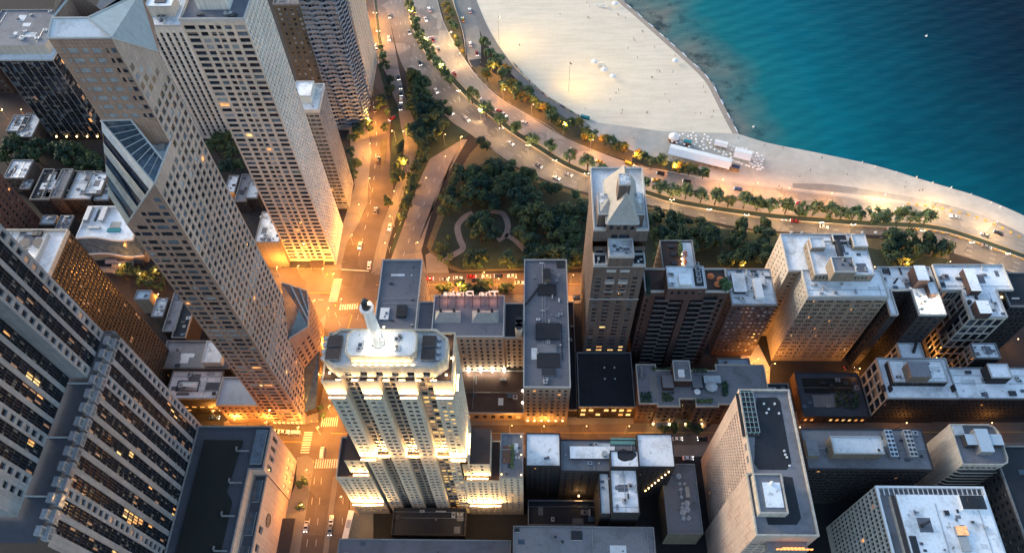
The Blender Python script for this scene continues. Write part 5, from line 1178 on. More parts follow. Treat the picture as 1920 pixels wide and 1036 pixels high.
    mb=MB(); q=at(1816,568,42); mb.tube((q.x-3,q.y-3,20),(q.x,q.y,43.5),.9,'dark_metal',8); mb.build('flue_pipe',t)
    q=at(1889,563,42); 
    for k_ in range(3): mb=MB(); mb.sphere((nb[2]-3+k_*.3,nb[1]-.7,38-k_*4),.45,'lamp_orange'); mb.build('wall_lamp',t)
    t,_=simple('black roofed block at the right edge with one white roof vent',(1893,575,1960,512),40,'dark_brick','roof_dark',S=sp(n=6,f=.45,fh=3.2,hf=.5,mix='dark'),Wf=sp(n=8,f=.45,fh=3.2,hf=.5,mix='dark'),n=2,seed=91,cat='apartment block')
    t,_=simple('plain dark block behind the framed block, nearly in shadow at the right edge',(1905,668,1990,640,26),26,'dark_brick','roof_dark',world=(222,160,250,172),S=sp(n=8,f=.4,fh=3.2,hf=.5,mix='dark'),Wf=sp(n=4,f=.4,fh=3.2,hf=.5,mix='dark'),n=2,seed=92) if False else (None,None)
east_row()
def walton_row():
    # cross shaped white roof
    m_=RB(1662,742,1795,672,26); ys=139.5; t=bld('white_roofed_block','dark brick block with a pale framed end wall and two-tier white roof','apartment block',m_[0],ys,m_[2],m_[3])
    fr=sp(n=4,f=.8,fh=5.8,hf=.86,mix='dark',m=.2,bot=1,wm='cream',d=.4)
    block(t,rectP(m_[0],ys,m_[2],m_[3]),0,26,'dark_brick','roof_white',{0:sp(n=16,f=.4,fh=3.3,hf=.5,mix='dark'),3:fr})
    n_=RB(1688,676,1732,646,24); block(t,rectP(n_[0],m_[3]+.1,n_[2],n_[3]),0,25,'dark_brick','roof_white',{3:sp(n=3,f=.8,fh=5.8,hf=.86,mix='dark',m=.2,bot=1,wm='cream',d=.4)},roofpart='rear_roof')
    u=RB(1676,716,1778,676,30); p=penthouse(t,u[0],u[1],u[2],u[3],26,30,'dark_brick','roof_white',S={0:sp(n=12,f=.45,fh=4,hf=.5,mix='blind',bot=.8,top=.6)})
    b=RB(1710,706,1748,678,36); mb=MB(); mb.box(b[0],b[1],30,b[2],b[3],36,'tan_brick','roof_mid'); mb.build('lift_house',p); clutter(p,u[0],u[1],u[2],u[3],30,4,93,big=.6)
    mb=MB(); q=at(1712,662,25); mb.tube((q.x,q.y,25.6),(q.x+3,q.y+6,26.4),.7,'dark_metal',8); mb.build('flue_pipe',t)
    for px in(1655,1668,1786): q=at(px,735,26); mb=MB(); mb.box(q.x-.3,q.y,26,q.x+.5,q.y+2.6,28.6,'dark_brick'); mb.build('chimney',t)
    e=RB(1790,738,1985,690,25); t,_=simple('long dark brick block with a bright white roof at the right edge',None,25,'dark_brick','roof_white',world=(m_[2]+.4,140,e[2],e[3]),S=sp(n=22,f=.4,fh=3.3,hf=.5,mix='dark'),n=7,seed=94,cat='apartment block')
    b=RB(1860,708,1898,682,31); mb=MB(); mb.box(b[0],b[1],25,b[2],b[3],31,'dark_brick','roof_white'); o=mb.build('stair_house',t); parapet(o,rectP(*b),31,.4,.3)
    t,_=simple('small stone framed block with a square white roof behind the long white roofed block',(1829,672,1876,644),25,'dark_brick','roof_white',Wf=sp(n=3,f=.8,fh=5.8,hf=.86,mix='dark',m=.2,bot=1,wm='cream',d=.4),n=5,seed=95,cat='apartment block',name='framed_block',big=.6)
    # garden roof block
    g=RB(1198,757,1445,684,21.5); x0,x1,yn=g[0],g[2],g[3]; ys=138.3
    t=bld('roof_garden_block','low brick block whose roof holds gardens, a glass pavilion and brick stair houses','apartment block',x0,ys,x1,yn)
    P=[(x0,ys),(x0+8,ys),(x0+8,ys-1.2),(x0+18,ys-1.2),(x0+18,ys+2.5),(x0+25,ys+2.5),(x0+25,ys-1.2),(x0+35,ys-1.2),(x0+35,ys),(x1,ys),(x1,yn),(x0+36,yn),(x0+36,yn-3),(x0+9,yn-3),(x0+9,yn),(x0,yn)]
    k=lambda n:sp(n=n,f=.5,fh=3.4,hf=.55,bot=5,top=1.0,mix='dark',m=.4)
    block(t,P,0,21.5,'red_brick','roof_mid',{0:k(3),2:k(3),4:k(2),6:k(3),8:k(5)},pm='cream')
    b=RB(1265,713,1297,676,28); p=penthouse(t,b[0],b[1],b[2],b[3],21.5,28,'red_brick','roof_mid'); mb=MB(); q=at(1277,702,28); mb.box(q.x-1.3,q.y-1.5,28,q.x+1.3,q.y+2,29.3,'white_paint'); mb.build('rooftop_unit',p); clutter(p,b[0],b[1]+4,b[2],b[3],28,3,96,big=.5)
    b=RB(1243,727,1264,703,24); mb=MB(); mb.box(b[0],b[1],21.5,b[2],b[3],24.4,'red_brick','roof_mid'); mb.build('stair_house',t)
    b=RB(1299,727,1318,705,23); mb=MB(); mb.box(b[0],b[1],21.5,b[2],b[3],23.2,'dark_conc','roof_mid'); mb.build('plant_house',t)
    q=at(1332,728,21.5); mb=MB(); mb.cyl(q.x,q.y,21.5,24,2.6,2.6,'glass_green',8); mb.cyl(q.x,q.y,24,25.8,2.8,.2,'slope_glass',8); mb.box(q.x-3,q.y+1.5,21.5,q.x+4.5,q.y+5.2,24.2,'glass_green','slope_glass'); mb.build('glass_pavilion',t)
    q=at(1306,737,21.5); mb=MB(); mb.cyl(q.x,q.y,21.5,23.5,.06,.06,'metal',5); mb.cyl(q.x,q.y,23.4,24.1,1.5,.1,'canvas',8); mb.build('parasol',t)
    rr=random.Random(6)
    for nm,(xa,xb,ya,yb_) in (('planting',(1202,1222,735,754)),('planting',(1240,1262,736,752)),('planting',(1318,1345,705,716)),('planting',(1354,1364,715,742)),('planting',(1300,1335,748,755)),('hedge',(1222,1262,690,694)),('hedge',(1298,1325,692,697))):
        mb=MB()
        for i in range(70): q=at(rr.uniform(xa,xb),rr.uniform(ya,yb_),21.5); mb.sphere((q.x,q.y,21.8+rr.uniform(0,.5)),rr.uniform(.25,.6),'leaf_dark' if rr.random()<.7 else 'leaf_mid',5,3)
        mb.build(nm,t)
    mb=MB(); q=at(1226,726,21.5); mb.box(q.x-1.8,q.y-5,21.52,q.x+1.8,q.y+7,21.6,'path_paving'); mb.build('roof_path',t)
    for i in range(4): q=at(1203,690+i*5,21.5); mb=MB(); mb.box(q.x-.5,q.y-.5,21.5,q.x+.5,q.y+.5,22.3,'metal'); mb.build('rooftop_unit',t)
    for px in(1222,1252,1282,1312): 
        q=at(px,797,0); mb=MB(); mb.sphere((q.x,ys-1.9,4.2),.45,'lamp_orange'); mb.build('wall_lamp',t); point(q.x,ys-2.6,4.2,170,(1,.6,.22),.3,t)
    for (xa,xb,mt) in((x0+10,x0+17,'blue_cloth'),(x0+26,x0+33,'awning_brown')):
        mb=MB(); mb.face([(xa,ys-3.4,3.1),(xb,ys-3.4,3.1),(xb,ys-1.25,4.1),(xa,ys-1.25,4.1)],mt); mb.face([(xa,ys-3.4,2.7),(xb,ys-3.4,2.7),(xb,ys-3.4,3.1),(xa,ys-3.4,3.1)],mt); mb.build('awning',t)
    b=RB(1352,712,1412,671,14); t,_=simple('low building with a plain blue grey hipped roof beside the lit driveway',None,13,'grey_conc','roof_blue',world=(b[0],yn+.2,b[2],b[3]),n=1,seed=97,cat='house',name='low_house')
    b=RB(1352,760,1475,713,16); t,_=simple('low block with a dark asphalt roof just behind the pink stone hotel slab',None,12,'dark_brick','roof_dark',world=(x1+.3,139.5,b[2]+4,153),n=4,seed=98,name='low_block')
    # dark garden court
    c=RB(1478,772,1626,700,6); t,_=simple('low dark terrace building with roof lawn and outdoor seating between the white roofs',None,7,'red_brick','roof_dim',pm='dark_conc',world=(c[0]+6,139,c[2],c[3]),S=sp(n=10,f=.5,fh=5,hf=.5,mix='lit',bot=.8),n=9,seed=99,name='terrace_building',cat='terrace block')
    mb=MB(); mb.box(c[0]+9,c[1]+9,7,c[2]-4,c[3]-3,7.2,'roof_garden'); mb.build('roof_lawn',t)
    mb=MB(); mb.box(c[0]+12,c[1]+2,7,c[0]+22,c[1]+8,7.15,'path_paving'); mb.build('paved_terrace',t)
    rr=random.Random(8); mb=MB()
    for i in range(60): mb.sphere((rr.uniform(c[0]+22,c[2]-3),rr.uniform(c[1]+1,c[1]+9),7.5+rr.uniform(0,1.5)),rr.uniform(.4,.9),'leaf_dark',5,3)
    mb.build('planting',t)
walton_row()
def south_row():
    # H-shaped block
    h=38; ys=at(1020,874,h).y; yn=at(1020,812,h).y; L=RB(986,874,1051,812,h); R=RB(1198,874,1266,812,h)
    t=bld('court_block','black brick H-shaped block with bright white end roofs around dark courtyards','apartment block',L[0],ys-22,R[2],yn)
    pn=[]; k=lambda n:sp(n=n,f=.3,fh=3.2,hf=.45,mix='dark',bot=2,d=.3)
    block(t,rectP(L[0],ys,L[2],yn),0,h,'dark_brick','roof_white',{0:k(6),1:k(5),3:k(5)},panes=pn,pm='dark_brick',ph=.5)
    block(t,rectP(R[0],ys,R[2],yn),0,h,'dark_brick','roof_white',{0:k(6),1:k(5),3:k(5)},panes=pn,pm='dark_brick',ph=.5)
    lk=at(1120,884,h-3); yl=lk.y
    block(t,rectP(L[2]+.1,yl,R[0]-.1,yn-1.5),0,h-3,'dark_brick','roof_mid',{0:k(9)},panes=pn,pm='dark_brick',ph=.5,roofpart='link_roof')
    m2=RB(1080,858,1135,835,h-1); mb=MB(); mb.box(L[2]+4,m2[1],h-3,R[0]-9,m2[3],h-1.6,'dark_brick','roof_white'); mb.build('raised_roof',t)
    st=RB(1148,962,1200,882,h); block(t,rectP(st[0],st[1],st[2],yl-.1),0,h,'dark_brick','roof_white',{1:k(6),3:k(6)},panes=pn,pm='dark_brick',ph=.5,roofpart='stem_roof')
    s2=RB(1126,964,1147,885,h-4); block(t,rectP(s2[0],s2[1],st[0]-.1,yl-.1),0,h-4,'dark_brick','roof_pale',{3:k(7)},panes=pn,pm='dark_brick',ph=.5,roofpart='stem_roof')
    tw=RB(1146,874,1199,843,h+4); mb=MB(); mb.box(tw[0],tw[1],h-3,tw[2],tw[3],h+3,'dark_brick','roof_white'); o=mb.build('stair_house',t); parapet(o,rectP(*tw),h+3,.5,.3,'dark_brick')
    mb=MB(); c=at(1174,853,h+3); pts=[]; rr=random.Random(2)
    for i in range(14): a=6.283*i/14; r_=1+rr.uniform(-.15,.2); pts.append((c.x+3.6*r_*math.cos(a),c.y+2.5*r_*math.sin(a),h+3.03))
    mb.face(pts,'roof_dark'); mb.build('roof_patch',o)
    g=RB(1145,833,1196,821,h-3); mb=MB(); mb.box(g[0],g[1],h-3,g[2],g[3],h-2.6,'copper'); mb.build('copper_roof',t)
    windows(t,pn,100)
    clutter(t,L[0],ys,L[2],yn,h,2,101,big=.5); clutter(t,L[2],yl,R[0],yn-2,h-3,8,102,big=.7); clutter(t,st[0],st[1],st[2],yl,h,5,103,big=.8); clutter(t,s2[0],s2[1],s2[2],yl,h-4,4,104,big=.5)
    mb=MB(); q=at(1133,852,h-1.6); mb.cyl(q.x,q.y,h-1.6,h+.2,1.2,1.2,'metal',14,'trim'); mb.build('vent_drum',t)
    for i in range(8): q=at(1250-i*3.4,884+i*8,h-2); mb=MB(); mb.sphere((R[2]-2-i*.9,ys-.4,h-4-i*3.4),.3,'lamp_orange'); mb.build('wall_lamp',t)
    t,_=simple('dark low garage roof in the courtyard left of the H-shaped block stem',(990,985,1125,938),8,'dark_conc','roof_dark',n=4,seed=105,cat='garage',name='parking_garage')
    mb=MB(); q=at(1085,935,8); mb.sphere((q.x,q.y+1,9.5),.35,'lamp_orange'); mb.build('wall_lamp',t); point(q.x,q.y+.4,9.6,160,(1,.55,.2),.3,t)
    f=RB(1252,1000,1318,870,16); t,_=simple('low grey roof dotted with round white fans beside the pink hotel slab',None,16,'tan_brick','roof_mid',world=(f[0],f[1],f[2],f[3]),n=0,seed=106,name='fan_roofed_block')
    for (px,py,r) in((1272,893,1.1),(1274,907,.6),(1283,907,.6),(1276,918,.7),(1276,925,.4),(1277,932,.7),(1279,945,.6),(1288,944,1.2),(1279,952,.8),(1288,955,1.2),(1280,961,1.2),(1281,971,.8),(1291,971,.8)):
        q=at(px,py,16); mb=MB(); mb.cyl(q.x,q.y,16,17.2,r,r,'white_paint',14,'metal'); mb.cyl(q.x,q.y,17.2,17.5,r*.6,r*.5,'metal',10); mb.build('roof_fan',t)
    q=at(1288,923,16); mb=MB(); mb.box(q.x-.8,q.y-2.2,16,q.x+.8,q.y+2.2,17.4,'cream'); mb.build('rooftop_unit',t)
    # pink stone hotel slab
    h=73; x0=at(1384,733,h).x; yn=121; x1=at(1478,733,h).x; yj=at(1416,888,h).y; y0=at(1470,1005,h).y; x1b=x1+.2
    t=bld('hotel_slab','pale pink stone hotel slab with brown diamond patterns and an orange sign','hotel',x0,y0,x1,yn)
    pn=[]; W=MB()
    facade(W,pn,(x0,yn),(x0,yj),0,h-4,[(1+i*1.15,1.75+i*1.15) for i in range(int((yn-yj-2)/1.15)) if i>3],floors(0,h-4,3.3,.5,6,1),'pink_stone',.3,'apt')
    facade(W,pn,(x0,yn),(x0,yj),h-4,h,[(1.5+i*4.6,4.1+i*4.6) for i in range(int((yn-yj-2)/4.6))],[(h-3.2,h-.9)],'pink_stone',.3,'blind')
    W.face([(x0,yj,0),(x0-2.2,yj,0),(x0-2.2,yj,h),(x0,yj,h)][::-1],'pink_stone'); W.face([(x0-2.2,yj,0),(x0-2.2,y0,0),(x0-2.2,y0,h),(x0-2.2,yj,h)],'pink_stone')
    facade(W,pn,(x0-2.2,y0),(x1,y0),0,h,even(x1-x0+2.2,6,.7,.5),floors(0,h-8,3.3,.5,6,1),'pink_stone',.4,'apt')
    W.face([(x1,y0,0),(x1,yn,0),(x1,yn,h),(x1,y0,h)],'pink_stone'); W.face([(x1,yn,0),(x0,yn,0),(x0,yn,h),(x1,yn,h)],'pink_stone'); W.build('wall',t); windows(t,pn,100)
    P=[(x0-2.2,y0),(x1,y0),(x1,yn),(x0,yn),(x0,yj),(x0-2.2,yj)]
    r=MB(); r.face([(*p,h) for p in P],'roof_mid'); r.build('roof',t); parapet(t,P,h,1.2,.5,'cream')
    d=[at(p[0],p[1],h).xy for p in((1418,745),(1456,744),(1463,752),(1484,868),(1475,880),(1422,880),(1414,868))]; mb=MB(); mb.face([(*p,h+.04) for p in d][::-1],'roof_dark'); 
    d2=[at(p[0],p[1],h).xy for p in((1468,892),(1486,894),(1502,970),(1494,983),(1440,983),(1436,968),(1478,966))]; mb.face([(*p,h+.04) for p in d2][::-1],'roof_dark'); mb.build('dark_roof_mat',t)
    a=RB(1392,818,1424,738,h); mb=MB(); mb.box(a[0],a[1],h,a[2],a[3],h+.5,'dark_metal'); o=mb.build('plant_deck',t)
    for i in range(9): mb=MB(); y=a[1]+.5+i*(a[3]-a[1]-1)/8; mb.box(a[0]+1,y-.12,h+2.6,a[2]-.4,y+.12,h+2.9,'copper',bottom=True); mb.build('steel_beam',o)
    for k in range(4): mb=MB(); x=a[0]+1+k*(a[2]-a[0]-1.5)/3; mb.box(x-.1,a[1]+.4,h+2.9,x+.1,a[3]-.4,h+3.1,'metal',bottom=True); [mb.box(x-.1,y-.1,h+.5,x+.1,y+.1,h+2.9,'metal') for y in(a[1]+.6,a[3]-.6)]; mb.build('steel_beam',o)
    for k in range(2): mb=MB(); y=a[1]+4+k*9; mb.box(a[0]+1.4,y,h+.5,a[2]-1,y+4,h+2.4,'dark_metal','dark_metal'); mb.build('cooling_unit',o)
    b=RB(1424,962,1478,888,h+4); mb=MB(); mb.box(b[0],b[1],h,b[2],b[3],h+4,'cream','roof_mid'); o=mb.build('lift_house',t); parapet(o,rectP(*b),h+4,.6,.4,'cream'); mb=MB(); mb.box(b[0]+2.6,b[1]+2,h+4.02,b[2]-1,b[3]-3,h+4.3,'roof_white'); mb.build('roof_patch',o); mb=MB(); mb.sphere((b[0]+5.6,b[1]+10,h+5),.8,'white_paint'); mb.build('vent',o)
    for (px,py) in((1432,757),(1441,767),(1437,774),(1452,757),(1460,775),(1470,845),(1472,852),(1475,857),(1480,873)): q=at(px,py,h); mb=MB(); mb.box(q.x-.32,q.y-.32,h+.05,q.x+.32,q.y+.32,h+.6,'white_paint'); mb.build('vent',t)
    mb=MB(); q=at(1424,725,h); mb.cyl(q.x,yn-.2,h+.6,h+1.6,3,3,'white_paint',20); mb.build('roof_emblem_disc',t) if False else None
    # brown lozenges on the blank wall
    rr=random.Random(12)
    mb=MB(); xw=x0-2.24
    for i in range(9):
        y=yj-3-rr.random()*20; z=30+i*4.6; s=1.3
        for dy,dz in((0,0),(1.2,1.2),(-1.2,1.2),(1.2,-1.2),(-1.2,-1.2)): mb.face([(xw,y+dy+.5,z+dz),(xw,y+dy,z+dz-.62),(xw,y+dy-.5,z+dz),(xw,y+dy,z+dz+.62)],'rust')
    mb.build('wall_pattern',t)
    mb=MB(); mb.box(x0+3,y0-3,h-9,x1-2,y0-.1,h-6,'grey_conc','roof_mid',True); o=mb.build('sign_ledge',t)
    mb=MB(); q0=x0+5.5
    for row,(n,s) in enumerate(((6,1.0),(10,.95))):
        for i in range(n):
            x=q0+(1.6 if row==0 else 0)+i*1.25; z=h-6+1.9-row*1.6+.2; mb.box(x,y0-3.0,z,x+.85,y0-2.7,z+.3,'sign_orange',bottom=True); mb.box(x,y0-3.0,z+.9,x+.85,y0-2.7,z+1.15,'sign_orange',bottom=True); mb.box(x,y0-3.0,z+.3,x+.25,y0-2.7,z+.9,'sign_orange'); 
            if i%2: mb.box(x+.6,y0-3.0,z+.3,x+.85,y0-2.7,z+.9,'sign_orange')
    mb.build('sign_letters',o)
    # brown office slab
    h=43; a=RB(1515,880,1750,804,h); t,_=simple('dark office block with a long tan roof house and two banks of fans',None,h,'dark_brick','roof_mid',world=a,S=sp(n=26,f=.7,fh=3.4,hf=.5,mix='dark',m=.3,wm='dark_conc'),Wf=sp(n=3,f=.12,fh=3.4,hf=.4,mix='dark',wm='red_brick'),n=8,seed=111,cat='office block',name='office_block',pm='dark_conc',ph=.5)
    p=RB(1564,850,1658,818,h+6); o=penthouse(t,p[0],p[1],p[2],p[3],h,h+6,'tan_brick','roof_pale'); mb=MB(); mb.box(p[0]-9,p[1],h,p[0]-4.5,p[3],h+3.5,'tan_brick','roof_mid'); mb.build('stair_house',t); mb=MB(); mb.cyl(p[0]+17,p[1]+1.2,h+6,h+7,.6,.6,'white_paint',10,'dark_metal'); mb.build('vent',o)
    for px,mt in((1672,'roof_blue'),(1708,'trim')):
        q=at(px,832,h+3); mb=MB(); mb.box(q.x-1.5,q.y-5,h+.4,q.x+1.5,q.y+6,h+3,'metal',mt,True); o=mb.build('cooling_unit',t)
        for i in range(6):
            for j in(-.75,.75): mb=MB(); mb.cyl(q.x+j,q.y-4+i*1.8,h+3,h+3.15,.62,.62,mt,10,'dark_metal'); mb.build('fan',o)
    # curved cream block
    h=46; a=RB(1803,872,1892,797,h); x0,y0,x1,y1=a; t=bld('curved_block','cream apartment block with a rounded roof edge and curved banded balconies','apartment block',*a)
    P=[(x0,y0),(x1-3,y0),(x1-.8,y0+.8),(x1,y0+3),(x1,y1-3),(x1-1,y1-1),(x1-3,y1),(x0,y1)]
    block(t,P,0,h,'cream','roof_mid',{0:sp(n=7,f=.82,fh=3.2,hf=.6,mix='dark',m=.2)},ph=1.2,pm='cream')
    for k in range(12):
        z=4+k*3.3; mb=MB(); Q=[(x0+.3,y0-.02)]+[(x0+.3+2*(1-math.cos(q*math.pi/8)),y0-1.1*math.sin(q*math.pi/8)) for q in range(1,5)]+[(x1-4,y0-1.1),(x1-2,y0-.8),(x1-1.5,y0-.02)]
        mb.prism(Q,z-.25,z+.7,'cream','dark_conc',True); mb.build('balcony',t)
        mb=MB(); mb.prism([(x0-.02,y0+3),(x0-.02,y0+9),(x0-.9,y0+8.4),(x0-.9,y0+3.6)][::-1],z-.2,z+.9,'cream','cream',True) if False else None
    b=(x0+3,y0+7,x1-1,y1-5); mb=MB(); mb.box(b[0],b[1],h,b[2],b[3],h+3.4,'dark_conc','roof_blue'); o=mb.build('penthouse',t); mb=MB(); mb.box(b[0]+4,b[1]-3,h,b[2]-5,b[3]+2,h+4,'grey_conc','roof_blue'); mb.build('lift_house',o); clutter(t,x0+2,y1-5,x1-2,y1,h,4,112,big=.6)
    mb=MB(); mb.box(x0+.6,y1-4.5,h+.02,x0+4.5,y1-.6,h+1.4,'white_conc','slope_glass'); mb.build('roof_light',t)
    # big white roof bottom right with grid wall
    h=55; a=RB(1641,1036,1868,911,h); x0,y1,x1=at(1641,911,h).x,at(1740,911,h).y,at(1843,911,h).x; y0=y1-36
    t=bld('grid_tower','office tower with a white concrete grid and broad stained white roof','office tower',x0,y0,x1,y1)
    W=MB(); pn=[]
    facade(W,pn,(x0,y1),(x0,y0),0,h,even(y1-y0,22,.88,.1),floors(0,h,3.7,.82,4,.6),'white_conc',.7,'dark')
    for p_,q_ in(((x0,y0),(x1,y0)),((x1,y0),(x1,y1)),((x1,y1),(x0,y1))): W.face([(*p_,0),(*q_,0),(*q_,h),(*p_,h)],'white_conc')
    W.build('wall',t); windows(t,pn,100)
    r=MB(); r.face([(x0,y0,h-1.6),(x1,y0,h-1.6),(x1,y1,h-1.6),(x0,y1,h-1.6)],'roof_mid'); r.build('gutter_roof',t); parapet(t,rectP(x0,y0,x1,y1),h,.3,.7,'white_paint')
    W=MB(); 
    for pp in(rectP(x0+.7,y0+.7,x1-.7,y1-.7),):
        for i in range(4): a_,b_=pp[(i+1)%4],pp[i]; W.face([(*a_,h-1.6),(*b_,h-1.6),(*b_,h+.02),(*a_,h+.02)],'white_conc')
    W.build('parapet_lining',t)
    mb=MB(); mb.box(x0+6.2,y0+.8,h-1.6,x1-.9,y1-3.4,h+1.0,'trim','roof_white'); o=mb.build('raised_roof',t)
    mb=MB(); 
    for i in range(22): xx=x0+1+i*(x1-x0-2)/21; mb.box(xx-.12,y1-3.3,h-.3,xx+.12,y1-.7,h,'white_paint',bottom=True)
    mb.build('trellis',t)
    mb=MB(); mb.box(x0+4.3,y0+.8,h-1.6,x0+5.8,y1-3.6,h+.6,'cream','awning_brown'); mb.build('cable_tray',t)
    a=RB(1803,956,1848,930,h+1); mb=MB(); mb.box(a[0],a[1],h+1,a[2],a[3],h+2.4,'white_paint','dark_metal'); o2=mb.build('fan_well',o); mb=MB(); mb.cyl((a[0]+a[2])/2,(a[1]+a[3])/2,h+2.4,h+2.9,2.2,2.0,'dark_metal',18,'roof_dark'); mb.build('fan',o2)
    q=at(1728,985,h+1); mb=MB(); mb.cyl(q.x,q.y,h+1,h+2.6,.7,.6,'dark_metal',10); mb.tube((q.x,q.y,h+2.3),(q.x+2.4,q.y+1.2,h+2.9),.5,'dark_metal',8); mb.build('flue',o)
    q=at(1800,996,h+1); mb=MB(); mb.box(q.x-2,q.y-1.6,h+1.1,q.x+2,q.y+1.6,h+2.6,'metal','lit_orange',True); mb.build('lit_roof_box',o); mb=MB(); mb.box(q.x-1.4,q.y-7,h+1.1,q.x+1.4,q.y-2.0,h+2.2,'metal','trim',True); mb.build('duct',o)
    q=at(1773,962,h+1); mb=MB(); mb.box(q.x-.9,q.y-.9,h+1,q.x+.9,q.y+.9,h+2,'metal','dark_metal'); mb.build('roof_hatch',o)
    mb=MB(); q=at(1713,1015,h+1); mb.box(q.x-1.2,q.y-5,h+1,q.x+1.2,q.y+2,h+1.3,'dark_metal'); mb.build('grating',o); clutter(o,x0+9,y0+3,x1-3,y1-6,h+1,8,113,big=.5)
    t,_=simple('dark block with rows of small windows at the right edge, in deep shadow',None,42,'dark_conc','roof_dark',world=(at(1893,930,42).x,72,250,112),Wf=sp(n=12,f=.45,fh=3.2,hf=.5,mix='dark'),S=sp(n=12,f=.45,fh=3.2,hf=.5,mix='dark'),n=3,seed=114)
    # roofs along the bottom edge
    a=RB(961,1100,1235,987,30); t,b=simple('weathered grey brown roof with a pale kerb and black hatches along the bottom edge',None,30,'dark_brick','roof_mid',world=(a[0],a[3]-40,a[2],a[3]),n=6,seed=115,name='low_block')
    q=at(1097,1010,30); mb=MB(); mb.box(b[0]+.3,b[1],30,q.x,b[3]-.5,30.25,'trim','roof_mid'); o=mb.build('raised_roof',t); 
    for (px,py,s) in((970,994,.9),(1081,1004,2.2)): q=at(px,py,30.3); mb=MB(); mb.box(q.x-s,q.y-s*.8,30.25,q.x+s,q.y+s*.8,31.2,'trim','roof_dark'); mb.build('roof_hatch',o)
    a=RB(624,1100,957,1011,20); t,b=simple('low blue grey stained roof at the bottom edge left of the brown roof',None,20,'dark_conc','roof_grey',world=(a[0],a[3]-30,a[2],a[3]),n=5,seed=116,name='low_block')
south_row()
def low_rise():
    specs=[((7,335,47,301),12,'roof_white','white roofed house at the left edge below the street trees'),((38,355,56,338),10,'roof_blue','small house with a blue grey roof between the white roof and the walled roofs'),((56,375,92,318),13,'roof_dark','row house with a dark roof inside a pale parapet, left of the dark alley'),((78,372,114,318),13,'roof_mid','row house with a white dormer on a dark roof, right of the pale parapet'),((116,374,140,322),11,'roof_dark','dark narrow row house beside the large pale roof'),((125,374,170,322),12,'roof_pale','row house with a long pale stepped roof'),((157,364,188,325),13,'roof_white','row house with a clean white roof and end terrace'),((176,376,203,336),11,'roof_pale','row house with a pale roof partly behind the sloping glass'),((12,247,44,217),9,'roof_white','narrow white shed roof in the parking yard'),((28,258,60,214),9,'roof_pale','second narrow white shed roof, stepped along its edge'),((75,421,102,405),11,'roof_blue','blue grey roof left of the curved white building'),((103,432,128,405),12,'roof_mid','grey gabled roof next to the curved white building'),
    ((284,594,306,560),12,'roof_pale','small pale flat roof behind the gridded tower'),((305,622,328,548),14,'roof_mid','long grey roof with bent white ducts'),((322,634,348,555),14,'roof_dark','long dark roof with white kerbs beside the brown tower'),((421,362,440,330),9,'roof_white','white roofed house seen between the two tall towers'),((440,378,462,328),9,'roof_mid','cluttered grey roof with a lit skylight between the towers'),((460,372,482,340),10,'roof_pale','pale roofed house touching the lattice tower'),((-20,60,92,20),38,'roof_mid','dark brick apartment block with balconies at the top left corner'),((-60,130,-6,60),20,'roof_mid','grey roofed block at the far left edge')]
    for i,(px,h,rm,lab) in enumerate(specs):
        t,b=simple(lab,px,h,'dark_brick' if i%3 else 'grey_brick',rm,S=sp(n=4,f=.35,fh=3.2,hf=.45,mix='apt',bot=1),n=5,seed=200+i,cat='house' if h<20 else 'apartment block',name='row_house' if h<20 else 'apartment_block',big=.7)
    # dark brown tower at far left
    x1,y1=at(78,413,0).x,at(78,413,0).y
    t,_=simple('dark brown tower cut by the left edge of the picture',None,70,'red_brick','roof_mid',world=(x1-30,y1-55,x1,y1),E=sp(n=14,f=.4,fh=3.1,hf=.5,mix='dark'),n=0,cat='tower',name='brown_tower')
    # curved white building
    h=20; a=RB(143,447,250,388,h); x0,y0,x1,y1=a
    t=bld('curved_store','white roofed building with a wavy blue glass front below the sloping tower','store',*a)
    P=[(x0,y0)]+[(x0+(x1-x0)*f,y0+1.2*math.sin(f*6)-.6) for f in (.2,.35,.5,.65,.8)]+[(x1,y0-1),(x1,y1),(x0,y1)]
    mb=MB(); mb.prism(P,0,6,'tan_brick'); mb.build('lower_wall',t); mb=MB(); mb.prism(P,6,h,'glass_blue'); mb.build('glass_front',t); r=MB(); r.face([(*p,h+.01) for p in P],'roof_white'); r.build('roof',t); parapet(t,P,h,.9,.5,'white_paint')
    mb=MB(); Q=[(p[0],p[1]-.5) for p in P[:7]]+[(p[0],p[1]-.02) for p in P[:7]][::-1]; mb.prism(Q,6,6.8,'white_paint','white_paint',True); mb.build('canopy_band',t)
    for px,L in((168,12),(197,12)): q=at(px,405,h); mb=MB(); mb.box(q.x-1.3,q.y-4.5,h+.4,q.x+1.3,q.y+5,h+2.4,'metal','metal',True); mb.build('rooftop_unit',t)
    q=at(183,404,h); mb=MB(); mb.box(q.x-.4,q.y-4,h,q.x+.4,q.y+4,h+.8,'dark_metal'); mb.build('duct',t); q=at(178,428,h); mb=MB(); mb.box(q.x-3,q.y-.7,h,q.x+3,q.y+.7,h+1.2,'metal'); mb.build('duct',t)
    q=at(217,421,h); mb=MB(); mb.box(q.x-2.6,q.y-2.2,h,q.x+2.6,q.y+1.6,h+.3,'cream'); mb.build('roof_deck',t); q=at(214,432,h); mb=MB(); mb.box(q.x-3.4,q.y-1.1,h,q.x+3.4,q.y+1.1,h+.8,'teal_cloth'); mb.build('teal_tank',t)
    # market clutter in the small court behind the gridded tower
    rr=random.Random(17); nm=0
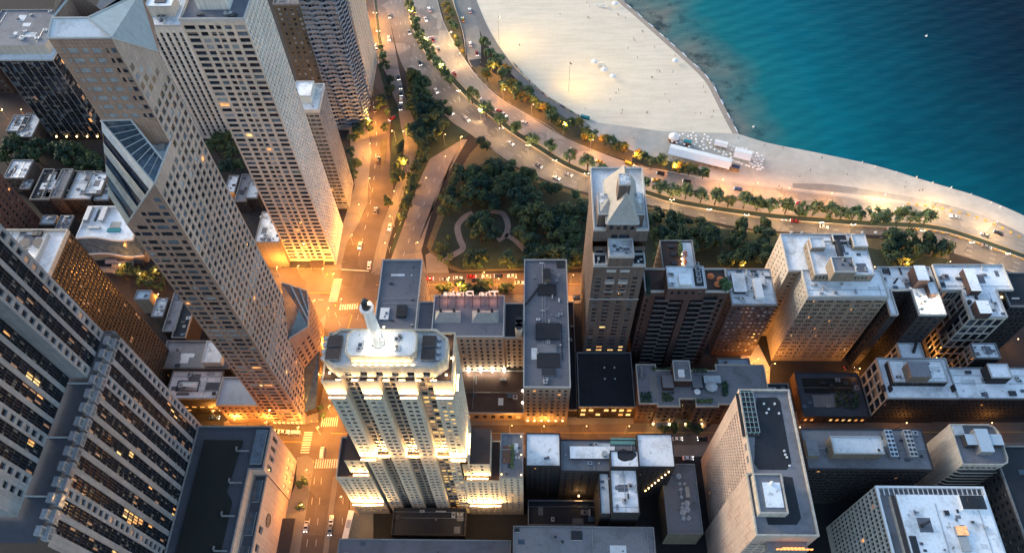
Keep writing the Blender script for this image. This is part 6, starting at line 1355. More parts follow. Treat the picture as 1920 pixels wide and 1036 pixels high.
    for (px,py,L) in((205,478,3.5),(232,482,4),(258,480,3),(214,494,3),(240,497,4.5),(262,494,3),(205,510,4),(236,512,5),(226,503,3)):
        nm+=1; q=at(px,py,0); mb=MB(); mb.box(q.x-L,q.y-1.6,0,q.x+L,q.y+1.6,2.6,'dark_conc'); mb.face([(q.x-L-.3,q.y-1.9,2.6),(q.x+L+.3,q.y-1.9,2.6),(q.x+L+.3,q.y,3.5),(q.x-L-.3,q.y,3.5)],rr.choice(['dark_conc','roof_mid','tan_brick'])); mb.face([(q.x+L+.3,q.y+1.9,2.6),(q.x-L-.3,q.y+1.9,2.6),(q.x-L-.3,q.y,3.5),(q.x+L+.3,q.y,3.5)],'roof_mid')
        tag(mb.build('stall'),'low shed roof, %s of the sheds in the small lit court beside the gridded tower'%ordn(nm),'shed','sheds in the lit court')
    t,_=simple('small square roofed house with a tan side wall between the gridded and brown towers',(252,562,280,545),13,'tan_brick','roof_blue',n=2,seed=230,cat='house',name='row_house',big=.5)
low_rise()
# ---------------------------------------------------------------- trees
LIGHTER={'leaf_dark':'leaf_moss','leaf_mid':'leaf_pale','leaf_olive':'leaf_mid','leaf_pale':'leaf_mid'}
def crown_mesh(seed,leaf,R,Hc,n,size):
    "leaf clumps spread through the crown's volume, ragged outline with gaps"
    rr=random.Random(seed); mb=MB(); cl=[]
    k=rr.randint(11,22); sq=rr.uniform(.8,1.2)
    for i in range(k):
        a=rr.uniform(0,6.283); e=rr.uniform(-.45,1); r=R*sq*rr.uniform(.35,.95)
        cl.append((r*math.cos(a)*math.sqrt(max(0,1-max(0,e)**2)),r*math.sin(a)*math.sqrt(max(0,1-max(0,e)**2)),Hc*.5*(1+e*.72),R*rr.uniform(.18,.42),rr.random()))
    for i in range(n):
        c=cl[rr.randrange(k)]
        a=rr.uniform(0,6.283); u=rr.uniform(-1,1); q=math.sqrt(1-u*u); rad=c[3]*rr.uniform(.45,1.15)
        d=Vector((q*math.cos(a),q*math.sin(a),u)); p=Vector((c[0],c[1],c[2]))+d*rad
        nrm=(d+Vector((rr.uniform(-.7,.7),rr.uniform(-.7,.7),rr.uniform(-.3,.9)))).normalized()
        t1=nrm.orthogonal().normalized(); t1.rotate(Matrix.Rotation(rr.uniform(0,6.28),3,nrm)); t2=nrm.cross(t1); s=size*rr.uniform(.6,1.3)
        mb.face([p-t1*s,p-t2*s*.6,p+t1*s,p+t2*s*.6],leaf if c[4]>.3 else LIGHTER[leaf])
    return mb.mesh('crown')
def trunk_mesh(seed,R,Hc,z0):
    rr=random.Random(seed); mb=MB(); mb.cyl(0,0,-.2,z0+Hc*.25,.26,.17,'bark',7)
    for i in range(5):
        a=6.283*i/5+rr.uniform(-.4,.4); r=R*rr.uniform(.4,.7); p=Vector((0,0,z0*.8+rr.uniform(0,.4))); q=Vector((r*math.cos(a),r*math.sin(a),z0+Hc*rr.uniform(.35,.7)))
        mb.tube(p,p.lerp(q,.5)+Vector((0,0,.3)),.11,'bark',5); mb.tube(p.lerp(q,.5)+Vector((0,0,.3)),q,.06,'bark',5)
    return mb.mesh('trunk')
TREE={}
def tree_proto(kind):
    leaf,R,Hc,z0,n,s={'dark':('leaf_dark',4.6,7.5,2.6,1500,.55),'mid':('leaf_mid',3.2,5.4,2.2,1000,.46),'olive':('leaf_olive',3.4,5.2,2.0,900,.44),'pale':('leaf_pale',3.0,5.2,2.4,900,.42)}[kind]
    TREE[kind]=[(crown_mesh(hash(kind)%7+s_*13+len(kind),leaf,R,Hc,n,s),trunk_mesh(s_,R,Hc,z0),z0) for s_ in range(6)]
for k in('dark','mid','olive','pale'): tree_proto(k)
PROTO={}
NT=0
def tree(kind,x,y,z,sc,label,group,rr):
    global NT; NT+=1
    v=rr.randrange(6); key=(kind,v)
    if key not in PROTO:
        t=thing('tree',label,'tree',(x,y,z),group); cm,tm,z0=TREE[kind][v]
        a=bpy.data.objects.new('trunk',tm); COL.objects.link(a); a.parent=t
        b=bpy.data.objects.new('crown',cm); COL.objects.link(b); b.parent=t; b.location=(0,0,z0*.75)
        PROTO[key]=t
    else:
        t=copy_tree(PROTO[key],None,(x,y,z)); t['label']=label
        if group: t['group']=group
    t.rotation_euler=(0,0,rr.uniform(0,6.28)); t.scale=(sc*rr.uniform(.88,1.12),sc*rr.uniform(.88,1.12),sc*rr.uniform(.85,1.2)); return t
def order(pts,label):
    "ordinals count from the left or from the top, whichever the label says"
    if 'from the left' in label or 'right of' in label or ' along ' in label: return sorted(pts,key=lambda p:p[0])
    return sorted(pts,key=lambda p:p[1])
def tree_list(pts,kind,zc,label,group,sc=(.85,1.1),seed=1,z=.15):
    "pts are crown centres in the photograph; label takes the ordinal"
    rr=random.Random(seed)
    for i,p in enumerate(order(pts,label)):
        q=at(p[0],p[1],zc); k=kind if isinstance(kind,str) else rr.choice(kind)
        tree(k,q.x,q.y,z,rr.uniform(*sc),label%ordn(i+1),group,rr)
def inpoly(p,P):
    c=False; j=len(P)-1
    for i in range(len(P)):
        if (P[i][1]>p[1])!=(P[j][1]>p[1]) and p[0]<(P[j][0]-P[i][0])*(p[1]-P[i][1])/(P[j][1]-P[i][1]+1e-9)+P[i][0]: c=not c
        j=i
    return c
def scatter(poly,n,dmin,seed,holes=()):
    rr=random.Random(seed); out=[]; xs=[p[0] for p in poly]; ys=[p[1] for p in poly]
    for _ in range(n*60):
        p=(rr.uniform(min(xs),max(xs)),rr.uniform(min(ys),max(ys)))
        if inpoly(p,poly) and not any(inpoly(p,h) for h in holes) and all(math.hypot(p[0]-q[0],p[1]-q[1])>dmin for q in out): out.append(p)
        if len(out)>=n: break
    return sorted(out)
tree_list([(885,184),(911,206),(938,227),(968,244),(998,262),(1033,279),(1068,295),(1102,310),(1130,322)],'pale',5,'pale green tree, %s from the top of the spaced row on the highway bend','median row upper bend',(1.35,1.6),2)
tree_list([(1207,345),(1240,353),(1264,358),(1287,363),(1316,369),(1343,373),(1368,377),(1397,380),(1422,384),(1447,388),(1476,390),(1503,394),(1528,394),(1558,399),(1580,401),(1603,401),(1638,405),(1662,406),(1686,408),(1711,410),(1738,410)],'pale',5,'pale green median tree, %s right of the slate-roofed tower','median row right of the slate roof',(1.3,1.55),3)
tree_list([(767,4),(773,20),(778,36),(781,52),(787,66),(794,79),(802,92),(809,104),(818,115),(826,126),(834,137),(843,149)],'mid',5,'bushy green tree, %s from the top in the dense highway median','median hedge at the top',(1.05,1.3),4)
tree_list([(836,6),(842,16),(848,22),(838,29),(846,38),(852,46),(855,66),(858,80),(868,90)],['mid','olive'],5,'small tree, %s from the top between the highway and the exit ramp','trees by the exit ramp',(.7,.95),5)
tree_list([(908,82),(918,100),(934,110),(925,122),(948,128),(913,140),(940,140),(958,152),(944,162),(965,176),(970,160)],['olive','olive','mid'],5,'yellowing tree, %s counted down the clump beside the beach path','autumn clump by the ramp mouth',(1.0,1.4),6)
tree_list([(978,180),(990,174),(1000,188),(1012,196),(1024,203),(1035,208),(1034,219),(1050,232),(1062,238),(1072,226),(1084,228),(1100,245),(1108,253),(1096,255),(1135,262),(1148,266),(1158,273),(1170,277)],['olive','olive','mid','mid'],5,'autumn tree, %s down the strip between mural wall and highway','autumn strip below the mural wall',(1.0,1.4),7)
tree_list([(1195,288),(1205,293),(1222,300),(1240,303),(1268,310),(1276,314),(1293,318),(1320,324)],['olive','mid','mid'],5,'green and yellow tree, %s from the left below the white tents','trees below the beach tents',(1.0,1.35),8)
dark=scatter([(766,148),(790,150),(800,170),(832,205),(836,228),(815,250),(822,262),(806,285),(798,268),(775,262),(786,235),(775,195)],19,10,11)
tree_list(dark,'dark',6,'dense dark tree, %s from the left in the wedge beside the highway','wooded wedge',(1.15,1.45),12)
tree_list([(797,268),(794,284),(792,300),(782,315),(776,332),(772,350),(767,366),(763,384),(754,402)],['dark','dark','mid'],5,'dark tree, %s down the strip beside the service road','strip beside the service road',(.8,1.05),13)
tree_list([(753,270),(748,280),(756,300),(745,310),(742,322),(752,328),(738,335),(726,378)],'dark',5,'dark tree, %s down the traffic island on the orange avenue','avenue island',(.65,.9),14)
tree_list([(712,82),(716,100),(723,120),(731,148),(732,170),(718,190),(708,196),(726,206),(722,236)],['mid','dark'],5,'tree, %s down the long planted island beside the avenue','avenue planted island',(.6,.95),15)
tree_list([(660,12),(660,42),(645,100),(658,98),(655,145),(668,152),(680,160),(672,176),(676,228),(688,236),(672,248),(660,256),(658,282),(664,310),(662,326)],'dark',5,'dark street tree, %s from the top along the avenue pavement by the towers','avenue building side',(.7,1.05),16)
paths=[[(836,505),(846,478),(852,462),(846,420),(866,392),(900,384),(906,408),(886,424),(880,440),(890,472),(860,500)],[(912,384),(955,386),(972,420),(962,440),(995,470),(975,490),(940,468),(915,462),(935,430),(912,408)]]
park=scatter([(836,350),(880,318),(905,300),(950,300),(985,325),(1008,328),(1010,350),(1000,395),(985,410),(1000,440),(990,470),(985,492),(870,500),(850,494),(880,470),(875,420),(905,395),(850,385),(838,395)],36,13,21,paths)
tree_list(park,'dark',6,'dark park tree, %s from the left around the curving paths','park wood around the paths',(1.1,1.45),22)
tree_list(scatter([(985,335),(1000,440),(990,492),(1095,495),(1098,370),(1060,400),(1040,380),(1030,430),(1010,400)],20,13,23),['dark','dark','mid'],6,'dark park tree, %s from the left beside the slate-roofed tower','park wood left of the slate roof',(1.15,1.5),24)
tree_list([(1000,330),(1018,345),(1035,355),(1045,350),(1080,362),(1088,375),(1070,390),(912,272),(905,265),(920,330),(960,305)],['mid','dark'],5,'single tree, %s along the sandy upper edge of the park','park edge trees',(.75,.95),25)
tree_list(scatter([(826,450),(840,430),(850,470),(836,490),(812,472)],7,10,26),'mid',4,'small shrubby tree, %s from the left beside the pale plaza','lawn corner shrubs',(.45,.6),27)
tree_list(scatter([(1216,390),(1240,396),(1300,410),(1340,415),(1352,425),(1358,450),(1365,498),(1300,500),(1216,470)],20,13,28),'dark',6,'dark tree, %s from the left in the grove right of the slate roof','grove right of the slate roof',(1.0,1.4),29)
tree_list(scatter([(1380,420),(1400,416),(1460,424),(1490,440),(1450,500),(1360,498)],11,13,30),'dark',6,'dark tree, %s from the left in the grove before the tan block','grove left of the tan block',(1.0,1.35),31)
tree_list(scatter([(1655,442),(1690,444),(1720,450),(1785,462),(1788,480),(1700,490),(1660,492)],11,12,32),'dark',6,'dark tree, %s from the left in the clump behind the tan block','clump right of the tan block',(1.0,1.3),33)
tree_list([(825,538),(838,536),(862,535),(880,546),(900,536),(915,534),(945,540),(955,536),(893,545),(1010,545)],['dark','mid'],5,'round street tree, %s from the left behind the rooftop sign','drive street trees',(.6,.95),34)
tree_list([(605,632),(618,640),(600,760),(605,775),(590,600)],'mid',4,'small street tree, %s from the top beside the brown stone tower','trees by the stone tower',(.45,.6),35)
tree_list([(568,905),(562,948)],'dark',4,'small dark street tree, %s from the top outside the pale department store','trees by the store',(.5,.7),36)
bg=scatter([(0,270),(40,268),(100,278),(190,290),(196,318),(150,318),(110,302),(0,300)],15,15,37)
tree_list(bg,'dark',6,'dark tree, %s from the left below the dark glass tower','foliage below the glass tower',(1.15,1.5),38)
tree_list([(222,508),(238,502),(252,508),(268,512),(262,525),(285,528),(300,535),(308,515),(290,508)],'dark',5,'dark tree, %s from the left in the lit court at left','court trees',(.6,.85),39)
tree_list(scatter([(395,255),(430,262),(455,300),(462,325),(415,322)],6,13,40),'dark',6,'dark tree, %s from the left between the striped and lattice towers','gap trees',(1.1,1.3),41)
tree_list([(1292,795),(1310,803),(1245,802),(1262,800)],'dark',4,'small dark street tree, %s from the left by the blue awning','awning street trees',(.5,.65),42)
# ---------------------------------------------------------------- street lamps
def lamp_proto(two,col):
    t=thing('street_lamp','', 'street lamp',(0,0,0)); mb=MB(); mb.cyl(0,0,0,8.6,.12,.07,'metal',8); mb.cyl(0,0,0,.5,.22,.2,'metal',8); mb.build('pole',t)
    for s in ((1,-1) if two else (1,)):
        mb=MB(); mb.tube((0,0,8.4),(s*1.1,0,9.0),.05,'metal',5); mb.build('arm',t)
        mb=MB(); mb.box(s*1.1-.42,-.22,8.85,s*1.1+.42,.22,9.05,'metal'); mb.build('lamp_head',t)
        mb=MB(); mb.sphere((s*1.1,0,8.85),.30,'lamp_orange' if col else 'lamp_white',8,5,.8); mb.build('lamp_globe',t)
    return t
LP={}
def lamp(px,py,label,two=False,orange=True,P=1.0,rz=0,light=True,group='street lamps'):
    q=at(px,py,9.0); k=(two,orange)
    if k not in LP: LP[k]=lamp_proto(two,orange); t=LP[k]; t.location=(q.x-(1.1 if not two else 0)*math.cos(rz),q.y-(1.1 if not two else 0)*math.sin(rz),.1); t.rotation_euler=(0,0,rz)
    else:
        t=copy_tree(LP[k],None,(q.x-(1.1 if not two else 0)*math.cos(rz),q.y-(1.1 if not two else 0)*math.sin(rz),.1),rz)
        for c in list(t.children):
            if c.type=='LIGHT': bpy.data.objects.remove(c)
    t['label']=label; t['group']=group
    return (q.x,q.y,P,orange)
LIGHTS=[]
def lamps(pts,label,**kw):
    for i,p in enumerate(order(pts,label)): LIGHTS.append(lamp(p[0],p[1],label%ordn(i+1),P=p[2] if len(p)>2 else 1.0,**kw))
lamps([(669,24,3),(673,56,3),(676,94,3),(680,141,3),(685,178,3),(691,221,2.5),(694,269,2.2),(693,334,1.6),(673,383,1.5),(660,440,1.4)],'orange street lamp, %s from the top along the building side of the avenue')
lamps([(703,24,2),(709,58,2)],'twin-armed street lamp, %s from the top on the avenue island',two=True)
lamps([(735,245),(756,246,1.0),(757,301,1.5),(739,358),(731,405),(722,455)],'orange street lamp, %s from the top along the planted island and slip road',rz=math.pi)
lamps([(835,252,.6),(866,256,.7),(835,293,.3),(799,333,.25),(783,454,.5)],'orange street lamp, %s from the top along the service road beside the park')
lamps([(520,500,1.5),(560,498,1.5),(606,503,1.5),(626,512),(540,540),(590,562,1.1),(640,560,1.0)],'orange street lamp, %s from the left around the crossing below the lattice tower')
lamps([(712,575,.8),(616,577),(610,640),(606,700,1.0),(618,760,1.2),(597,800),(648,830,.8),(560,800,1.0),(500,790,1.0),(440,785,1.1),(400,770,1.1),(575,880,1.0),(566,945,.6),(640,930,.5)],'orange street lamp, %s from the top on the streets by the brown stone tower')
lamps([(806,521),(842,520),(862,533,1.2),(908,510),(935,522),(968,520),(1075,515,.8),(1062,545,.8),(1250,512,.3),(1394,497,.5),(1330,505,.3),(1640,500,.3),(1701,492,.6),(1782,490,.7)],'orange street lamp, %s from the left along the drive at the edge of the park')
lamps([(925,125,.6),(946,168,.8),(1000,196,.8),(1060,232,.7),(1112,262,.8),(1190,287,.9),(1265,309,.9),(1356,336,.9),(1421,342,.8),(1480,352,.8),(1560,362,.8)],'lamp, %s from the left along the seaward verge of the highway',group='seaward highway lamps')
lamps([(846,60,.8),(862,100,.8),(1660,364,1.2),(1763,376,1.3),(1870,415,1.0)],'tall lamp, %s from the left beside the exit ramp and lakefront trail',group='trail lamps',orange=False)
lamps([(770,20,.9),(800,70,.9),(828,120,.9),(860,170,.9),(900,205,.9),(940,240,.9),(990,272,.9),(1040,300,.9),(1100,325,.9),(1185,350,.9),(1260,374,.9),(1330,392,.9),(1400,402,.9),(1470,412,.9),(1540,417,.9),(1600,420,.9),(1730,432,.9),(1822,454,.9),(1890,475,.9)],'slim lamp, %s from the left on the grassy highway median',two=True,group='median lamps',orange=False)
lamps([(960,797,.5),(1020,798,.45),(1100,798,.45),(1180,798,.4),(1390,800,.25),(1500,800,.2),(1700,792,.15),(1860,792,.2)],'orange street lamp, %s from the left along the side street behind the H-shaped block')
lamps([(7,55),(4,205,.5),(18,85,.4),(40,205,.4),(128,405,.15),(228,551,.25),(232,562,.2),(297,551,.3),(292,505,.3),(262,512,.3),(225,495,.3),(424,365,.3),(200,520,.2)],'small orange lamp, %s from the left among the low roofs at left')
lamps([(1453,681,.4),(1422,672,.9),(1426,715,.6),(1611,655,.06),(1630,632,.06),(1646,613,.06),(1706,637,.08),(1743,650,.08),(1756,670,.08),(1790,637,.08),(1852,637,.12),(1909,635,.4),(1612,690,.35),(1640,700,.3)],'small lamp, %s from the left in the alleys between the white roofed blocks')
for x,y,P,o in LIGHTS: point(x,y,8.5,1600*P,(1.0,.38,.06) if o else (1.0,.58,.22),.25)
def flood_mast(px,py,tx,ty,label):
    q=at(px,py,0); t=thing('flood_mast',label,'floodlight mast',(q.x,q.y,0)); mb=MB(); mb.cyl(q.x,q.y,0,22,.16,.09,'metal',8); mb.build('pole',t)
    d=(at(tx,ty,0)-q); d.z=0; d.normalize(); mb=MB(); mb.obox((q.x+d.x*.6,q.y+d.y*.6),(-d.y,d.x),1.8,.5,21.6,22.2,'dark_metal'); mb.build('lamp_head',t); mb=MB(); mb.obox((q.x+d.x*.9,q.y+d.y*.9),(-d.y,d.x),1.6,.12,21.65,22.1,'lamp_orange'); mb.build('lamp_panel',t)
    l=bpy.data.lights.new('lamp_light','SPOT'); l.energy=2700*LAMPS; l.color=(1,.66,.10); l.spot_size=math.radians(140); l.spot_blend=1.0; l.shadow_soft_size=.5
    o=bpy.data.objects.new('lamp_light',l); COL.objects.link(o); o.parent=t; o.location=Vector((q.x+d.x*1.2,q.y+d.y*1.2,21.9))-Vector(t.location); v=at(tx,ty,0)-Vector((q.x+d.x*1.2,q.y+d.y*1.2,21.9)); o.rotation_euler=v.to_track_quat('-Z','Y').to_euler()
flood_mast(936,84,984,84,'tall floodlight mast lighting the sand where the beach path bends, upper one')
flood_mast(1066,171,1096,152,'tall floodlight mast standing out on the sand above the mural wall')
# ---------------------------------------------------------------- vehicles
CARS={}
def car_proto(kind,paint):
    t=thing('car','', 'car',(0,0,0))
    if kind=='bus':
        t.name='bus'; t['category']='bus'
        mb=MB(); mb.box(-1.25,-6,.4,1.25,6,3.1,paint,'white_paint',True); mb.build('body',t)
        for s in(-1,1): mb=MB(); x=s*1.27; q=[(x,-5.5,1.5),(x,5.5,1.5),(x,5.5,2.6),(x,-5.5,2.6)]; mb.face(q if s>0 else q[::-1],'glass_dark'); mb.build('window',t)
        mb=MB(); mb.face([(1.1,6.02,1.2),(-1.1,6.02,1.2),(-1.1,6.02,2.7),(1.1,6.02,2.7)],'glass_dark'); mb.build('windscreen',t)
        mb=MB(); mb.box(-.8,-2,3.1,.8,1.5,3.4,'metal'); mb.build('rooftop_unit',t); W_=[(-1.1,4),(1.1,4),(-1.1,-3.8),(1.1,-3.8)]; wr=.5; yl=6.0; hz=.9; wx=.9
    else:
        v=kind=='van'; L=2.35 if not v else 2.7; hw=.92; mb=MB()
        # side profile, extruded: bonnet, cabin, boot
        pr=[(-L,.35),(L,.35),(L,.75),(L*.85,.88),(L*.42,.98),(L*.12,1.42),(-L*.48,1.45),(-L*.78,1.02),(-L,.95)] if not v else [(-L,.35),(L,.35),(L,.95),(L*.72,1.15),(L*.5,1.95),(-L*.97,2.0),(-L,1.0)]
        n=len(pr)
        def sx(z): return hw if z<1.05 else hw*.82
        for i in range(n):
            a,b=pr[i],pr[(i+1)%n]; mb.face([(sx(a[1]),a[0],a[1]),(sx(b[1]),b[0],b[1]),(-sx(b[1]),b[0],b[1]),(-sx(a[1]),a[0],a[1])],paint)
        mb.face([(sx(z),y,z) for y,z in pr],paint); mb.face([(-sx(z),y,z) for y,z in pr][::-1],paint); mb.build('body',t)
        top=pr[5] if not v else pr[4]; low=pr[4] if not v else pr[3]
        mb=MB(); w0,w1=sx(low[1])*.86,sx(top[1])*.9; o=.02; mb.face([(w0,low[0]+o,low[1]+o),(w1,top[0]+o,top[1]+o),(-w1,top[0]+o,top[1]+o),(-w0,low[0]+o,low[1]+o)],'glass_dark'); mb.build('windscreen',t)
        if not v:
            a,b=pr[6],pr[7]; mb=MB(); mb.face([(.68,a[0]-o,a[1]+o),(.76,b[0]-o,b[1]+o),(-.76,b[0]-o,b[1]+o),(-.68,a[0]-o,a[1]+o)],'glass_dark'); mb.build('rear_window',t)
        for s in(-1,1):
            mb=MB(); q=[(s*.93,L*.3,1.0),(s*.93,-L*.6,1.0),(s*.80,-L*.42,1.38),(s*.80,L*.1,1.36)]; mb.face(q if s<0 else q[::-1],'glass_dark'); mb.build('side_window',t)
        W_=[(-.85,L*.62),(.85,L*.62),(-.85,-L*.6),(.85,-L*.6)]; wr=.33; yl=L; hz=.68; wx=.62
    for x,y in W_:
        mb=MB(); mb.tube((x-.1,y,wr),(x+.1,y,wr),wr,'tyre',10); mb.build('wheel',t)
    for s in(-1,1):
        mb=MB(); mb.box(s*wx-.22,yl-.03,hz-.1,s*wx+.22,yl+.05,hz+.12,'head_lamp',bottom=True); mb.build('headlight',t)
        mb=MB(); mb.box(s*wx-.2,-yl-.05,hz,s*wx+.2,-yl+.03,hz+.15,'tail_lamp',bottom=True); mb.build('taillight',t)
    return t
COLN={'paint_white':'white','paint_black':'black','paint_grey':'dark grey','paint_silver':'silver','paint_red':'red','paint_blue':'dark blue','paint_yellow':'yellow'}
def cars(lst,where,group=None):
    cnt={}
    for i,(px,py,dx,dy,paint,*r) in enumerate(order(lst,where)):
        kind=r[0] if r else 'car'; paint='paint_'+paint; q=at(px,py,.8); d=at(px+dx,py+dy,.8)-q; rz=math.atan2(d.y,d.x)-math.pi/2; k=(kind,paint)
        lab='%s %s, %s %s'%(COLN[paint],kind,ordn(i+1),where)
        if k not in CARS: CARS[k]=car_proto(kind,paint); t=CARS[k]; t.location=(q.x,q.y,.13); t.rotation_euler=(0,0,rz)
        else: t=copy_tree(CARS[k],None,(q.x,q.y,.13),rz)
        if kind=='van': t.name='van'; t['category']='van'
        t['label']=lab; t['group']=group or 'cars on the streets'
cars([(677,8,.5,5,'white'),(690,52,.4,-5,'red'),(704,87,.6,5,'white'),(697,106,.4,5,'silver'),(690,180,.3,5,'white'),(703,205,-.3,-5,'grey'),(709,300,.3,-5,'black'),(675,460,-1,5,'white'),(692,497,.6,-5,'white'),(704,395,.6,-5,'grey')],'from the top on the orange avenue','cars on the avenue')
cars([(730,30,1,5,'grey'),(729,72,1,5,'white'),(747,145,1,5,'black'),(751,162,.3,5,'grey'),(752,175,0,5,'black'),(752,188,0,5,'white'),(751,201,0,5,'black'),(735,222,-4,3,'red'),(731,425,-1,4,'white')],'from the top in the queue on the slip road','cars on the slip road')
cars([(818,170,3,5,'white'),(846,210,4,4,'silver'),(875,223,5,4,'white'),(767,60,2,5,'grey'),(787,118,2,5,'black'),(957,268,5,3,'white'),(1043,333,5,2,'white'),(1066,327,5,2,'silver'),(1010,310,5,3,'grey'),(1490,414,-5,-1,'red'),(1545,425,5,.6,'white'),(1672,431,5,1,'white'),(1850,462,5,2,'grey')],'from the left on the landward carriageway of the highway','cars on the landward carriageway')
cars([(805,18,-2,-5,'white'),(798,36,2,5,'white'),(811,73,-2,-5,'red'),(822,92,-2,-5,'grey'),(852,138,-3,-5,'red'),(905,189,-4,-4,'grey'),(936,208,-5,-3,'red'),(945,214,5,4,'white'),(985,230,-5,-3,'silver'),(1075,282,-5,-3,'red'),(1124,303,-5,-2,'yellow'),(1239,325,-5,-1.2,'black'),(1288,340,-5,-1,'black'),(1384,354,-5,-1,'blue'),(1230,338,-5,-1,'yellow'),(1500,381,-5,-.6,'red'),(1565,386,-5,-.6,'black'),(1688,395,-5,-1,'white'),(1702,389,-5,-1,'black'),(1790,406,-5,-1.2,'white'),(1872,436,-5,-2,'black'),(1848,440,-5,-2,'grey')],'from the left on the seaward carriageway of the highway','cars on the seaward carriageway')
cars([(1180,307,5,2,'yellow','van'),(868,37,-1,-5,'yellow'),(882,83,-1,-5,'white'),(894,100,1,5,'red'),(881,20,-1,-5,'silver')],'from the top on the ramp and highway shoulder','vehicles by the ramp')
cars([(517,808,5,0,'silver'),(532,809,5,0,'white'),(552,811,-5,0,'white','van'),(604,848,.6,-5,'white','van'),(574,986,-.8,5,'silver'),(621,975,-.5,5,'white'),(619,992,-.5,5,'grey'),(655,985,-1.2,5,'white','bus'),(402,782,5,0,'blue'),(635,700,.5,-5,'grey')],'from the top by the junction beside the floodlit tower','vehicles at the lower junction')
cars([(804,522,5,0,'red'),(858,521,5,0,'white'),(832,524,5,0,'grey'),(892,525,5,0,'black'),(884,518,5,0,'red'),(912,518,-5,0,'silver'),(935,517,-5,0,'black'),(960,517,-5,0,'white'),(974,530,5,0,'silver'),(1082,557,5,0,'black'),(1048,517,-5,0,'grey')],'from the left parked along the drive beside the park','cars on the park drive')
cars([(1270,822,5,0,'white'),(1318,822,-5,0,'black'),(1290,858,5,0,'white'),(1592,688,5,-1,'black'),(1420,690,0,5,'grey')],'from the left in the streets right of the H-shaped block','cars on the side street')
# ---------------------------------------------------------------- beach
def umb(px,py,r,label,group,h=2.4,mt='canvas',z=.1,proto={},dome=.25):
    q=at(px,py,2.2); k=(r,mt)
    if k not in proto:
        t=thing('beach_umbrella',label,'umbrella',(q.x,q.y,z),group); mb=MB(); mb.cyl(q.x,q.y,z,z+h,.04,.04,'metal',5); mb.build('pole',t)
        mb=MB(); n=8 if dome>.2 else 4
        for i in range(n):
            a0=6.283*i/n; a1=6.283*(i+1)/n; mb.face([(q.x+r*math.cos(a0),q.y+r*math.sin(a0),z+h-dome*1.8),(q.x+r*math.cos(a1),q.y+r*math.sin(a1),z+h-dome*1.8),(q.x,q.y,z+h+dome)],mt)
        mb.build('canopy',t); proto[k]=t
    else: t=copy_tree(proto[k],None,(q.x,q.y,z)); t['label']=label; t['group']=group
for i,p in enumerate(((1114,115),(1132,130),(1149,142),(1153,6),(1266,113))): umb(p[0],p[1],2.2,'large white beach umbrella, %s from the left out on the open sand'%ordn(i+1) if i!=4 else 'large white beach umbrella alone at the waterline','open sand umbrellas',z=.04)
def lounger_row():
    pr=None; k=0
    rr=random.Random(3)
    for (cx,cy,n,sp_) in((1126,12,5,3.2),(1138,15,5,3.0),(1125,123,6,2.4)):
        for i in range(n):
            k+=1; q=at(cx+(i-n/2)*sp_,cy+rr.uniform(-4,4),0); lab='white sun lounger, %s in the clusters on the sand'%ordn(k)
            if pr is None:
                t=thing('sun_lounger',lab,'sun lounger',(q.x,q.y,.05),'sun loungers on the sand'); mb=MB(); mb.box(q.x-.32,q.y-.9,.35,q.x+.32,q.y+.5,.43,'canvas',bottom=True); mb.build('seat',t); mb=MB(); mb.face([(q.x-.32,q.y+.5,.43),(q.x+.32,q.y+.5,.43),(q.x+.32,q.y+1.1,.95),(q.x-.32,q.y+1.1,.95)],'canvas'); mb.face([(q.x+.32,q.y+.54,.38),(q.x-.32,q.y+.54,.38),(q.x-.32,q.y+1.14,.9),(q.x+.32,q.y+1.14,.9)],'canvas'); mb.build('backrest',t)
                for a,b in((-.28,-.8),(.28,-.8),(-.28,.4),(.28,.4)): mb=MB(); mb.box(q.x+a-.03,q.y+b-.03,.05,q.x+a+.03,q.y+b+.03,.36,'metal'); mb.build('leg',t)
                pr=t
            else: t=copy_tree(pr,None,(q.x,q.y,.05),rr.uniform(0,6)); t['label']=lab
lounger_row()
ub=at(1310,285,0); u=(at(1440,322,0)-at(1250,275,0)); u.z=0; u.normalize(); nv=Vector((-u.y,u.x,0))
def tent(name,px,py,L,W,h,label,posts=True,wall=None,z=.1):
    c=at(px,py,h); t=thing(name,label,'tent',(c.x,c.y,z)); mb=MB()
    def P(a,b,zz): q=Vector((c.x,c.y,0))+u*a+nv*b; return (q.x,q.y,zz)
    mb.face([P(-L/2,-W/2,h),P(L/2,-W/2,h),P(L/2,0,h+W*.16),P(-L/2,0,h+W*.16)],'canvas'); mb.face([P(L/2,W/2,h),P(-L/2,W/2,h),P(-L/2,0,h+W*.16),P(L/2,0,h+W*.16)],'canvas')
    mb.face([P(L/2,-W/2,h),P(L/2,W/2,h),P(L/2,0,h+W*.16)],'canvas'); mb.face([P(-L/2,W/2,h),P(-L/2,-W/2,h),P(-L/2,0,h+W*.16)],'canvas')
    for a,b in((-1,-1),(1,-1)): mb.face([P(-L/2,b*W/2,h-.5),P(L/2,b*W/2,h-.5),P(L/2,b*W/2,h),P(-L/2,b*W/2,h)],'canvas')
    mb.build('canopy',t); n=max(1,int(L/3.5))
    for i in range(n+1):
        for s in(-1,1): mb=MB(); q=P(-L/2+.1+(L-.2)*i/n,s*(W/2-.1),0); mb.box(q[0]-.07,q[1]-.07,z,q[0]+.07,q[1]+.07,h-.02,'wood'); mb.build('post',t)
    mb=MB()
    for i in range(n): q=P(-L/2+L*(i+.5)/n,0,0); mb.obox((q[0],q[1]),u,1.8,.9,z,z+.8,'wood','tan_brick')
    mb.build('counter',t); return t
tent('marquee',1312,293,36,8.6,3.2,'long white marquee roof along the landward edge of the beach cafe')
tent('marquee',1358,301,9,6,3.0,'short white marquee joined to the right end of the long marquee')
tent('pavilion',1352,269,7.5,4.8,3.2,'small white striped pavilion with a brown bar beneath it at the beach cafe')
